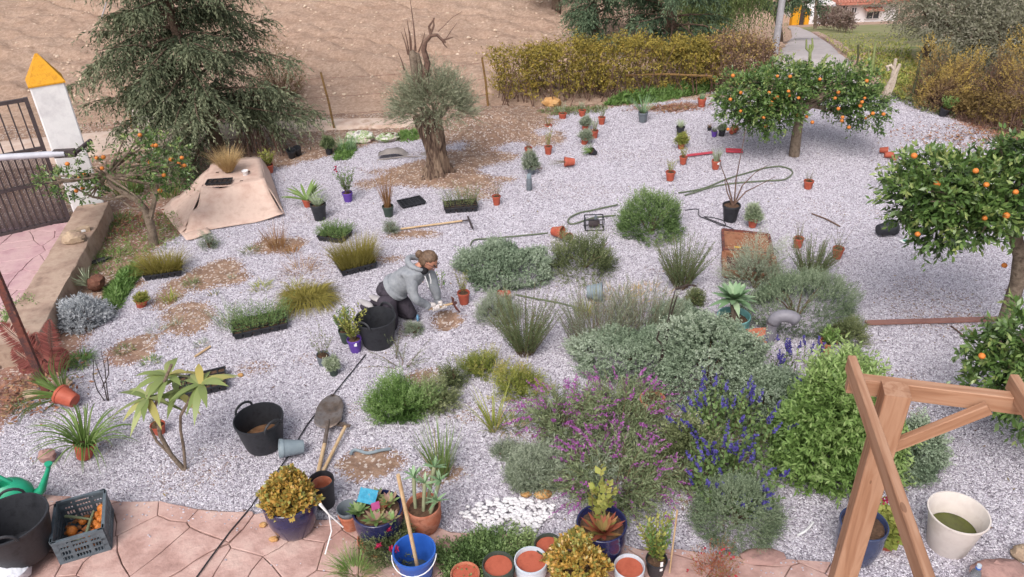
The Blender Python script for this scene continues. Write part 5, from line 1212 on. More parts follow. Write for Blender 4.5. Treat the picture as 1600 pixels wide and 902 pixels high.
def add_plant(t, kind, r, z, pw, ph):
    """plant growing from a pot: pw half width, ph height in metres"""
    F_ = Fol(); c = (0, 0, z)
    if kind == 'none': return
    k, mt = kind.split(':')
    if k == 'thin': F_.bush(c, r * .3, 12, ph, 14, .035, .010, .7, pw / max(ph, .02), .1, tint=.5); G = Fol(); G.last = F_.last; G.stems(.003); G.build('stem', MATS['stem_tint'], t)
    elif k == 'round': F_.dome((0, 0, z), pw, pw, ph, int(260 + 3000 * pw), .06, 8, .024, .009, .8, .5, .3, .25, tint=.5)
    elif k == 'tuft': F_.grass(c, r * .5, 110, ph * 1.2, .007, pw / max(ph, .02), .3, 4, .5)
    elif k == 'spiky': F_.blades(*F_.fan(46, r * .25, 1.1, c, .1), ph * 1.1, .014, .15, 3, .5)
    elif k == 'ros': F_.blades(*F_.fan(34, r * .15, 2.2, c, .2), ph * 1.15, .035, .2, 5, .5, bell=1)
    elif k == 'leafy': F_.bush(c, r * .3, 22, ph, 16, .05, .020, .8, pw / max(ph, .02), .15, tint=.5, flat=.6); G = Fol(); G.last = F_.last; G.stems(.004); G.build('stem', MATS['stem_tint'], t)
    elif k == 'twig':
        F_.bush(c, r * .3, 14, ph, 7, .02, .007, .7, pw / max(ph, .02), .05, tint=.5); G = Fol(); G.last = F_.last; G.stems(.003); G.build('stem', MATS['stem_tint'], t)
    F_.build('foliage', LM[mt], t)
def potted(x, yb, wpx, hpx, pk, kind, pw, ph, label, tilt=None, name='potted_plant', cat=None, empty=False, z=0, extra=None, **k):
    m_ = MPP(x, yb); an = math.asin(-ray(x, yb).normalized().z); r = wpx * m_ / 2 / 1.06; h = max(hpx * m_ / math.cos(an) * .92, .05)
    if yb < 300: r *= 1.12; h *= 1.12
    loc = P(x, yb); loc.y += r * .8 ; loc.z = z
    rot = 0
    if tilt:   # (tip angle, heading): fallen over
        a, hd = tilt; rot = (a, 0, hd)
        if a > 1.0: loc.z = z + r * .97
    t = thing(name if kind != 'none' else 'plant_pot', label, cat or ('potted plant' if kind != 'none' else 'pot'), loc, rot)
    pot(t, r, h, PM[pk] if isinstance(pk, str) else pk, empty=empty, **k)
    add_plant(t, kind, r, h * (.85 if not empty else .1), pw * m_, ph * m_ / math.cos(an) if ph else .1)
    if extra: extra(t, r, h)
    return t
def tagcard(t, r, h):
    q = MB(); q.box((r * .3, -r * .98, h * .8), (.03, .003, .04)); q.build('plant_label', m_white, t, None, False)
SI = 1.45
# far scatter of nursery pots, row by row
potted(857, 206, 10.5, 9, 't', 'twig:yellowg', 6, 12, 'little terracotta pot with a pale tag nearest the brown mound', extra=tagcard)
potted(857, 243, 11.5, 12, 't', 'thin:yellowg', 7, 30, 'terracotta pot with a yellow topped plant on long stems below the brown mound')
potted(826, 243, 11.5, 10, 't', 'twig:redleaf', 5, 12, 'terracotta pot half hidden behind the grey potted lavender')
potted(830, 274, 13.5, 12, 'g', 'round:lavender', 14, 26, 'grey green lavender in a grey pot behind the slim grey bottle')
potted(879.5, 190, 11.5, 11, 't', 'thin:pale', 10, 18, 'terracotta pot with wispy plant near the boulder')
potted(910, 184, 10.5, 10, 't', 'thin:pale', 10, 16, 'terracotta pot with wispy plant, farthest back of the cluster by the hedge')
potted(940.5, 196, 10.5, 11, 't', 'thin:pale', 7, 18, 'terracotta pot with a thin plant at the right of the far cluster')
potted(915, 206, 11, 11, 't', 'round:lavender', 9, 11, 'terracotta pot with a rounded grey plant, upper of two alike')
potted(929, 218, 11.5, 12, 't', 'thin:pale', 8, 20, 'terracotta pot with pale stems in the middle of the far cluster')
potted(913, 227, 11.5, 11, 't', 'round:lavender', 10, 12, 'tilted terracotta pot with a rounded grey plant, lower of two alike', (.2, 1.2))
potted(931, 242, 11, 9, 'k', 'spiky:mid', 14, 16, 'black pot lying over with a dark spiky plant', (.9, -1.2))
potted(898, 262, 14, 14, 't', 'twig:pale', 4, 24, 'terracotta pot lying on its side with a thin plant spilling out left', (1.5, -1.5))
potted(1005, 193, 14, 15, 'g', 'spiky:agave', 18, 34, 'grey pot with a blue grey yucca standing alone in the far gravel')
potted(1097, 169, 12, 13, 't', 'tuft:agave', 4, 12, 'bright terracotta pot near the green ground cover')
potted(1063.5, 212, 12.5, 12, 'k', 'spiky:pale', 9, 14, 'black pot with a pale spiky plant, top of the middle row')
potted(1065, 234, 11, 10, 't', 'round:yellowg', 10, 16, 'small pot hidden under a rounded yellow green plant')
potted(1068, 258, 11.5, 11, 't', 'thin:yellowg', 9, 18, 'terracotta pot with yellow leaves at the end of the red strip')
potted(1048, 284, 14, 13, 't', 'thin:yellowg', 8, 22, 'terracotta pot with a thin yellow plant, lowest of the middle row')
potted(1119, 266, 13, 13, 't', 'tuft:pale', 10, 24, 'terracotta pot with a white tag and pale grassy plant', extra=tagcard)
potted(1109, 205, 7, 5, 'k', 'twig:redleaf', 4, 6, 'tiny flat dark pot beside the purple pot')
potted(1116.5, 214.5, 9, 8, 'p', 'tuft:lavender', 4, 8, 'small purple pot under the orange tree branches')
potted(1128.5, 214, 10.5, 11, 'k', 'round:lavender', 6, 7, 'dark pot with grey plant beside the small purple pot')
potted(1143, 213, 9.5, 9, 't', 'round:redleaf', 5, 8, 'terracotta pot fallen over near the purple pot', (1.4, 2.5))
potted(1264, 297, 14, 12, 't', 'twig:olive', 12, 18, 'terracotta pot with a twiggy plant right of the hose loop')
potted(1375, 241, 10, 11, 't', 'none', 0, 0, 'terracotta pot lying on its side, upper left of three', (1.5, 1.2), empty=True)
potted(1383, 249, 10, 11, 't', 'none', 0, 0, 'terracotta pot lying on its side, lowest of three', (1.5, 1.5), empty=True)
potted(1394, 249, 9, 9, 'c', 'none', 0, 0, 'darker clay pot lying beside two fallen terracotta pots', (1.5, .2), empty=True)
potted(1475, 183, 14, 13, 'k', 'leafy:lush', 16, 22, 'tilted black pot with a leafy green plant at the gravel edge', (.25, .5))
potted(1381, 172, 12, 14, 'k', 'twig:olive', 6, 10, 'black pot behind the right side of the lone orange tree')
potted(1177, 357, 16, 15, 't', 'round:pale', 14, 24, 'terracotta pot with a pale grey green bushy plant near the hatch')
potted(1248, 389, 16.5, 16, 't', 'twig:pale', 12, 26, 'terracotta pot with a wispy plant above the rosemary behind the santolina')
potted(1310, 406, 18, 17, 't', 'twig:pale', 18, 30, 'terracotta pot with a wispy plant, rightmost near the fallen black pot')
potted(725, 478, 20, 19, 't', 'thin:yellowg', 12, 34, 'terracotta pot with a yellowish plant just right of the kneeling person')
potted(797, 471, 19, 17, 't', 'none', 0, 0, 'empty terracotta pot lying in front of the feathery cushion shrub', (1.5, -1.2), empty=True)
potted(864, 373, 20, 17, 't', 'none', 0, 0, 'larger terracotta pot lying on its side by the hose end', (1.45, 1.0), empty=True)
potted(886, 376, 14, 13, 'c', 'twig:olive', 12, 22, 'small clay pot tipped against the loose green shrub', (1.3, .2))
potted(776, 322, 14, 15, 't', 'twig:olive', 14, 26, 'terracotta pot with a thin twiggy plant beside the seedling tray')
potted(420, 272, 14, 12, 't', 'leafy:yellowg', 14, 26, 'terracotta pot with a yellow green leafy plant behind the cardboard')
potted(455, 248, 13, 13, 'k', 'none', 0, 0, 'leaning empty black pot, left of a pair below the stick pile', (.3, .4), empty=True)
potted(466, 244, 12, 13, 'k', 'none', 0, 0, 'leaning empty black pot, right of a pair below the stick pile', (.3, -.2), empty=True)
potted(514, 243, 12, 13, 'k', 'round:rosemary', 10, 18, 'black pot with a dark bushy plant beside the chive clump')
potted(543.5, 318, 17, 16, 'p', 'leafy:mid', 18, 44, 'purple pot with a small rose bush and a red bloom', extra=lambda t, r, h: Fol().leaves(A3(-.12, 0, .50) + rng.normal(0, .012, (14, 3)), rdir(14), .035, .03).build('rose', LM['pink'], t))
potted(480, 326, 15, 14, 't', 'ros:greengrass', 24, 34, 'terracotta pot with a small fan palm behind the black agave pot')
potted(499, 348, 25, 28, 'k', 'spiky:pale', 16, 24, 'black pot holding a small pale leaved agave')
potted(607, 342, 18, 19, 'd', 'tuft:rust', 20, 66, 'dark green pot with tall reddish ornamental grass')
potted(218, 483, 20, 15, 't', 'round:yellowg', 9, 9, 'small tilted terracotta pot beside the green ground cover strip', (.3, 1.2))
potted(541, 540, 22, 22, 'd', 'leafy:mid', 18, 40, 'dark green pot with leafy stems behind the purple pot')
potted(555, 554, 23, 22, 'p', 'leafy:yellowg', 24, 50, 'purple pot with a yellow green bushy plant left of the black tub', extra=tagcard)
potted(504, 574, 21, 18, 'g', 'thin:olive', 26, 44, 'tilted grey pot with straggly stems in the middle of the gravel', (.15, .9))
potted(521, 590, 17, 16, 'd', 'round:pale', 10, 14, 'small dark pot with a pale plant below the tilted grey pot')
potted(247, 682, 23, 15, 't', 'twig:olive', 9, 12, 'terracotta pot standing behind the plumeria branches')
potted(1294, 560, 26, 24, 'c', 'leafy:lush', 16, 20, 'brown clay pot at the foot of the santolina mound')
potted(1020, 662, 40, 32, 'c', 'twig:olive', 22, 14, 'open terracotta pot among the purple salvia')
# strappy plants in tipped pots on the left
def strappy(x, yb, w, h, label, tilt, n=60):
    t = potted(x, yb, w, h, 't', 'none', 0, 0, label, tilt, name='potted_plant', cat='potted plant'); t.name = 'potted_plant'
    m_ = MPP(x, yb); F_ = Fol(); F_.blades(*F_.fan(int(n * 1.5), .03, .9, (0, 0, .1)), .72, .019, .6, 6, .5); F_.build('leaves', LM['greengrass'], t); return t
strappy(126, 722, 33, 26, 'tilted terracotta pot with long strappy green leaves in the foreground', (.30, 1.9))
strappy(116, 646, 32, 26, 'fallen terracotta pot with strappy leaves spilling to the left', (1.25, -1.9), 40)

# slim grey bottle
t = thing('grey_bottle', 'slim grey bottle standing in front of the potted lavender', 'bottle', P(827, 297)); s = MPP(827, 290)
q = MB(); q.lathe([(0, 0), (4.2 * s, 0), (4.4 * s, .01), (4.4 * s, 17 * s), (3.6 * s, 20 * s)], 16); q.build('body', m_grey, t)
q = MB(); q.lathe([(3.7 * s, 20 * s), (3.7 * s, 25 * s), (3.2 * s, 26 * s), (0, 26 * s)], 16); q.build('cap', m_bluegrey, t)
# large black pot with a bare sapling
t = potted(1143, 349, 28, 27, 'k', 'none', 0, 0, 'black pot with a leafless sapling in the far gravel', name='potted_plant', cat='potted plant', inner=.92); t.name = 'bare_sapling'
q = MB(); b_ = t.location.copy()
for pts in ([(1146, 322), (1138, 290), (1126, 258), (1122, 240)], [(1146, 322), (1160, 290), (1180, 270), (1200, 258)], [(1147, 322), (1150, 280), (1158, 240), (1166, 198)], [(1147, 320), (1165, 300), (1195, 285), (1212, 276)], [(1145, 322), (1136, 300), (1132, 280)]):
    q.tube([PY(x, y, b_.y) - b_ for x, y in pts], [.011, .008, .005, .003][:len(pts)], 6)
q.build('stem', m_twig, t)
potted(1374, 374, 25, 28, 'k', 'none', 0, 0, 'black nursery pot lying on its side right of the garden', (1.52, 1.75), empty=True)
t = thing('uprooted_plant', 'yellow green plant lying flat beside the fallen black pot', 'plant', P(1412, 378), (1.35, 0, 1.35))
F_ = Fol(); F_.bush((0, 0, 0), .03, 9, .8, 18, .085, .03, .6, .35, .1, t0=.5, tint=.6); F_.build('foliage', LM['yellowg'], t); G = Fol(); G.last = F_.last; G.stems(.005); G.build('stem', MATS['stem_tint'], t)
t = thing('plant_card', 'small white and green plant card lying beside the fallen black pot', 'card', P(1414, 378), .2)
q = MB(); q.box((0, 0, .012), (.12, .085, .004)); q.build('card', m_white, t, None, False); q = MB(); q.box((.01, 0, .0155), (.07, .06, .002)); q.build('print', mat('green_print', ['4a8a78'], .6), t, None, False)
# grey-blue pots lying about
potted(474, 716, 30, 30, 'b', 'none', 0, 0, 'blue grey pot lying on its side beside the shovel', (1.35, 1.15 + 3.9), empty=True)
potted(918, 474, 30, 22, 'b', 'none', 0, 0, 'grey green pot lying on its side at the straw grass', (1.5, 1.4), empty=True)

# ================================================================ SEEDLING TRAYS
m_tray = mat('tray_plastic', ['232428', '2c2d32', '35363b'], .55, 12, .001, .4)
def tray(cx, cy, L, D_, hd, label, plant=None, h=.075, nx=6, ny=4, ph=.2, n=300, mt='olivegrass', soil=True, z=0.01, W_=.006, spread=.5, droop=.35):
    c = P(cx, cy, z); t = thing('seedling_tray', label, 'tray', c, hd); q = MB()
    q.box((0, -D_ / 2, h - .008), (L, .012, .016)); q.box((0, D_ / 2, h - .008), (L, .012, .016)); q.box((-L / 2, 0, h - .008), (.012, D_ + .012, .016)); q.box((L / 2, 0, h - .008), (.012, D_ + .012, .016))
    for i in range(1, nx): q.box((-L / 2 + L * i / nx, 0, h - .010), (.008, D_ - .012, .006))
    for j in range(1, ny): q.box((0, -D_ / 2 + D_ * j / ny, h - .0115), (L - .012, .008, .006))
    q.build('rim', m_tray, t, None, False)
    q = MB(); a, b2 = L / nx / 2 * .96, D_ / ny / 2 * .96; k = .72
    q.add([(-a * k, -b2 * k, 0), (a * k, -b2 * k, 0), (a * k, b2 * k, 0), (-a * k, b2 * k, 0), (-a, -b2, h - .016), (a, -b2, h - .016), (a, b2, h - .016), (-a, b2, h - .016)], [(3, 2, 1, 0), (0, 1, 5, 4), (1, 2, 6, 5), (2, 3, 7, 6), (3, 0, 4, 7)])
    cell = q.mesh('cell', m_tray, False)
    for i in range(nx):
        for j in range(ny): link('cell', cell, t, (-L / 2 + L * (i + .5) / nx, -D_ / 2 + D_ * (j + .5) / ny, 0))
    if soil:
        q = MB()
        for i in range(nx):
            for j in range(ny): q.box((-L / 2 + L * (i + .5) / nx, -D_ / 2 + D_ * (j + .5) / ny, h - .028), (L / nx * .86, D_ / ny * .86, .014), random.uniform(-.1, .1))
        q.build('soil', m_soil, t, None, False)
    if plant:
        F_ = Fol(); p = np.stack([rng.uniform(-L / 2 + .02, L / 2 - .02, n), rng.uniform(-D_ / 2 + .02, D_ / 2 - .02, n), np.full(n, h - .02)], 1)
        D = unit(np.stack([p[:, 0] / L * spread * 2, p[:, 1] / D_ * spread * 2, np.ones(n)], 1) + rdir(n) * spread * .5)
        if plant == 'grass': F_.blades(p, D, ph * (.6 + .6 * rng.random(n)), W_, droop * (.5 + rng.random(n)), 5, .5)
        else: F_.shoots(p, D, ph * (.6 + .6 * rng.random(n)), 14, .028, .008, .7, .1, .1, .4, tint=.5, lt=.3)
        F_.build('seedlings', LM[mt], t)
    return t
tray(257, 428, .42, .26, .25, 'black cell tray of olive coloured fine grass near the low wall', 'grass', ph=.34, n=900, spread=.7)
tray(407, 512, .56, .30, .35, 'black cell tray of bushy green seedlings on the left gravel', 'herb', ph=.26, n=300, mt='mid', spread=.6)
tray(481, 471, .44, .32, .25, 'tray of drooping yellow green grass, left of the taller grass tray', 'grass', ph=.34, n=1200, spread=1.3, droop=.9, mt='olivegrass')
tray(557, 418, .44, .28, .45, 'black cell tray of tall upright olive grass behind the person', 'grass', ph=.38, n=1300, spread=.5, droop=.2)
tray(524, 372, .36, .28, -.35, 'black tray of low dark green seedlings below the agave pot', 'herb', ph=.17, n=260, mt='mid', spread=.7)
tray(720, 326, .46, .26, .12, 'black cell tray of sparse seedlings beside the olive mound', 'herb', ph=.30, n=150, mt='olive', spread=.4)
tray(643, 319, .34, .24, .45, 'empty black cell tray lying on the gravel', None, h=.05, soil=False)
tray(318, 604, .44, .30, .35, 'nearly empty black cell tray behind the plumeria leaves', 'herb', ph=.1, n=14, mt='mid')

# ================================================================ CARDBOARD TABLE
m_card = mat('cardboard', ['b5968a', 'c4a89b', 'ceb5a8', 'bb9f92'], .85, 4, .003, .2)
b_ = P(352, 330); t = thing('cardboard_cover', 'large sheet of brown cardboard draped over a low stand', 'cardboard', b_); ztop = .34
TL, TR, BR, BL = [P(x, y, ztop) - b_ for x, y in ((330, 258), (406, 246), (414, 286), (316, 296))]
f0, f1 = P(290, 366, .02) - b_, P(444, 340, .02) - b_
def sheet(A_, B_, C_, D_, n=10, sag=.02, seed=1, name='panel', th=.006):
    q = MB(); vs = []
    for i in range(n + 1):
        for j in range(n + 1):
            u, w = i / n, j / n; p = A_.lerp(B_, u).lerp(D_.lerp(C_, u), w); p = p + Vector((0, 0, sag * (float(vn(u * 3 + seed, w * 3 + seed * 2)) - .5) + .012 * abs(math.sin(w * 6 + u * 2 + seed)) + .010 * abs(math.sin(u * 5 + seed)))); vs.append(p)
    q.add(vs, [(i * (n + 1) + j, (i + 1) * (n + 1) + j, (i + 1) * (n + 1) + j + 1, i * (n + 1) + j + 1) for i in range(n) for j in range(n)])
    o = q.build(name, m_card, t, None, True, 60); md = o.modifiers.new('thickness', 'SOLIDIFY'); md.thickness = th; return o
sheet(TL, TR, BR, BL, 10, .02, 1, 'top_panel'); sheet(BL, BR, f1, f0, 16, .12, 2, 'front_panel'); sheet(TL - Vector((0, 0, .005)), BL - Vector((0, 0, .005)), f0 + Vector((-.03, .1, .03)), P(268, 320, .02) - b_, 8, .05, 3, 'side_panel'); sheet(TR - Vector((0, 0, .004)), TL - Vector((0, 0, .004)), P(330, 268, .0) - b_, P(414, 252, .0) - b_, 8, .03, 4, 'back_panel'); sheet(BR - Vector((0, 0, .005)), TR - Vector((0, 0, .005)), P(420, 265, .02) - b_, f1 + Vector((0, .04, 0)), 8, .03, 5, 'side_panel')
fl0 = [P(*q_) - b_ for q_ in ((258, 318, .02), (300, 300, .10), (312, 350, .06), (282, 366, .02))]; sheet(*fl0, 8, .05, 6, 'flap'); sheet(*[P(*q_) - b_ for q_ in ((250, 326, .02), (290, 306, .03), (330, 366, .03), (292, 378, .02))], 8, .03, 9, 'flap')
q = MB()
for dx, dy in ((-.2, -.1), (.25, -.1), (.25, .25), (-.2, .25)): q.box((dx, dy + .3, .19), (.04, .04, .36))
q.build('stand_legs', m_twig, t, None, False)
zc = ztop + .012
tr_ = tray(343, 287, .34, .17, .1, 'small black tray lying on the cardboard', None, h=.045, nx=5, ny=3, soil=True, z=zc)
t = thing('straw_grass', 'blond feathery grass lying on top of the cardboard', 'grass', P(358, 270, zc)); F_ = Fol(); F_.grass((0, 0, .03), .07, 760, .50, .005, .75, .3, 5, .5); F_.build('blades', LM['dry'], t); q = MB(); q.blob((0, 0, .035), .06, 10, 6, .1, (1, 1, .7)); q.build('root_ball', m_soil, t)
t = thing('white_cup', 'small white pot beside the blond grass on the cardboard', 'pot', P(384, 274, zc)); potmesh(.045, .075, empty=True).build('pot', m_white, t)

# ================================================================ BLACK TUBS AND BUCKETS
def tub(loc, r, h, label, soil=None, tilt=0, handles=True, mt=m_black, lipr=1.03, name='rubber_tub', oval=1.0, hd=0):
    t = thing(name, label, 'tub', loc, (tilt, 0, hd)); q = MB()
    q.lathe([(0, 0), (r * .74, 0), (r * .78, .02), (r * .9, h * .5), (r, h - .02), (r * lipr, h - .02), (r * lipr, h), (r * .975, h), (r * .955, h - .02), (r * .86, h * .5), (r * .73, .03), (0, .03)], 36, sy=oval); q.build('body', mt, t, None, True, 40)
    if handles:
        for s_ in (-1, 1):
            q = MB(); pts = []
            for i in range(9):
                a = math.pi * i / 8; pts.append((.085 * math.cos(a), s_ * r * oval * 1.0, h - .012 + .07 * math.sin(a)))
            q.tube(pts, .011, 7); q.build('handle', mt, t)
    if soil:
        q = MB(); rr = r * (.75 + .22 * soil); q.lathe([(rr, h * soil - .02), (rr * .6, h * soil + .02), (0, h * soil + .035)], 20, wob=.02, sy=oval); q.build('soil', mat('dug_earth', ['6f4c33', '8c6547', 'a98463'], .95, 14, .02), t)
    return t
m_ = MPP(412, 690); tb = P(414, 694); tub(tb, .205, .30, 'black rubber tub with a little earth in it on the left gravel', .35, hd=.9)
q = MB(); q.box((.155, -.12, .1), (.035, .004, .028), .85); 
tb = P(592, 536); tub(tb, .205, .32, 'empty black rubber tub beside the kneeling person', hd=-.5)
# stack of black tubs at the left
for i in range(3):
    tb = P(38, 862, .036 + .05 * i); tub(tb, .255, .34, ['lowest black tub of the stack beside the crate', 'middle black tub of the stack beside the crate', 'topmost black tub of the stack beside the crate'][i], hd=.4, oval=.96, handles=(i == 2))
# watering can
m_can = mat('green_plastic', ['1f8f6c', '279c78', '2aa883'], .4, 6, .001, .45)
t = thing('watering_can', 'green plastic watering can behind the stacked black tubs', 'watering can', P(22, 792, .036), .25)
q = MB(); q.lathe([(0, 0), (.15, 0), (.165, .02), (.16, .16), (.12, .23), (.07, .26), (.05, .25), (.05, .2), (0, .2)], 26, sx=1.15, sy=.8); q.build('body', m_can, t)
q = MB(); q.tube([(.15, 0, .06), (.24, 0, .12), (.33, 0, .28), (.36, 0, .34)], [.05, .032, .018, .016], 12); q.build('spout', m_can, t)
q = MB(); q.lathe([(.018, 0), (.03, .03), (.028, .035), (0, .036)], 12, (.355, 0, .335), rot_to((.3, 0, 1))); q.build('rose', m_can, t)
q = MB(); q.tube([(.06, 0, .25), (0, 0, .33), (-.12, 0, .32), (-.22, 0, .22), (-.19, 0, .08)], .016, 10); q.build('handle', m_can, t)

# ================================================================ CRATE WITH ORANGES
cz = .036; ctop = .26
C = [P(87, 786, ctop), P(161, 765, ctop), P(163, 825, ctop), P(78, 849, ctop)]
cc = sum(C, Vector()) / 4; ux = ((C[1] - C[0]) + (C[2] - C[3])) / 2; uy = ((C[0] - C[3]) + (C[1] - C[2])) / 2; Lx, Ly = ux.length, uy.length
Lx, Ly = max(Lx, .3), max(Ly, .3); ca = math.atan2(ux.y, ux.x); ch = ctop - cz
crate = thing('plastic_crate', 'grey slatted plastic crate standing on the paving', 'crate', (cc.x, cc.y, cz), ca)
m_crate = mat('crate_plastic', ['4a545c', '5a646c', '66717a'], .55, 14, .001, .4)
def crate_side(L, rotz, off):
    q = MB(); M = Matrix.Rotation(rotz, 3, 'Z')
    def bx(c, d): q.box(M @ Vector((c[0], c[1] + off, c[2])), d, M=M)
    bx((0, 0, ch - .012), (L, .022, .024)); bx((0, 0, .012), (L, .014, .024)); bx((0, 0, ch * .30), (L, .012, .016)); bx((0, 0, ch * .55), (L, .012, .02))
    for s_ in (-1, 1): bx((s_ * (L / 2 - .018), 0, ch / 2), (.034, .012, ch)); bx((s_ * L / 6, 0, ch * .5), (.02, .011, ch - .04))
    n = int(L / .02)
    for i in range(1, n): bx((-L / 2 + L * i / n, .001, ch * .43), (.006, .008, ch * .76))
    bx((0, 0, ch * .74), (L * .94, .008, ch * .10)); bx((-L * .36, 0, ch * .87), (L * .26, .009, ch * .2)); bx((L * .36, 0, ch * .87), (L * .26, .009, ch * .2))
    q.build('side_panel', m_crate, crate, None, False)
crate_side(Lx, 0, Ly / 2); crate_side(Lx, math.pi, Ly / 2); crate_side(Ly - .02, math.pi / 2, Lx / 2); crate_side(Ly - .02, -math.pi / 2, Lx / 2)
q = MB(); q.box((0, 0, .006), (Lx - .02, Ly - .02, .01))
for i in range(8): q.box((-Lx / 2 + Lx * (i + .5) / 8, 0, .014), (.012, Ly - .03, .008))
q.build('base', m_crate, crate, None, False)
R = random.Random(12); Mc = Matrix.Rotation(ca, 3, 'Z')
spots = [(-.09, .02, .075, .04, 'large orange lying at the left inside the crate'), (.12, .15, .10, .036, 'orange at the back right corner inside the crate'), (.08, .10, .085, .034, 'orange in front of the back corner one in the crate'), (.11, .05, .08, .032, 'orange along the right wall of the crate'), (.07, .02, .08, .032, 'orange near the middle right of the crate'), (.05, -.06, .07, .033, 'yellowish orange near the crate front'), (.10, -.02, .08, .03, 'orange beside the yellowish one in the crate'), (-.02, .10, .07, .032, 'orange at the middle back of the crate'), (.03, -.10, .06, .03, 'orange closest to the front wall of the crate'), (.13, .10, .09, .03, 'orange wedged against the right wall of the crate')]
for x, y, z, r, lab in spots:
    p = cc + Mc @ Vector((x, y, 0)); o = link('orange', orange_me, None, (p.x, p.y, cz + z)); o.scale = (r, r, r * .9); o.rotation_euler = (R.random(), R.random(), 0); tag(o, lab, 'orange', 'oranges in the crate')
q = MB()
for i in range(60): q.blob((R.uniform(-.17, .17) * Lx / .42, R.uniform(-.18, .18) * Ly / .42, .03 + R.random() * .02), R.uniform(.012, .03), 7, 5, .25, (1, .8, .5), seed=i)
o = q.build('crate_peelings', mat('peelings', ['8a4a28', 'a8643a', '7a5a40', 'b87a48'], .85, 20, .004)); o.location = (cc.x, cc.y, cz); o.rotation_euler = (0, 0, ca); tag(o, 'heap of brownish peelings and scraps filling the crate bottom', 'scraps'); 
for i, (p, q_, lab) in enumerate((((-.13, .14, .13), (.06, .06, .09), 'thick pale green stalk lying across the crate'), ((.03, -.1, .12), (.07, .12, .12), 'grey green stalk leaning in the crate middle'), ((-.1, -.09, .11), (.02, -.14, .09), 'short green stalk at the crate front'))):
    a = cc + Mc @ Vector(p[:2] + (0,)); c = cc + Mc @ Vector(q_[:2] + (0,)); a.z = cz + p[2]; c.z = cz + q_[2]; q = MB(); q.tube([a, (a + c) / 2 + Vector((0, 0, .005)), c], [.012, .011, .008], 8); tag(q.build('green_stalk', mat('stalk_green', ['6c7458', '868c6c'], .8, 10, .002)), lab, 'stalk')
# white sack corner
t = thing('white_sack', 'crumpled white plastic sack at the bottom left corner', 'sack', P(14, 905, .036)); q = MB(); q.blob((0, 0, .08), .17, 16, 10, .12, (1, .8, .6), seed=3); q.build('sack', mat('sack_plastic', ['c6c9d6', 'd6d8e0', 'b3b6c6'], .45, 5, .02), t); q = MB(); q.blob((.02, .02, .19), .04, 8, 6, .3, (1, .6, 1), seed=4); q.build('knot', MATS['sack_plastic'], t)

# ================================================================ FOREGROUND POTS
def fpot(x, yb, wpx, h, mt, label, name='potted_plant', z=.036, round_=.06, empty=False, lip=1.04, **k):
    r = wpx * MPP(x, yb) / 2 / lip; loc = P(x, yb, z); loc.y += r * .7; t = thing(name, label, 'potted plant' if not empty else 'pot', loc)
    pot(t, r, h, mt, empty=empty, round_=round_, lip=lip, rim=.12, n=32, **k); return t, r
def jade(t, r, z, R_, h, n=420):
    F_ = Fol(); d = rdir(n); d[:, 2] = np.abs(d[:, 2]); k = 1 + .35 * (vn(d[:, 0] * 3 + 5, d[:, 1] * 3 + d[:, 2] * 3 + 5) - .5); rad = (.6 + .4 * rng.random(n) ** .5) * k
    F_.shoots(A3(0, 0, z) + d * A3(R_, R_, h) * rad[:, None], unit(d + Z * .6 + rdir(n) * .3), .05, 9, .035, .022, .85, 0, .2, .5, .35, tint=.15 + .6 * rad + rng.normal(0, .12, n), lt=.3, taper=0)
    F_.build('foliage', LM['jade'], t); q = MB()
    for i in range(8): a = i * .8; q.tube([(0, 0, z - .02), (R_ * .4 * math.cos(a), R_ * .4 * math.sin(a), z + h * .4), (R_ * .6 * math.cos(a), R_ * .6 * math.sin(a), z + h * .7)], [.018, .012, .008], 6)
    q.build('stem', m_stem, t)
t, r = fpot(456, 846, 82, .32, m_cobalt, 'golden jade plant in a dark blue glazed pot at the paving edge', inner=.92); jade(t, r, .28, r * .92, .20, 420)
t, r = fpot(507, 798, 40, .27, m_black, 'black pot with a reddish pot nested inside beside the jade plant', 'plant_pot', round_=0, empty=True, z=0.0)
q = potmesh(r * .78, .20, empty=True); q.build('inner_pot', m_clay, t, (0, 0, .03)); q = MB(); q.lathe([(r * .45, .06), (r * .45, .07), (0, .07)], 14); q.build('drainage_disc', m_galv, t)
t, r = fpot(547, 832, 34, .16, m_clay, 'small terracotta pot with a grey pot stacked in it', 'plant_pot', empty=True, round_=0); potmesh(r * .97, .13, empty=True, lip=1.1).build('inner_pot', m_grey, t, (0, 0, .075))
t, r = fpot(608, 876, 42, .17, m_grey, 'grey planter of crimson flowering ice plant with a white cable tie', round_=0, inner=.9)
F_ = Fol(); F_.dome((0, 0, .10), .22, .24, .17, 620, .09, 9, .034, .009, .7, .3, .35, .3, tint=.45); F_.build('foliage', LM['olive'], t)
F_ = Fol()
for x, y in ((-.03, -.17), (.06, -.2), (.09, -.2), (-.09, .12), (.0, .17), (.02, -.02)): F_.leaves(A3(x, y, .27) + rng.normal(0, .006, (24, 3)), unit(rdir(24) + Z * .6), .026, .012)
F_.build('flowers', LM['pink'], t)
b_ = t.location; q = MB(); q.tube([PY(500, 788, b_.y - .1) - b_, PY(514, 804, b_.y - .1) - b_, PY(518, 830, b_.y - .12) - b_, PY(508, 866, b_.y - .2) - b_], [.012, .006, .005, .005], 7); q.tube([PY(514, 804, b_.y - .1) - b_, PY(536, 824, b_.y - .1) - b_], .005, 6); q.build('cable_tie', m_white, t)
t, r = fpot(594, 862, 78, .32, m_cobalt, 'dark blue glazed pot of mixed succulents on a clay saucer', inner=.92, z=.05)
q = MB(); q.lathe([(0, -.014), (r * .98, -.014), (r * 1.04, .02), (r * 1.0, .022), (r * .95, 0), (0, 0)], 30); q.build('saucer', m_clay, t)
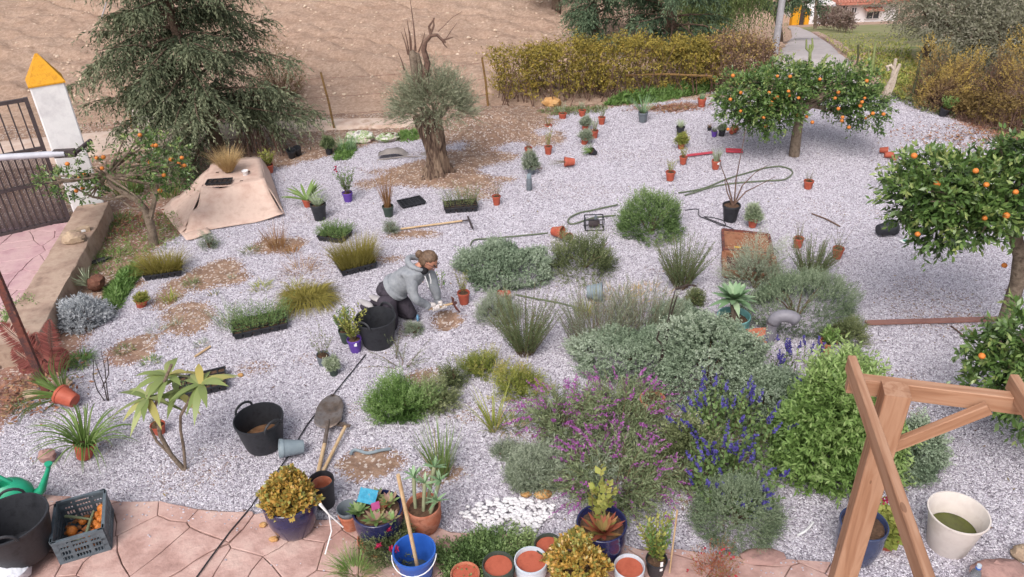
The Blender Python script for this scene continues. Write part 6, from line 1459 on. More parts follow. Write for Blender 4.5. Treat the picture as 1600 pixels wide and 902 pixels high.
def rosette(t, c, r, n=26, mt='succ', w=.03, up=.5, name='rosette', tint=None):
    F_ = Fol(); a = np.arange(n) * 2.399; u = np.linspace(1.6, .25, n); D = unit(np.stack([np.cos(a), np.sin(a), u * up + .1], 1)); F_.blades(np.tile(A3(*c), (n, 1)), D, r * (1.1 - .5 * (u - .25) / 1.35), w, -.1, 4, tint, twist=.05, bell=1); F_.build(name, LM[mt], t)
for c, rr, mt in (((0, -r * .55, .30), .10, 'succ'), ((-r * .75, -.02, .31), .09, 'mid'), ((r * .45, .05, .32), .09, 'succ'), ((r * .6, -.1, .30), .08, 'succ'), ((-r * .2, .1, .31), .09, 'succ'), ((.02, .0, .31), .08, 'redleaf')): rosette(t, c, rr, 26, mt)
q = MB(); q.box((-.06, .02, .42), (.13, .004, .11), M=Matrix.Rotation(.35, 3, 'Y') @ Matrix.Rotation(-.5, 3, 'X')); q.build('seed_packet', mat('blue_print', ['2f86a8', '3f9cbc', '9a6a4a'], .5, 30, 0, pos=[.4, .55, .75]), t, None, False)
q = MB(); q.box((.0, -.04, .38), (.06, .004, .07), .4, ); q.build('plant_label', mat('pink_print', ['c2609a', 'b84a88'], .5, 30, 0), t, None, False)
t, r = fpot(664, 838, 54, .24, m_clay, 'round terracotta pot of stubby plumeria cuttings', round_=.08)
q = MB(); G = Fol()
for x, y, tx_, ty_, h in ((-.06, .0, -.05, .05, .3), (.0, -.03, .03, .02, .26), (.06, .0, .14, .02, .28), (.02, .04, .1, .1, .34), (.05, -.05, .12, -.1, .2)):
    q.tube([(x, y, .18), (x * .5 + tx_ * .5, y, .18 + h * .55), (tx_, ty_, .18 + h)], [.013, .014, .016], 8); G.blades(np.tile(A3(tx_, ty_, .18 + h), (12, 1)), unit(rdir(12) + Z * .9), .10, .02, .2, 4, .5, bell=1)
q.build('stem', mat('grey_green_stem', ['7f8468', '959878'], .8, 12, .002), t); G.build('foliage', LM['agave'], t)
# blue bucket with a stick
m_blue = mat('blue_plastic', ['2450a0', '2d5cb0', '1e4690'], .4, 6, .001, .45)
bl = P(651, 922, .036); bl.y += .1; t = thing('blue_bucket', 'bright blue plastic bucket holding a wooden handle', 'bucket', bl); r = .142; q = MB(); h = .29
q.lathe([(0, 0), (r * .7, 0), (r * .98, h - .03), (r * 1.06, h - .03), (r * 1.06, h), (r * .98, h), (r * .93, h - .03), (r * .67, .012), (0, .012)], 34); q.build('body', m_blue, t, None, True, 40)
q = MB(); q.tube([(r * 1.08 * math.cos(a), -.02 + r * 1.1 * math.sin(a) * .95, h - .02 - .05 * math.sin(-a)) for a in [-math.pi * i / 12 for i in range(13)]], .004, 6); q.build('handle', m_white, t)
t2 = thing('broomstick', 'pale wooden broomstick standing in the blue bucket', 'broomstick', bl); q = MB(); q.tube([(.02, -.03, .03), PY(622, 742, bl.y + .05) - bl], .0135, 10); q.build('shaft', m_wood, t2); q = MB(); q.tube([(.02, -.03, .014), (.017, -.03, .05)], .017, 10); q.build('ferrule', m_iron, t2)
q = MB(); q.lathe([(r * .8, .07), (0, .074)], 24); q.build('water', mat('bucket_water', ['3a4a58'], .08, 3, 0, .6), t)
# row of pots along the bottom edge
m_glw = mat('pale_blue_glaze', ['a9b6c4', 'c4ccd6', '93a0b0'], .3, 6, .001, .5, coat=.3)
m_terrasoil = mat('red_fired_inside', ['9c4c38', 'ae5a44', '8f4432'], .8, 10, .003)
def gl_pot(x, yb, w, mt, label, h=.2):
    t, r = fpot(x, yb, w, h, mt, label, 'plant_pot', empty=True, round_=.04); q = MB(); q.lathe([(r * .9, h * .86), (r * .8, h * .80), (r * .55, h * .3), (0, h * .3)], 26); q.build('lining', m_terrasoil, t); return t
gl_pot(780, 925, 50, m_dgreen, 'empty clay lined pot with a dark green rim at the bottom edge')
gl_pot(831, 922, 52, m_glw, 'empty clay lined pot with a pale blue glazed rim at the bottom edge', .22)
gl_pot(858, 892, 44, m_dgreen, 'empty clay lined pot half hidden by the lower jade plant', .2)
gl_pot(984, 925, 48, m_glw, 'empty white rimmed pot at the bottom edge right of the blue glazed pot', .18)
gl_pot(728, 930, 46, m_clay, 'cream rimmed clay pot just showing at the bottom edge', .14)
t, r = fpot(903, 930, 60, .20, m_clay, 'second golden jade plant overhanging the bottom edge', inner=.92); jade(t, r, .17, .185, .20, 380)
t, r = fpot(941, 892, 78, .36, m_cobalt, 'dark blue glazed pot with a succulent and pale climbing leaves', inner=.88); rosette(t, (0, -.06, .32), .16, 44, 'redleaf', .035, .9)
F_ = Fol(); F_.bush((-.03, .03, .3), .03, 7, .42, 12, .08, .055, .8, .35, .1, tint=.55, flat=.6, t0=.3); F_.build('foliage', LM['yellowg'], t); G = Fol(); G.last = F_.last; G.stems(.005); G.build('stem', MATS['stem_tint'], t)
t, r = fpot(1026, 905, 34, .15, m_black, 'black pot of upright leafy stems with a white label and cane', round_=0); add_plant(t, 'leafy:yellowg', r, .13, .15, .42); add_plant(t, 'leafy:bright', r, .13, .1, .36)
q = MB(); q.tube([(.10, 0, -.03), (.105, 0, .62)], .006, 7); q.build('cane', m_wood, t); q = MB(); q.box((.02, -.07, .15), (.02, .003, .09), .2); q.build('plant_label', m_white, t, None, False)
t = thing('red_flower_plant', 'straggly red flowering plant at the bottom edge below the santolina', 'plant', P(1114, 902, .036)); F_ = Fol(); F_.bush((0, 0, 0), .08, 90, .26, 12, .03, .007, .6, .6, .1, tint=.4); F_.build('foliage', LM['redleaf'], t); fl_ = Fol(); d = rdir(40); d[:, 2] = abs(d[:, 2]); fl_.leaves(d * A3(.17, .15, .24), d, .022, .02); fl_.build('flowers', LM['redfl'], t)
# pots behind the pergola post
t, r = fpot(1345, 888, 72, .34, mat('navy_glaze', ['2a3350', '343e5e', '232b46'], .25, 6, .002, .5, coat=.5), 'dark blue glazed pot mostly hidden behind the pergola post', z=0, inner=.9)
t, r = fpot(1388, 862, 36, .14, m_terra, 'terracotta pot of fading pelargonium between the pergola timbers', z=0, inner=.9); F_ = Fol(); F_.dome((-.05, .05, .1), .19, .17, .16, 170, .10, 6, .06, .055, 1.1, .6, .1, .3, tint=.5, flat=.8); F_.build('foliage', LM['yellowg'], t); G = Fol(); G.leaves(A3(-.03, .1, .36) + rng.normal(0, .012, (20, 3)), rdir(20), .025, .02); G.build('flowers', LM['pink'], t)
# white planter with green water
t = thing('white_planter', 'large white plastic planter half full of green water', 'planter', P(1479, 852), (.0, 0, 0)); r = .195; h = .34; q = MB()
q.lathe([(0, 0), (r * .66, 0), (r * .7, .01), (r * .98, h - .015), (r * 1.04, h - .012), (r * 1.04, h), (r * .99, h), (r * .95, h - .02), (r * .68, .02), (0, .02)], 40); q.build('body', mat('white_plastic', ['d0c4be', 'dcd2cc', 'c4b6ae'], .45, 5, .001, .4), t, None, True, 40)
q = MB(); q.lathe([(r * .80, h * .50), (0, h * .502)], 30); q.build('water', mat('green_water', ['3a3f12', '4d5218', '2c3010'], .06, 5, 0, .6), t)
t = thing('drink_bottle', 'clear plastic bottle with a blue cap ring at the bottom right', 'bottle', P(1516, 918)); q = MB(); q.lathe([(0, 0), (.036, 0), (.038, .02), (.036, .12), (.03, .16), (.014, .19), (.014, .205)], 18); m_pet, nt, b = newmat('clear_plastic'); b.inputs['Base Color'].default_value = lin('b9bcc2'); b.inputs['Transmission Weight'].default_value = .7; b.inputs['Roughness'].default_value = .15; q.build('body', m_pet, t); q = MB(); q.lathe([(.018, .196), (.018, .205), (.016, .206)], 16); q.build('ring', m_blue, t); q = MB(); q.lathe([(.015, .206), (.015, .23), (0, .232)], 16); q.build('cap', m_glw, t)
# teal pot with agave
t = potted(1148, 533, 52, 32, m_teal, 'ros:agave', 0, 0, 'teal glazed pot with a big pale green agave', empty=False, inner=.75, round_=.1, n=30); 
for ch in list(t.children):
    if ch.name.startswith('foliage'): bpy.data.objects.remove(ch)
q = MB(); q.tube([(0, 0, .1), (.0, 0, .22), (-.02, .02, .42)], [.035, .03, .04], 10); q.build('stem', m_greybark, t)
for i in range(40):
    a = i * 2.399; u = 1.5 - 1.6 * i / 40; F_ = Fol(); F_.blades(A3(-.02, .02, .42)[None], unit(A3(math.cos(a), math.sin(a), u)[None]), .235 * (.8 + .3 * i / 40), .06, .12 if u > .2 else .3, 5, .25 + .5 * random.random(), twist=.02, bell=1); F_.build('leaf', LM['agave'], t)

# ================================================================ TOOLS, HOSES, ODDS AND ENDS
def gtube(name, label, cat, pts, r, mt, z=None, n=7, smooth=True):
    ps = [P(x, y) for x, y in pts]; fine = []
    for i in range(len(ps) - 1):
        p0, p1, p2, p3 = ps[max(i - 1, 0)], ps[i], ps[i + 1], ps[min(i + 2, len(ps) - 1)]
        for k in range(6):
            t = k / 6; fine.append(.5 * ((2 * p1) + (p2 - p0) * t + (2 * p0 - 5 * p1 + 4 * p2 - p3) * t * t + (3 * p1 - p0 - 3 * p2 + p3) * t ** 3))
    fine.append(ps[-1]); fine = [Vector((p.x, p.y, r * .9 + .012 + float(ground_z(np.array(p.x), np.array(p.y))))) for p in fine]
    q = MB(); q.tube(fine, r, n); return tag(q.build(name, mt), label, cat)
m_hose = mat('hose_green', ['5a6450', '6d765e'], .5, 20, .001); m_cable = mat('dark_cable', ['2b2a2e', '38363a'], .6, 20, 0)
gtube('garden_hose', 'grey green garden hose running from the round shrub to the orange tree', 'hose', [(1060, 302), (1100, 295), (1140, 280), (1190, 265), (1220, 262), (1238, 270), (1225, 282), (1180, 285), (1120, 292), (1070, 306)], .011, m_hose)
gtube('garden_hose', 'looped garden hose between the round shrub and the black pump', 'hose', [(965, 322), (930, 330), (905, 335), (888, 345), (895, 352), (930, 342), (962, 338)], .011, m_hose)
gtube('garden_hose', 'hose end curving behind the feathery cushion shrub', 'hose', [(735, 385), (742, 376), (770, 374), (820, 370), (856, 366)], .010, m_hose)
gtube('garden_hose', 'straight hose from the fallen pot to the lavender clump', 'hose', [(806, 462), (840, 468), (875, 476), (905, 484)], .010, m_hose)
gtube('dark_cable', 'thin dark irrigation cable snaking above the rusty hatch', 'cable', [(1070, 330), (1090, 328), (1092, 338), (1110, 346), (1132, 354), (1128, 345), (1100, 340), (1140, 356), (1170, 372), (1200, 382), (1216, 395)], .006, m_cable)
gtube('dark_cable', 'long dark cable running from the tub across gravel and paving', 'cable', [(572, 556), (545, 590), (520, 620), (480, 665), (450, 715), (420, 755), (395, 790)], .006, m_cable)
ps = [P(x, y, .045) for x, y in ((395, 789), (360, 830), (330, 870), (305, 905))]; q = MB(); q.tube(ps, .006, 7); tag(q.build('dark_cable', m_cable), 'end of the dark cable lying on the paving', 'cable')
gtube('bent_twig', 'thin dark twig lying on the gravel right of the wooden board', 'twig', [(1485, 512), (1495, 520), (1506, 531)], .008, m_twig)
gtube('bent_twig', 'grey stick lying on the gravel above the wispy pots', 'twig', [(1268, 336), (1290, 345), (1312, 356)], .010, m_twig)
gtube('hose_scrap', 'grey hose scrap on the bare soil near the shovel', 'hose', [(548, 712), (556, 706), (580, 712), (610, 706)], .014, m_bluegrey)
gtube('white_strip', 'white plastic strip lying on gravel below the lush bush', 'strip', [(1246, 838), (1260, 830), (1270, 818)], .010, m_white)
gtube('wooden_stick', 'short peeled stick lying behind the plumeria leaves', 'stick', [(305, 560), (330, 545)], .012, m_wood)
# wooden board on the right
a, c = P(1352, 508), P(1558, 502); t = thing('wooden_board', 'long reddish wooden board lying on the gravel at the right', 'board', (a + c) / 2, math.atan2((c - a).y, (c - a).x)); q = MB(); q.box((0, 0, .028), ((c - a).length, .066, .022), bev=.004); q.build('plank', mat('red_board', ['7b564f', '926a61', '86605a'], .8, 8, .004), t, None, False)
# rake
def gp(x, y, z=.03): return P(x, y, z)
t = thing('garden_rake', 'garden rake with a pale wooden handle lying on the gravel', 'rake', P(680, 352)); b_ = t.location
q = MB(); q.tube([gp(626, 358) - b_, gp(724, 345) - b_], .014, 8); q.build('handle', m_wood, t); q = MB(); q.tube([gp(722, 345, .035) - b_, gp(733, 344, .035) - b_], .011, 8); q.build('socket', m_iron, t)
q = MB(); q.bar(gp(731, 339, .05) - b_, gp(738, 356, .05) - b_, .02, .03); q.build('head', m_iron, t, None, False)
for i in range(8): p = gp(731 + 7 * i / 7, 339 + 17 * i / 7, .05) - b_; q = MB(); q.tube([p, p + Vector((.02, 0, -.05))], .004, 5); q.build('tine', m_iron, t)
# shovel and mattock
t = thing('shovel', 'steel shovel with a worn blade and wooden handle lying on the gravel', 'shovel', P(512, 660)); b_ = t.location
m_steel = mat('worn_steel', ['6a5f5c', '8a8280', '7a6a60', '5a5250'], .45, 7, .003, .5, .5)
tip = gp(520, 618, .02) - b_; neck = gp(512, 672, .05) - b_; ax = (tip - neck).normalized(); sd_ = Vector((-ax.y, ax.x, 0)).normalized(); Lb = (tip - neck).length; q = MB(); vs = []; prof = [(.0, .7), (.12, .95), (.35, 1), (.6, .97), (.8, .75), (.92, .45), (1, .06)]
for f, w in prof:
    for k in range(7): u = (k - 3) / 3; vs.append(neck + ax * Lb * f + sd_ * u * w * .125 + Vector((0, 0, .035 * u * u * (1 - .5 * f) + .02 * (1 - f))))
q.add(vs, [(i * 7 + k, i * 7 + k + 1, (i + 1) * 7 + k + 1, (i + 1) * 7 + k) for i in range(6) for k in range(6)]); o = q.build('blade', m_steel, t, None, True, 80); o.modifiers.new('thickness', 'SOLIDIFY').thickness = .003
q = MB(); q.tube([neck + ax * .12 + Vector((0, 0, .02)), neck + Vector((0, 0, .025)), gp(507, 694, .05) - b_], [.012, .018, .02], 9); q.build('socket', m_steel, t); q = MB(); q.tube([gp(508, 690, .05) - b_, gp(497, 738, .04) - b_], .017, 9); q.build('handle', m_wood, t)
t = thing('mattock', 'small mattock with a wooden handle lying beside the shovel', 'mattock', P(525, 700)); b_ = t.location
q = MB(); q.tube([gp(541, 664, .07) - b_, gp(504, 738, .03) - b_], .015, 9); q.build('handle', m_wood, t); q = MB(); q.bar(gp(516, 660, .06) - b_, gp(538, 664, .08) - b_, .05, .012); q.bar(gp(536, 663, .08) - b_, gp(547, 666, .08) - b_, .02, .02); q.build('head', m_steel, t, None, False)
# rusty hatch
m_hr = mat('hatch_rust', ['74472f', '8a5a42', '98694f', '66402e'], .85, 7, .004)
c4 = [P(*p) for p in ((1128, 366), (1200, 374), (1206, 405), (1130, 398))]
t = thing('rusty_hatch', 'open rusty steel hatch with a flat lid set into the gravel', 'hatch', c4[3]); b_ = c4[3]
def slab(pts, z0, z1, nm, mt=m_hr): q = MB(); q.prism([((p - b_).x, (p - b_).y) for p in pts][::-1], z0, z1, .0); return q.build(nm, mt, t, None, False)
slab(c4, .03, .06, 'lid')
for i in range(4): q = MB(); q.bar(c4[i] - b_ + Vector((0, 0, .055)), c4[(i + 1) % 4] - b_ + Vector((0, 0, .055)), .03, .05); q.build('lid_rim', m_rust, t, None, False)
d4 = [P(*p) for p in ((1130, 402), (1207, 408), (1214, 440), (1132, 432))]
for i in range(4): q = MB(); q.bar(d4[i] - b_ + Vector((0, 0, .04)), d4[(i + 1) % 4] - b_ + Vector((0, 0, .04)), .05, .09); q.build('frame', m_hr, t, None, False)
slab(d4, -.0, .02, 'inner_plate', m_rust)
for x, y in ((1141, 383), (1185, 388)): p = P(x, y, .065) - b_; q = MB(); q.box(p, (.06, .03, .02), -.2); q.build('hinge_lug', m_hr, t, None, False)
t = thing('garden_knife', 'knife with a yellow handle lying on the rusty lid', 'knife', P(1160, 387, .075)); b_ = t.location; q = MB(); q.tube([P(1147, 386, .075) - b_, P(1158, 387, .075) - b_], .012, 8); q.build('handle', mat('yellow_handle', ['c9a02c'], .5), t); q = MB(); q.bar(P(1158, 387, .075) - b_, P(1172, 387, .075) - b_, .018, .006); q.build('blade', m_iron, t, None, False)
# bent grey pipe
m_pvc = mat('grey_pvc', ['75727a', '84818a', '6b6870'], .5, 5, .002, .4)
b_ = P(1199, 537); t = thing('bent_pipe', 'thick grey plastic pipe rising and bending over to the right', 'pipe', b_)
def bp(x, y): return PY(x, y, b_.y) - b_
q = MB(); q.tube([(0, 0, -.05), (.01, 0, .12), (.02, 0, .27)], .052, 22); q.build('riser', m_pvc, t)
q = MB(); q.tube([(.02 + .115 * (1 - math.cos(a)), -.25 * .115 * (1 - math.cos(a)), .25 + .10 * math.sin(a)) for a in [math.pi * .80 * i / 10 for i in range(11)]], [.055] * 11, 22, False); o = q.build('elbow', m_pvc, t); o.modifiers.new('thickness', 'SOLIDIFY').thickness = -.008
q = MB(); q.tube([(.019, 0, .23), (.02, 0, .265)], .060, 22); q.build('collar', m_pvc, t)
# clay slab by the pipe
t = thing('clay_tile', 'terracotta tile standing beside the grey pipe foot', 'tile', P(1180, 540)); q = MB(); q.box((0, 0, .09), (.2, .03, .2), .1, M=Matrix.Rotation(.1, 3, 'Z') @ Matrix.Rotation(-.5, 3, 'X')); q.build('tile', m_clay, t, None, False); q = MB(); q.box((0, .02, .04), (.03, .12, .05)); q.build('prop', m_clay, t, None, False)
# black pump frame
t = thing('pump_frame', 'small black pump in a tubular carrying frame beside the hose', 'pump', P(928, 357)); s = MPP(928, 350); q = MB(); w, d, h = .12, .08, .16
for sy_ in (-1, 1): q.tube([(-w, sy_ * d, .01), (-w, sy_ * d, h), (w, sy_ * d, h), (w, sy_ * d, .01), (-w, sy_ * d, .01)], .009, 7)
for sx_ in (-1, 1):
    for z in (.01, h): q.tube([(sx_ * w, -d, z), (sx_ * w, d, z)], .009, 7)
q.build('frame', m_black, t); q = MB(); q.lathe([(0, -.07), (.05, -.07), (.055, -.05), (.055, .05), (.04, .07), (0, .07)], 18, (0, 0, .08), Matrix.Rotation(math.pi / 2, 3, 'Y')); q.build('motor', m_iron, t); q = MB(); q.lathe([(.02, 0), (.02, .05), (0, .05)], 10, (.02, 0, .13)); q.build('outlet', m_grey, t)
# red strip and red tray
m_red = mat('red_plastic', ['b03a4a', 'c24c5a', 'a83448'], .5, 10, .001)
a, c = P(1074, 243, .03), P(1114, 238, .03); q = MB(); q.bar(a, c, .05, .02); tag(q.build('red_strip', m_red, None, None, False), 'narrow red plastic strip lying on the far gravel', 'strip')
t = thing('red_tray', 'faded red plastic tray lying beyond the potted plants', 'tray', P(1147, 238), -.2); q = MB(); q.box((0, 0, .02), (.26, .10, .014)); q.build('base', m_red, t, None, False); q = MB(); q.box((0, .053, .028), (.26, .008, .03)); q.box((0, -.053, .026), (.26, .008, .026)); q.build('rim', m_red, t, None, False)
# stones
m_rock = mat('sandstone', ['8a7466', 'a08a78', 'b39c84', '7d6a60'], .92, 8, .02); m_ochr = mat('ochre_rock', ['9a7246', 'b88a58', 'c9a06e', '8a6a50'], .92, 8, .02); m_pinkr = mat('pink_rock', ['8f6f6a', 'a5837c', '7d625e'], .92, 8, .01)
def rock(x, y, r, label, mt=m_rock, sc=(1, .8, .65), seed=1, z=0): q = MB(); p = P(x, y, z); q.blob((p.x, p.y, z + r * sc[2] * .7), r, 12, 8, .12, sc, seed=seed); return tag(q.build('rock', mt, None, None, True, 28), label, 'rock')
rock(862, 166, .15, 'ochre boulder at the foot of the hedge', m_ochr, (1.2, .8, .7), 2)
rock(76, 718, .075, 'reddish rock lying on the left gravel', m_pinkr, (1, .9, .8), 3)
rock(116, 378, .14, 'rough grey rock lying on the low wall', m_rock, (1.1, .8, .6), 4, .27)
rock(148, 700 - 380 + 60, .05, 'small stone on the soil near the low wall', m_rock, (1, .8, .6), 5)
rock(1560, 900, .13, 'pale sandstone block at the bottom right', m_pinkr, (1.5, .8, .5), 6); rock(1598, 872, .09, 'pale round stone at the right edge near the bottom', m_rock, (1, .8, .7), 7)
rock(411, 822, .03, 'small brown stone on the paving beside the jade pot', m_ochr, (1, .8, .6), 8, .036); rock(428, 844, .034, 'brown stone on the paving just below the jade pot', m_ochr, (1.1, .8, .5), 9, .036)
rock(376, 588, .03, 'small tan stone on the gravel above the black tub', m_ochr, (1, .8, .7), 10); rock(98, 602, .07, 'grey stone at the foot of the red fern', m_rock, (1.4, .8, .6), 11); rock(52, 620, .08, 'brownish stone left of the rusty post foot', m_rock, (1.2, .8, .6), 12); rock(848, 776, .06, 'brown stone in front of the clipped lavender', m_ochr, (1.2, .8, .6), 13); rock(822, 774, .04, 'smaller brown stone in front of the clipped lavender', m_ochr, (1.2, .8, .5), 14); rock(1190, 875, .12, 'flat pink stone at the end of the paving', m_pinkr, (1.4, .7, .3), 15); rock(700, 862, .07, 'pink stone behind the blue bucket', m_pinkr, (1, .8, .6), 16); rock(838, 868, .06, 'pink stone behind the pale blue rimmed pot', m_pinkr, (1.2, .8, .5), 17)
t = thing('brick', 'pale brick fragment lying on the low wall', 'brick', P(131, 362, .27), .5); q = MB(); q.box((0, 0, .03), (.16, .09, .06), bev=.006); q.build('block', m_rock, t, None, False); q = MB(); q.box((0, -.046, .03), (.05, .004, .03)); q.build('mortar', m_white, t, None, False)
# white pebbles: too small to pick apart
q = MB(); R = random.Random(6); c = P(796, 812)
for i in range(430):
    a, rr = R.uniform(0, 6.28), math.sqrt(R.random()); x, y = c.x + .34 * rr * math.cos(a) * (1 + .2 * math.sin(3 * a)), c.y + .20 * rr * math.sin(a); s = R.uniform(.012, .022)
    q.blob((x, y, .022 + s * .3 + .025 * (1 - rr) * R.random()), s, 7, 5, .15, (1.1, .85, .7), seed=i)
o = q.build('white_pebbles', mat('white_pebble', ['c8c4c8', 'dcd9dc', 'bcb7bb'], .7, 3, .004), None, None, True, 60); o['kind'] = 'stuff'; o['label'] = 'patch of white pebbles on the gravel'; o['category'] = 'pebbles'
# compost bags
m_bag = mat('compost_bag', ['2b2a2e', 'd0cac6', '74904a', 'c4b8b0', '8a5a50'], .45, 7, .01, .4, pos=[.30, .42, .5, .6, .72])
for i, (x, y, sx_, lab) in enumerate(((563, 222, .26, 'torn printed compost bag lying open beside the chive clump'), (606, 222, .19, 'smaller crumpled compost bag right of the torn one'))):
    q = MB(); p = P(x, y); q.blob((0, 0, .08), sx_, 18, 10, .16, (1, .55, .42), seed=20 + i); t = thing('compost_bag', lab, 'bag', p, -.1 + .4 * i); q.build('bag', m_bag, t, None, True, 40); q = MB(); q.blob((0, 0, .12), sx_ * .7, 12, 6, .2, (1, .5, .3), seed=30 + i); q.build('compost', m_soil, t)
# weed membrane at the olive
t = thing('weed_membrane', 'crumpled grey weed membrane beside the olive trunk', 'sheet', P(635, 248)); q = MB(); vs = []; n = 12
for i in range(n + 1):
    for j in range(5): u, w = i / n, j / 4; vs.append(((u - .5) * .9, (w - .5) * .22, .05 + .09 * float(vn(u * 5, w * 4 + 2)) + .06 * math.sin(u * 7)))
q.add(vs, [(i * 5 + j, (i + 1) * 5 + j, (i + 1) * 5 + j + 1, i * 5 + j + 1) for i in range(n) for j in range(4)]); o = q.build('sheet', mat('membrane', ['7f7876', '968e8a'], .8, 12, .004), t); o.modifiers.new('thickness', 'SOLIDIFY').thickness = .004; q = MB(); q.tube([(-.45, -.1, .03), (.0, -.16, .1), (.45, -.12, .05)], .012, 6); q.build('folded_edge', MATS['membrane'], t)
# pile of sticks against the conifer
t = thing('stick_pile', 'pile of dry sticks leaning against the conifer', 'stick pile', P(420, 242)); R = random.Random(4)
for i in range(46):
    a = R.uniform(-.55, .35); q = MB(); q.tube([(a + R.gauss(0, .05), R.uniform(-.1, .25), .0), (a * .7 - .12, .22, .5), (a * .35 - .28, .3 + R.uniform(-.1, .1), R.uniform(.75, 1.1))], [.011, .009, .004], 5); q.build('stick', m_twig, t)
# variegated yucca lying on its root ball
t = thing('uprooted_yucca', 'variegated yucca lying on its brown root ball near the low wall', 'plant', P(152, 455), (0, -.6, 0)); q = MB(); q.blob((.08, 0, .08), .11, 14, 10, .16, (1.1, .8, .8), seed=9); q.build('root_ball', mat('root_earth', ['5a3a30', '744c3e', '83604f'], .95, 30, .02), t); F_ = Fol(); F_.blades(*F_.fan(34, .02, 1.1, (-.02, 0, .12)), .26, .022, .15, 4, .6); F_.build('leaves', LM['pale'], t)
t = thing('black_glove', 'dark cloth scrap lying on the earth by the low wall', 'cloth', P(158, 410), .6); q = MB(); q.blob((0, 0, .025), .09, 12, 6, .25, (1.3, .5, .28), seed=8); q.build('cloth', m_cable, t); q = MB(); q.blob((.08, .02, .02), .05, 10, 6, .2, (1.3, .5, .3), seed=9); q.build('fold', m_cable, t)

# fallen leaves and twigs strewn over the gravel: nobody could count them
F_ = Fol(); n = 900; x = rng.uniform(-7, 8, n); y = 3.6 + 11 * rng.random(n) ** 1.3
k = (vn(x * .7, y * .7, 4) > .38); x, y = x[k], y[k]; p = np.stack([x, y, ground_z(x, y) + .014], 1); d = rdir(len(x)); d[:, 2] *= .15
F_.leaves(p, unit(d), .02 + .035 * rng.random(len(x)), .014, .3, .8); o = F_.build('fallen_leaves', leafmat('dead_leaf', ['6a4a38', '8a6a4c', 'a58a62', '7d7a50'], .1, .9, .1)); o['kind'] = 'stuff'; o['label'] = 'small dead leaves scattered over the gravel'; o['category'] = 'leaves'

# ================================================================ KNEELING PERSON
PO = P(620, 503)
def J(px, py, dy): return PY(px, py, PO.y + dy) - PO
def skin_mesh(verts, edges, radii, root=0, sub=2):
    me = bpy.data.meshes.new('skin'); me.from_pydata([tuple(v) for v in verts], edges, []); o = bpy.data.objects.new('skin', me); COL.objects.link(o)
    sk = o.modifiers.new('skin', 'SKIN'); sk.use_smooth_shade = True
    for i, r in enumerate(radii):
        sv = me.skin_vertices[0].data[i]; sv.radius = (r, r) if not hasattr(r, '__len__') else r; sv.use_root = (i == root)
    ss = o.modifiers.new('sub', 'SUBSURF'); ss.levels = sub; ss.render_levels = sub
    bpy.context.view_layer.update(); dg = bpy.context.evaluated_depsgraph_get(); out = bpy.data.meshes.new_from_object(o.evaluated_get(dg))
    bpy.data.objects.remove(o); return out
J_ = dict(pel=J(605, 458, .06), wai=J(622, 446, .03), che=J(638, 433, -.03), shc=J(652, 423, -.06), nek=J(658, 413, -.06), hed=J(664, 408, -.06),
          shN=J(640, 433, -.19), elN=J(648, 467, -.22), wrN=J(668, 478, -.12), haN=J(676, 480, -.10),
          shF=J(668, 423, .03), elF=J(679, 449, .02), wrF=J(684, 470, .03), haF=J(690, 475, .03),
          hpN=J(603, 463, -.04), knN=J(612, 512, -.20), anN=J(580, 484, .10), toN=J(567, 472, .20),
          hpF=J(612, 458, .13), knF=J(645, 492, .02), anF=J(597, 476, .24), toF=J(588, 470, .30))
names = list(J_); idx = {k: i for i, k in enumerate(names)}
E = [('pel', 'wai'), ('wai', 'che'), ('che', 'shc'), ('shc', 'nek'), ('nek', 'hed'), ('shc', 'shN'), ('shN', 'elN'), ('elN', 'wrN'), ('wrN', 'haN'), ('shc', 'shF'), ('shF', 'elF'), ('elF', 'wrF'), ('wrF', 'haF'),
     ('pel', 'hpN'), ('hpN', 'knN'), ('knN', 'anN'), ('anN', 'toN'), ('pel', 'hpF'), ('hpF', 'knF'), ('knF', 'anF'), ('anF', 'toF')]
Rr = dict(pel=.14, wai=.125, che=.135, shc=.105, nek=.052, hed=.05, shN=.062, elN=.045, wrN=.03, haN=.025, shF=.062, elF=.045, wrF=.03, haF=.025, hpN=.095, knN=.062, anN=.04, toN=.03, hpF=.095, knF=.062, anF=.04, toF=.03)
person = thing('person', 'person in a grey hoodie, dark trousers and white gloves kneeling to dig', 'person', PO)
m_skin = mat('skin', ['b9806a', 'c48d76'], .55, 10, .001, .35); m_hood = mat('grey_hoodie', ['83868c', '93969c', 'a0a3a9'], .95, 18, .006, .1); m_trou = mat('dark_trousers', ['3a353c', '47414a', '302c33'], .9, 14, .006, .15)
m_hair = mat('brown_hair', ['4a382e', '66503f', '836a56'], .5, 45, .006, .4); m_shoe = mat('white_shoe', ['9d9798', 'b5b0b1'], .7, 12, .003); m_glove = mat('white_glove', ['c9c0bd', 'dad2cf'], .85, 20, .003)
body = skin_mesh([J_[k] for k in names], [(idx[a], idx[b2]) for a, b2 in E], [Rr[k] * (.82 if k in ('nek', 'hed', 'wrN', 'wrF', 'haN', 'haF') else (.45 if k in ('pel', 'hpN', 'hpF', 'wai') else .6)) for k in names], idx['pel'])
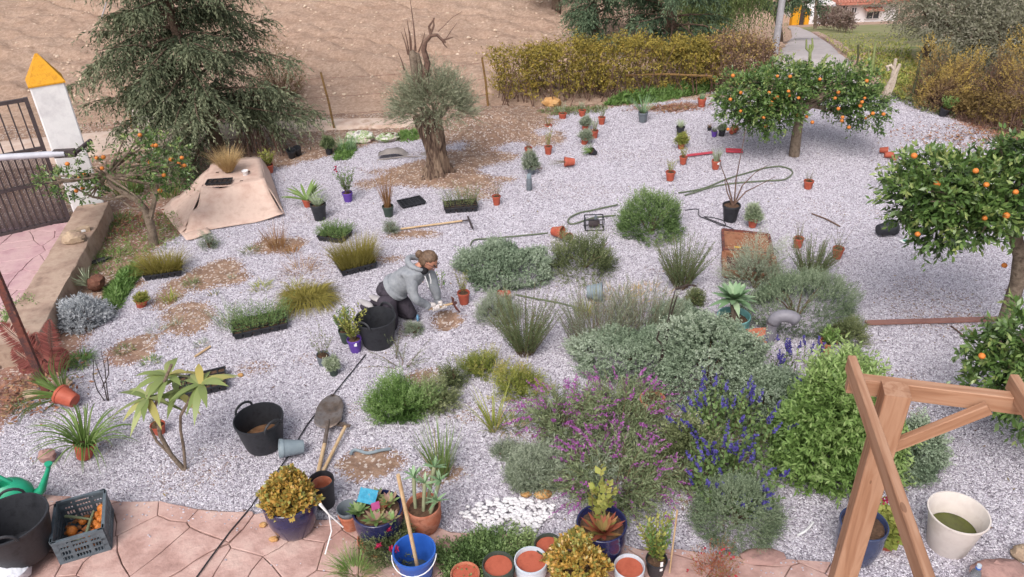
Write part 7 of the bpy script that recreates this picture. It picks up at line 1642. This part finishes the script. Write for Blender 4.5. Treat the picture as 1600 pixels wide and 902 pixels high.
# head: one shaped surface, facing down to the right
fd = (Vector((.80, -.30, -.52))).normalized(); sdv = fd.cross(Vector((0, 0, 1))).normalized(); upv = sdv.cross(fd).normalized(); HM = Matrix((fd, sdv, upv)).transposed(); HC = J(669, 407, -.07)
def head_pt(d, grow=0):
    x, y, z = d; a = lambda c, s: math.exp(-((x - c[0]) ** 2 + (y - c[1]) ** 2 + (z - c[2]) ** 2) / s)
    ex = Vector((x * .094, y * .074, z * .112)); k = 1.0
    if z < 0: ex.y *= 1 - .22 * z * z - .1 * abs(z); ex.x *= 1 + .05 * abs(z)
    k += .26 * a((.97, 0, -.12), .018) + .12 * a((.98, 0, .02), .02) - .07 * a((.88, .36, .12), .03) - .07 * a((.88, -.36, .12), .03) - .05 * a((.9, 0, -.47), .010) + .05 * a((.88, 0, -.56), .01) + .05 * a((.9, 0, -.38), .01) + .10 * a((.65, 0, -.85), .06) + .04 * a((.9, 0, .3), .08)
    k += .30 * a((.0, .98, -.05), .012) + .30 * a((.0, -.98, -.05), .012)
    return ex * (k + grow)
def head_part(keep, grow=0, nu=40, nv=28):
    vs = []; fs = []
    for j in range(nv + 1):
        t = math.pi * j / nv
        for k in range(nu): w = 2 * math.pi * k / nu; d = (math.sin(t) * math.cos(w), math.sin(t) * math.sin(w), -math.cos(t)); vs.append(HM @ head_pt(d, grow(d) if callable(grow) else grow) + HC)
    for j in range(nv):
        for k in range(nu):
            t = math.pi * (j + .5) / nv; w = 2 * math.pi * (k + .5) / nu; d = (math.sin(t) * math.cos(w), math.sin(t) * math.sin(w), -math.cos(t))
            if keep(d): fs.append((j * nu + k, j * nu + (k + 1) % nu, (j + 1) * nu + (k + 1) % nu, (j + 1) * nu + k))
    return MB().add(vs, fs)
hq = head_part(lambda d: True)
bm_v = [v.co.copy() for v in body.vertices]; bm_f = [tuple(p.vertices) for p in body.polygons]
q = MB(); q.add(bm_v, bm_f); q.add(hq.v, hq.f); q.build('body', m_skin, person, None, True, 0)
R = random.Random(2)
hair = head_part(lambda d: d[2] > .18 + .55 * max(0, d[0]) or (d[0] < -.05 and d[2] > -.55) , lambda d: .07 + .03 * math.sin(22 * d[1] + 5 * d[2]) + .02 * math.sin(41 * d[1]))
ho = hair.build('hair', m_hair, person, None, True, 0); ho.modifiers.new('thickness', 'SOLIDIFY').thickness = -.012
q = MB(); q.blob(HC + HM @ Vector((-.112, 0, .0)), .042, 12, 8, .08, (1, 1, 1.1), seed=5); q.build('hair_bun', m_hair, ho)
q = MB()
for s_ in (-1, 1):
    c = HC + HM @ Vector((.100, s_ * .034, .012)); q.tube([c + HM @ Vector((.004, .024 * math.cos(a), .018 * math.sin(a))) for a in [2 * math.pi * i / 14 for i in range(15)]], .0026, 5, False); q.tube([HC + HM @ Vector((.098, s_ * .058, .016)), HC + HM @ Vector((.0, s_ * .082, .01))], .0025, 5)
q.tube([HC + HM @ Vector((.108, -.011, .016)), HC + HM @ Vector((.108, .011, .016))], .0025, 5); q.build('glasses', m_iron, person)
q = MB()
for s_ in (-1, 1): q.blob(HC + HM @ Vector((.088, s_ * .032, .012)), .011, 10, 8, 0)
q.build('eyes', mat('eye_dark', ['2c211c'], .3), person)
q = MB(); q.blob(HC + HM @ Vector((.098, 0, -.056)), .02, 12, 6, 0, (.35, 1, .3), M=HM); q.build('mouth', mat('lip', ['8f5248'], .5), person)
# hoodie
hk = ['wai', 'che', 'shc', 'shN', 'elN', 'wrN', 'shF', 'elF', 'wrF']; hv = [J_['pel'].lerp(J_['wai'], .85)] + [J_[k] for k in hk] + [J_['shc'].lerp(J_['nek'], .55)]
hr = [(.14, .145), (.132, .145), (.136, .15), (.10, .115), .072, .056, .042, .072, .056, .042, .075]; he = [(0, 1), (1, 2), (2, 3), (3, 4), (4, 5), (5, 6), (3, 7), (7, 8), (8, 9), (3, 10)]
hm_ = skin_mesh(hv, he, hr, 0); hm_.materials.clear(); hm_.materials.append(m_hood); hood = link('hoodie', hm_, person)
tx = bpy.data.textures.new('cloth_folds', 'CLOUDS'); tx.noise_scale = .09
dm = hood.modifiers.new('folds', 'DISPLACE'); dm.texture = tx; dm.strength = .035; dm.mid_level = .5; dm.texture_coords = 'LOCAL'
# hood lying on the back of the neck, hem and cuffs
hd_ = J_['nek'] + Vector((-.035, .015, -.02)); q = MB()
q.tube([hd_ + Vector((.10 * math.cos(a), .11 * math.sin(a), .02 - .05 * math.cos(a))) for a in [math.pi * .25 + 1.5 * math.pi * i / 12 for i in range(13)]], [.014, .02, .024, .028, .031, .033, .034, .033, .031, .028, .024, .02, .014], 10); q.build('hood', m_hood, hood)
wx = (J_['wai'] - J_['pel']).normalized(); Mw = rot_to(wx); q = MB(); q.lathe([(.138, -.03), (.148, -.025), (.150, .02), (.138, .03)], 26, J_['pel'].lerp(J_['wai'], .78), Mw, sy=1.05); q.build('waistband', m_hood, hood)
for a, b2 in (('elN', 'wrN'), ('elF', 'wrF')):
    d = (J_[b2] - J_[a]).normalized(); q = MB(); q.lathe([(.034, -.02), (.042, -.015), (.042, .015), (.034, .02)], 16, J_[b2] - d * .005, rot_to(d)); q.build('cuff', m_hood, hood)
fr = (J_['shc'] + Vector((.085, -.10, -.01))); q = MB(); q.tube([fr, fr + Vector((.02, -.02, -.06)), fr + Vector((.03, -.01, -.13))], .005, 6); q.tube([fr + Vector((.04, .05, .0)), fr + Vector((.055, .03, -.07)), fr + Vector((.05, .03, -.11))], .005, 6); q.build('drawstring', m_white, hood)
q = MB(); q.blob(J_['shc'] + Vector((.07, -.05, .03)), .055, 12, 8, .02, (1, 1, .8)); q.build('shirt', mat('black_shirt', ['1d1c20'], .9), person)
# trousers
tk = ['pel', 'hpN', 'knN', 'anN', 'hpF', 'knF', 'anF']; tv = [J_['pel'].lerp(J_['wai'], .9)] + [J_[k] for k in tk]; tr = [(.14, .15), (.165, .165), .118, .078, .056, .118, .08, .056]
q = MB()
for vv, rr_ in (([tv[0], J_['pel'], J_['pel'].lerp(J_['hpN'], .5) - Vector((.03, 0, .06))], [(.14, .15), (.16, .165), .12]), ([J_['pel'].lerp(J_['hpN'], .6), J_['hpN'].lerp(J_['knN'], .35), J_['knN'], J_['knN'] + (J_['anN'] - J_['knN']) * .12, J_['knN'].lerp(J_['anN'], .6), J_['anN']], [.135, .11, .08, .075, .066, .054]), ([J_['pel'].lerp(J_['hpF'], .6), J_['hpF'].lerp(J_['knF'], .35), J_['knF'], J_['knF'] + (J_['anF'] - J_['knF']) * .12, J_['knF'].lerp(J_['anF'], .6), J_['anF']], [.135, .11, .08, .075, .066, .054])):
    tm = skin_mesh(vv, [(i, i + 1) for i in range(len(vv) - 1)], rr_, 0); q.add([x.co.copy() for x in tm.vertices], [tuple(f.vertices) for f in tm.polygons])
tro = q.build('trousers', m_trou, person, None, True, 0)
dm = tro.modifiers.new('folds', 'DISPLACE'); dm.texture = tx; dm.strength = .02; dm.mid_level = .5
q = MB(); q.blob(J_['knF'] + Vector((.055, -.035, -.02)), .05, 10, 7, .05, (.35, .8, .8)); q.build('knee_pad', mat('pale_blue_pad', ['5f8fb5', '7aa4c4'], .7), person)
# shoes with pale soles
for a, b2 in (('anN', 'toN'), ('anF', 'toF')):
    d = (J_[b2] - J_[a]); d.z = 0; d.normalize(); A_ = J_[a] - d * .02; B_ = J_[a] + d * .19
    sm = skin_mesh([A_ + Vector((0, 0, .02)), A_.lerp(B_, .35), A_.lerp(B_, .7) - Vector((0, 0, .02)), B_ - Vector((0, 0, .03))], [(0, 1), (1, 2), (2, 3)], [.05, .048, .046, .034], 0); sm.materials.clear(); sm.materials.append(m_trou); sh = link('shoe', sm, person)
    q = MB(); M = Matrix((d, Vector((-d.y, d.x, 0)), Vector((0, 0, 1)))).transposed(); q.blob((0, 0, 0), .1, 16, 8, 0, (1.2, .45, .22), M=M); q.build('sole', m_shoe, sh, A_.lerp(B_, .5) + Vector((0, 0, .045)))
# gloved hands closed round the handle of the hoe
hA, hB = J(676, 482, -.10), J(709, 474, .03); hx = (hB - hA).normalized()
def glove(c, wrist, flip):
    u = (wrist - c); u = (u - hx * u.dot(hx)).normalized(); v = hx.cross(u) * flip; q = MB()
    pm = skin_mesh([wrist, c + u * .045, c + u * .03 + hx * .018, c + u * .03 - hx * .018], [(0, 1), (1, 2), (1, 3)], [.032, .034, .026, .026], 0); q.add([x.co.copy() for x in pm.vertices], [tuple(f.vertices) for f in pm.polygons])
    for k, (off, ln) in enumerate(((-.030, .8), (-.010, .95), (.010, 1), (.030, .9))):
        pts = [c + hx * off + (u * math.cos(a) + v * math.sin(a)) * .027 for a in [.1 + (3.9 * ln) * i / 7 for i in range(8)]]; q.tube(pts, [.0105, .0105, .0105, .010, .010, .0095, .009, .007], 8)
    pts = [c - hx * .035 + u * .03, c - hx * .045 - v * .015 + u * .012, c - hx * .03 - v * .028 - u * .005, c - hx * .012 - v * .026 - u * .012]; q.tube(pts, [.013, .012, .0105, .008], 8); q.build('glove', m_glove, person, None, True, 0)
glove(hA.lerp(hB, .12), J_['wrN'], 1); glove(hA.lerp(hB, .48), J_['wrF'], -1)
hoe = thing('hand_hoe', 'short wooden handled hoe held over the planting hole', 'hoe', PO)
q = MB(); q.tube([hA - hx * .05, hB], .013, 10); q.build('handle', m_wood, hoe); q = MB(); q.tube([hB - hx * .02, hB + hx * .03], .019, 10); q.build('collar', m_rust, hoe)
q = MB(); vs = []; up2 = Vector((-.25, 0, 1)).normalized(); sd2 = hx.cross(up2).normalized()
for z, w in ((.075, .032), (.03, .022), (-.03, .022), (-.10, .05)):
    for s_ in (-1, 1): vs.append(hB + up2 * z + sd2 * w * s_ + hx * (.02 * abs(z) / .1))
q.add(vs, [(2 * i, 2 * i + 1, 2 * i + 3, 2 * i + 2) for i in range(3)]); o = q.build('blade', m_rust, hoe, None, False); o.modifiers.new('thickness', 'SOLIDIFY').thickness = .009
# sprig lying beside the hand
upright('green_sprig', 'bright green sprig standing in the gravel beside the hoodie', 690, 452, 5, 34, 'bright', 3, 12, .045, .02, .7, .35, .1)
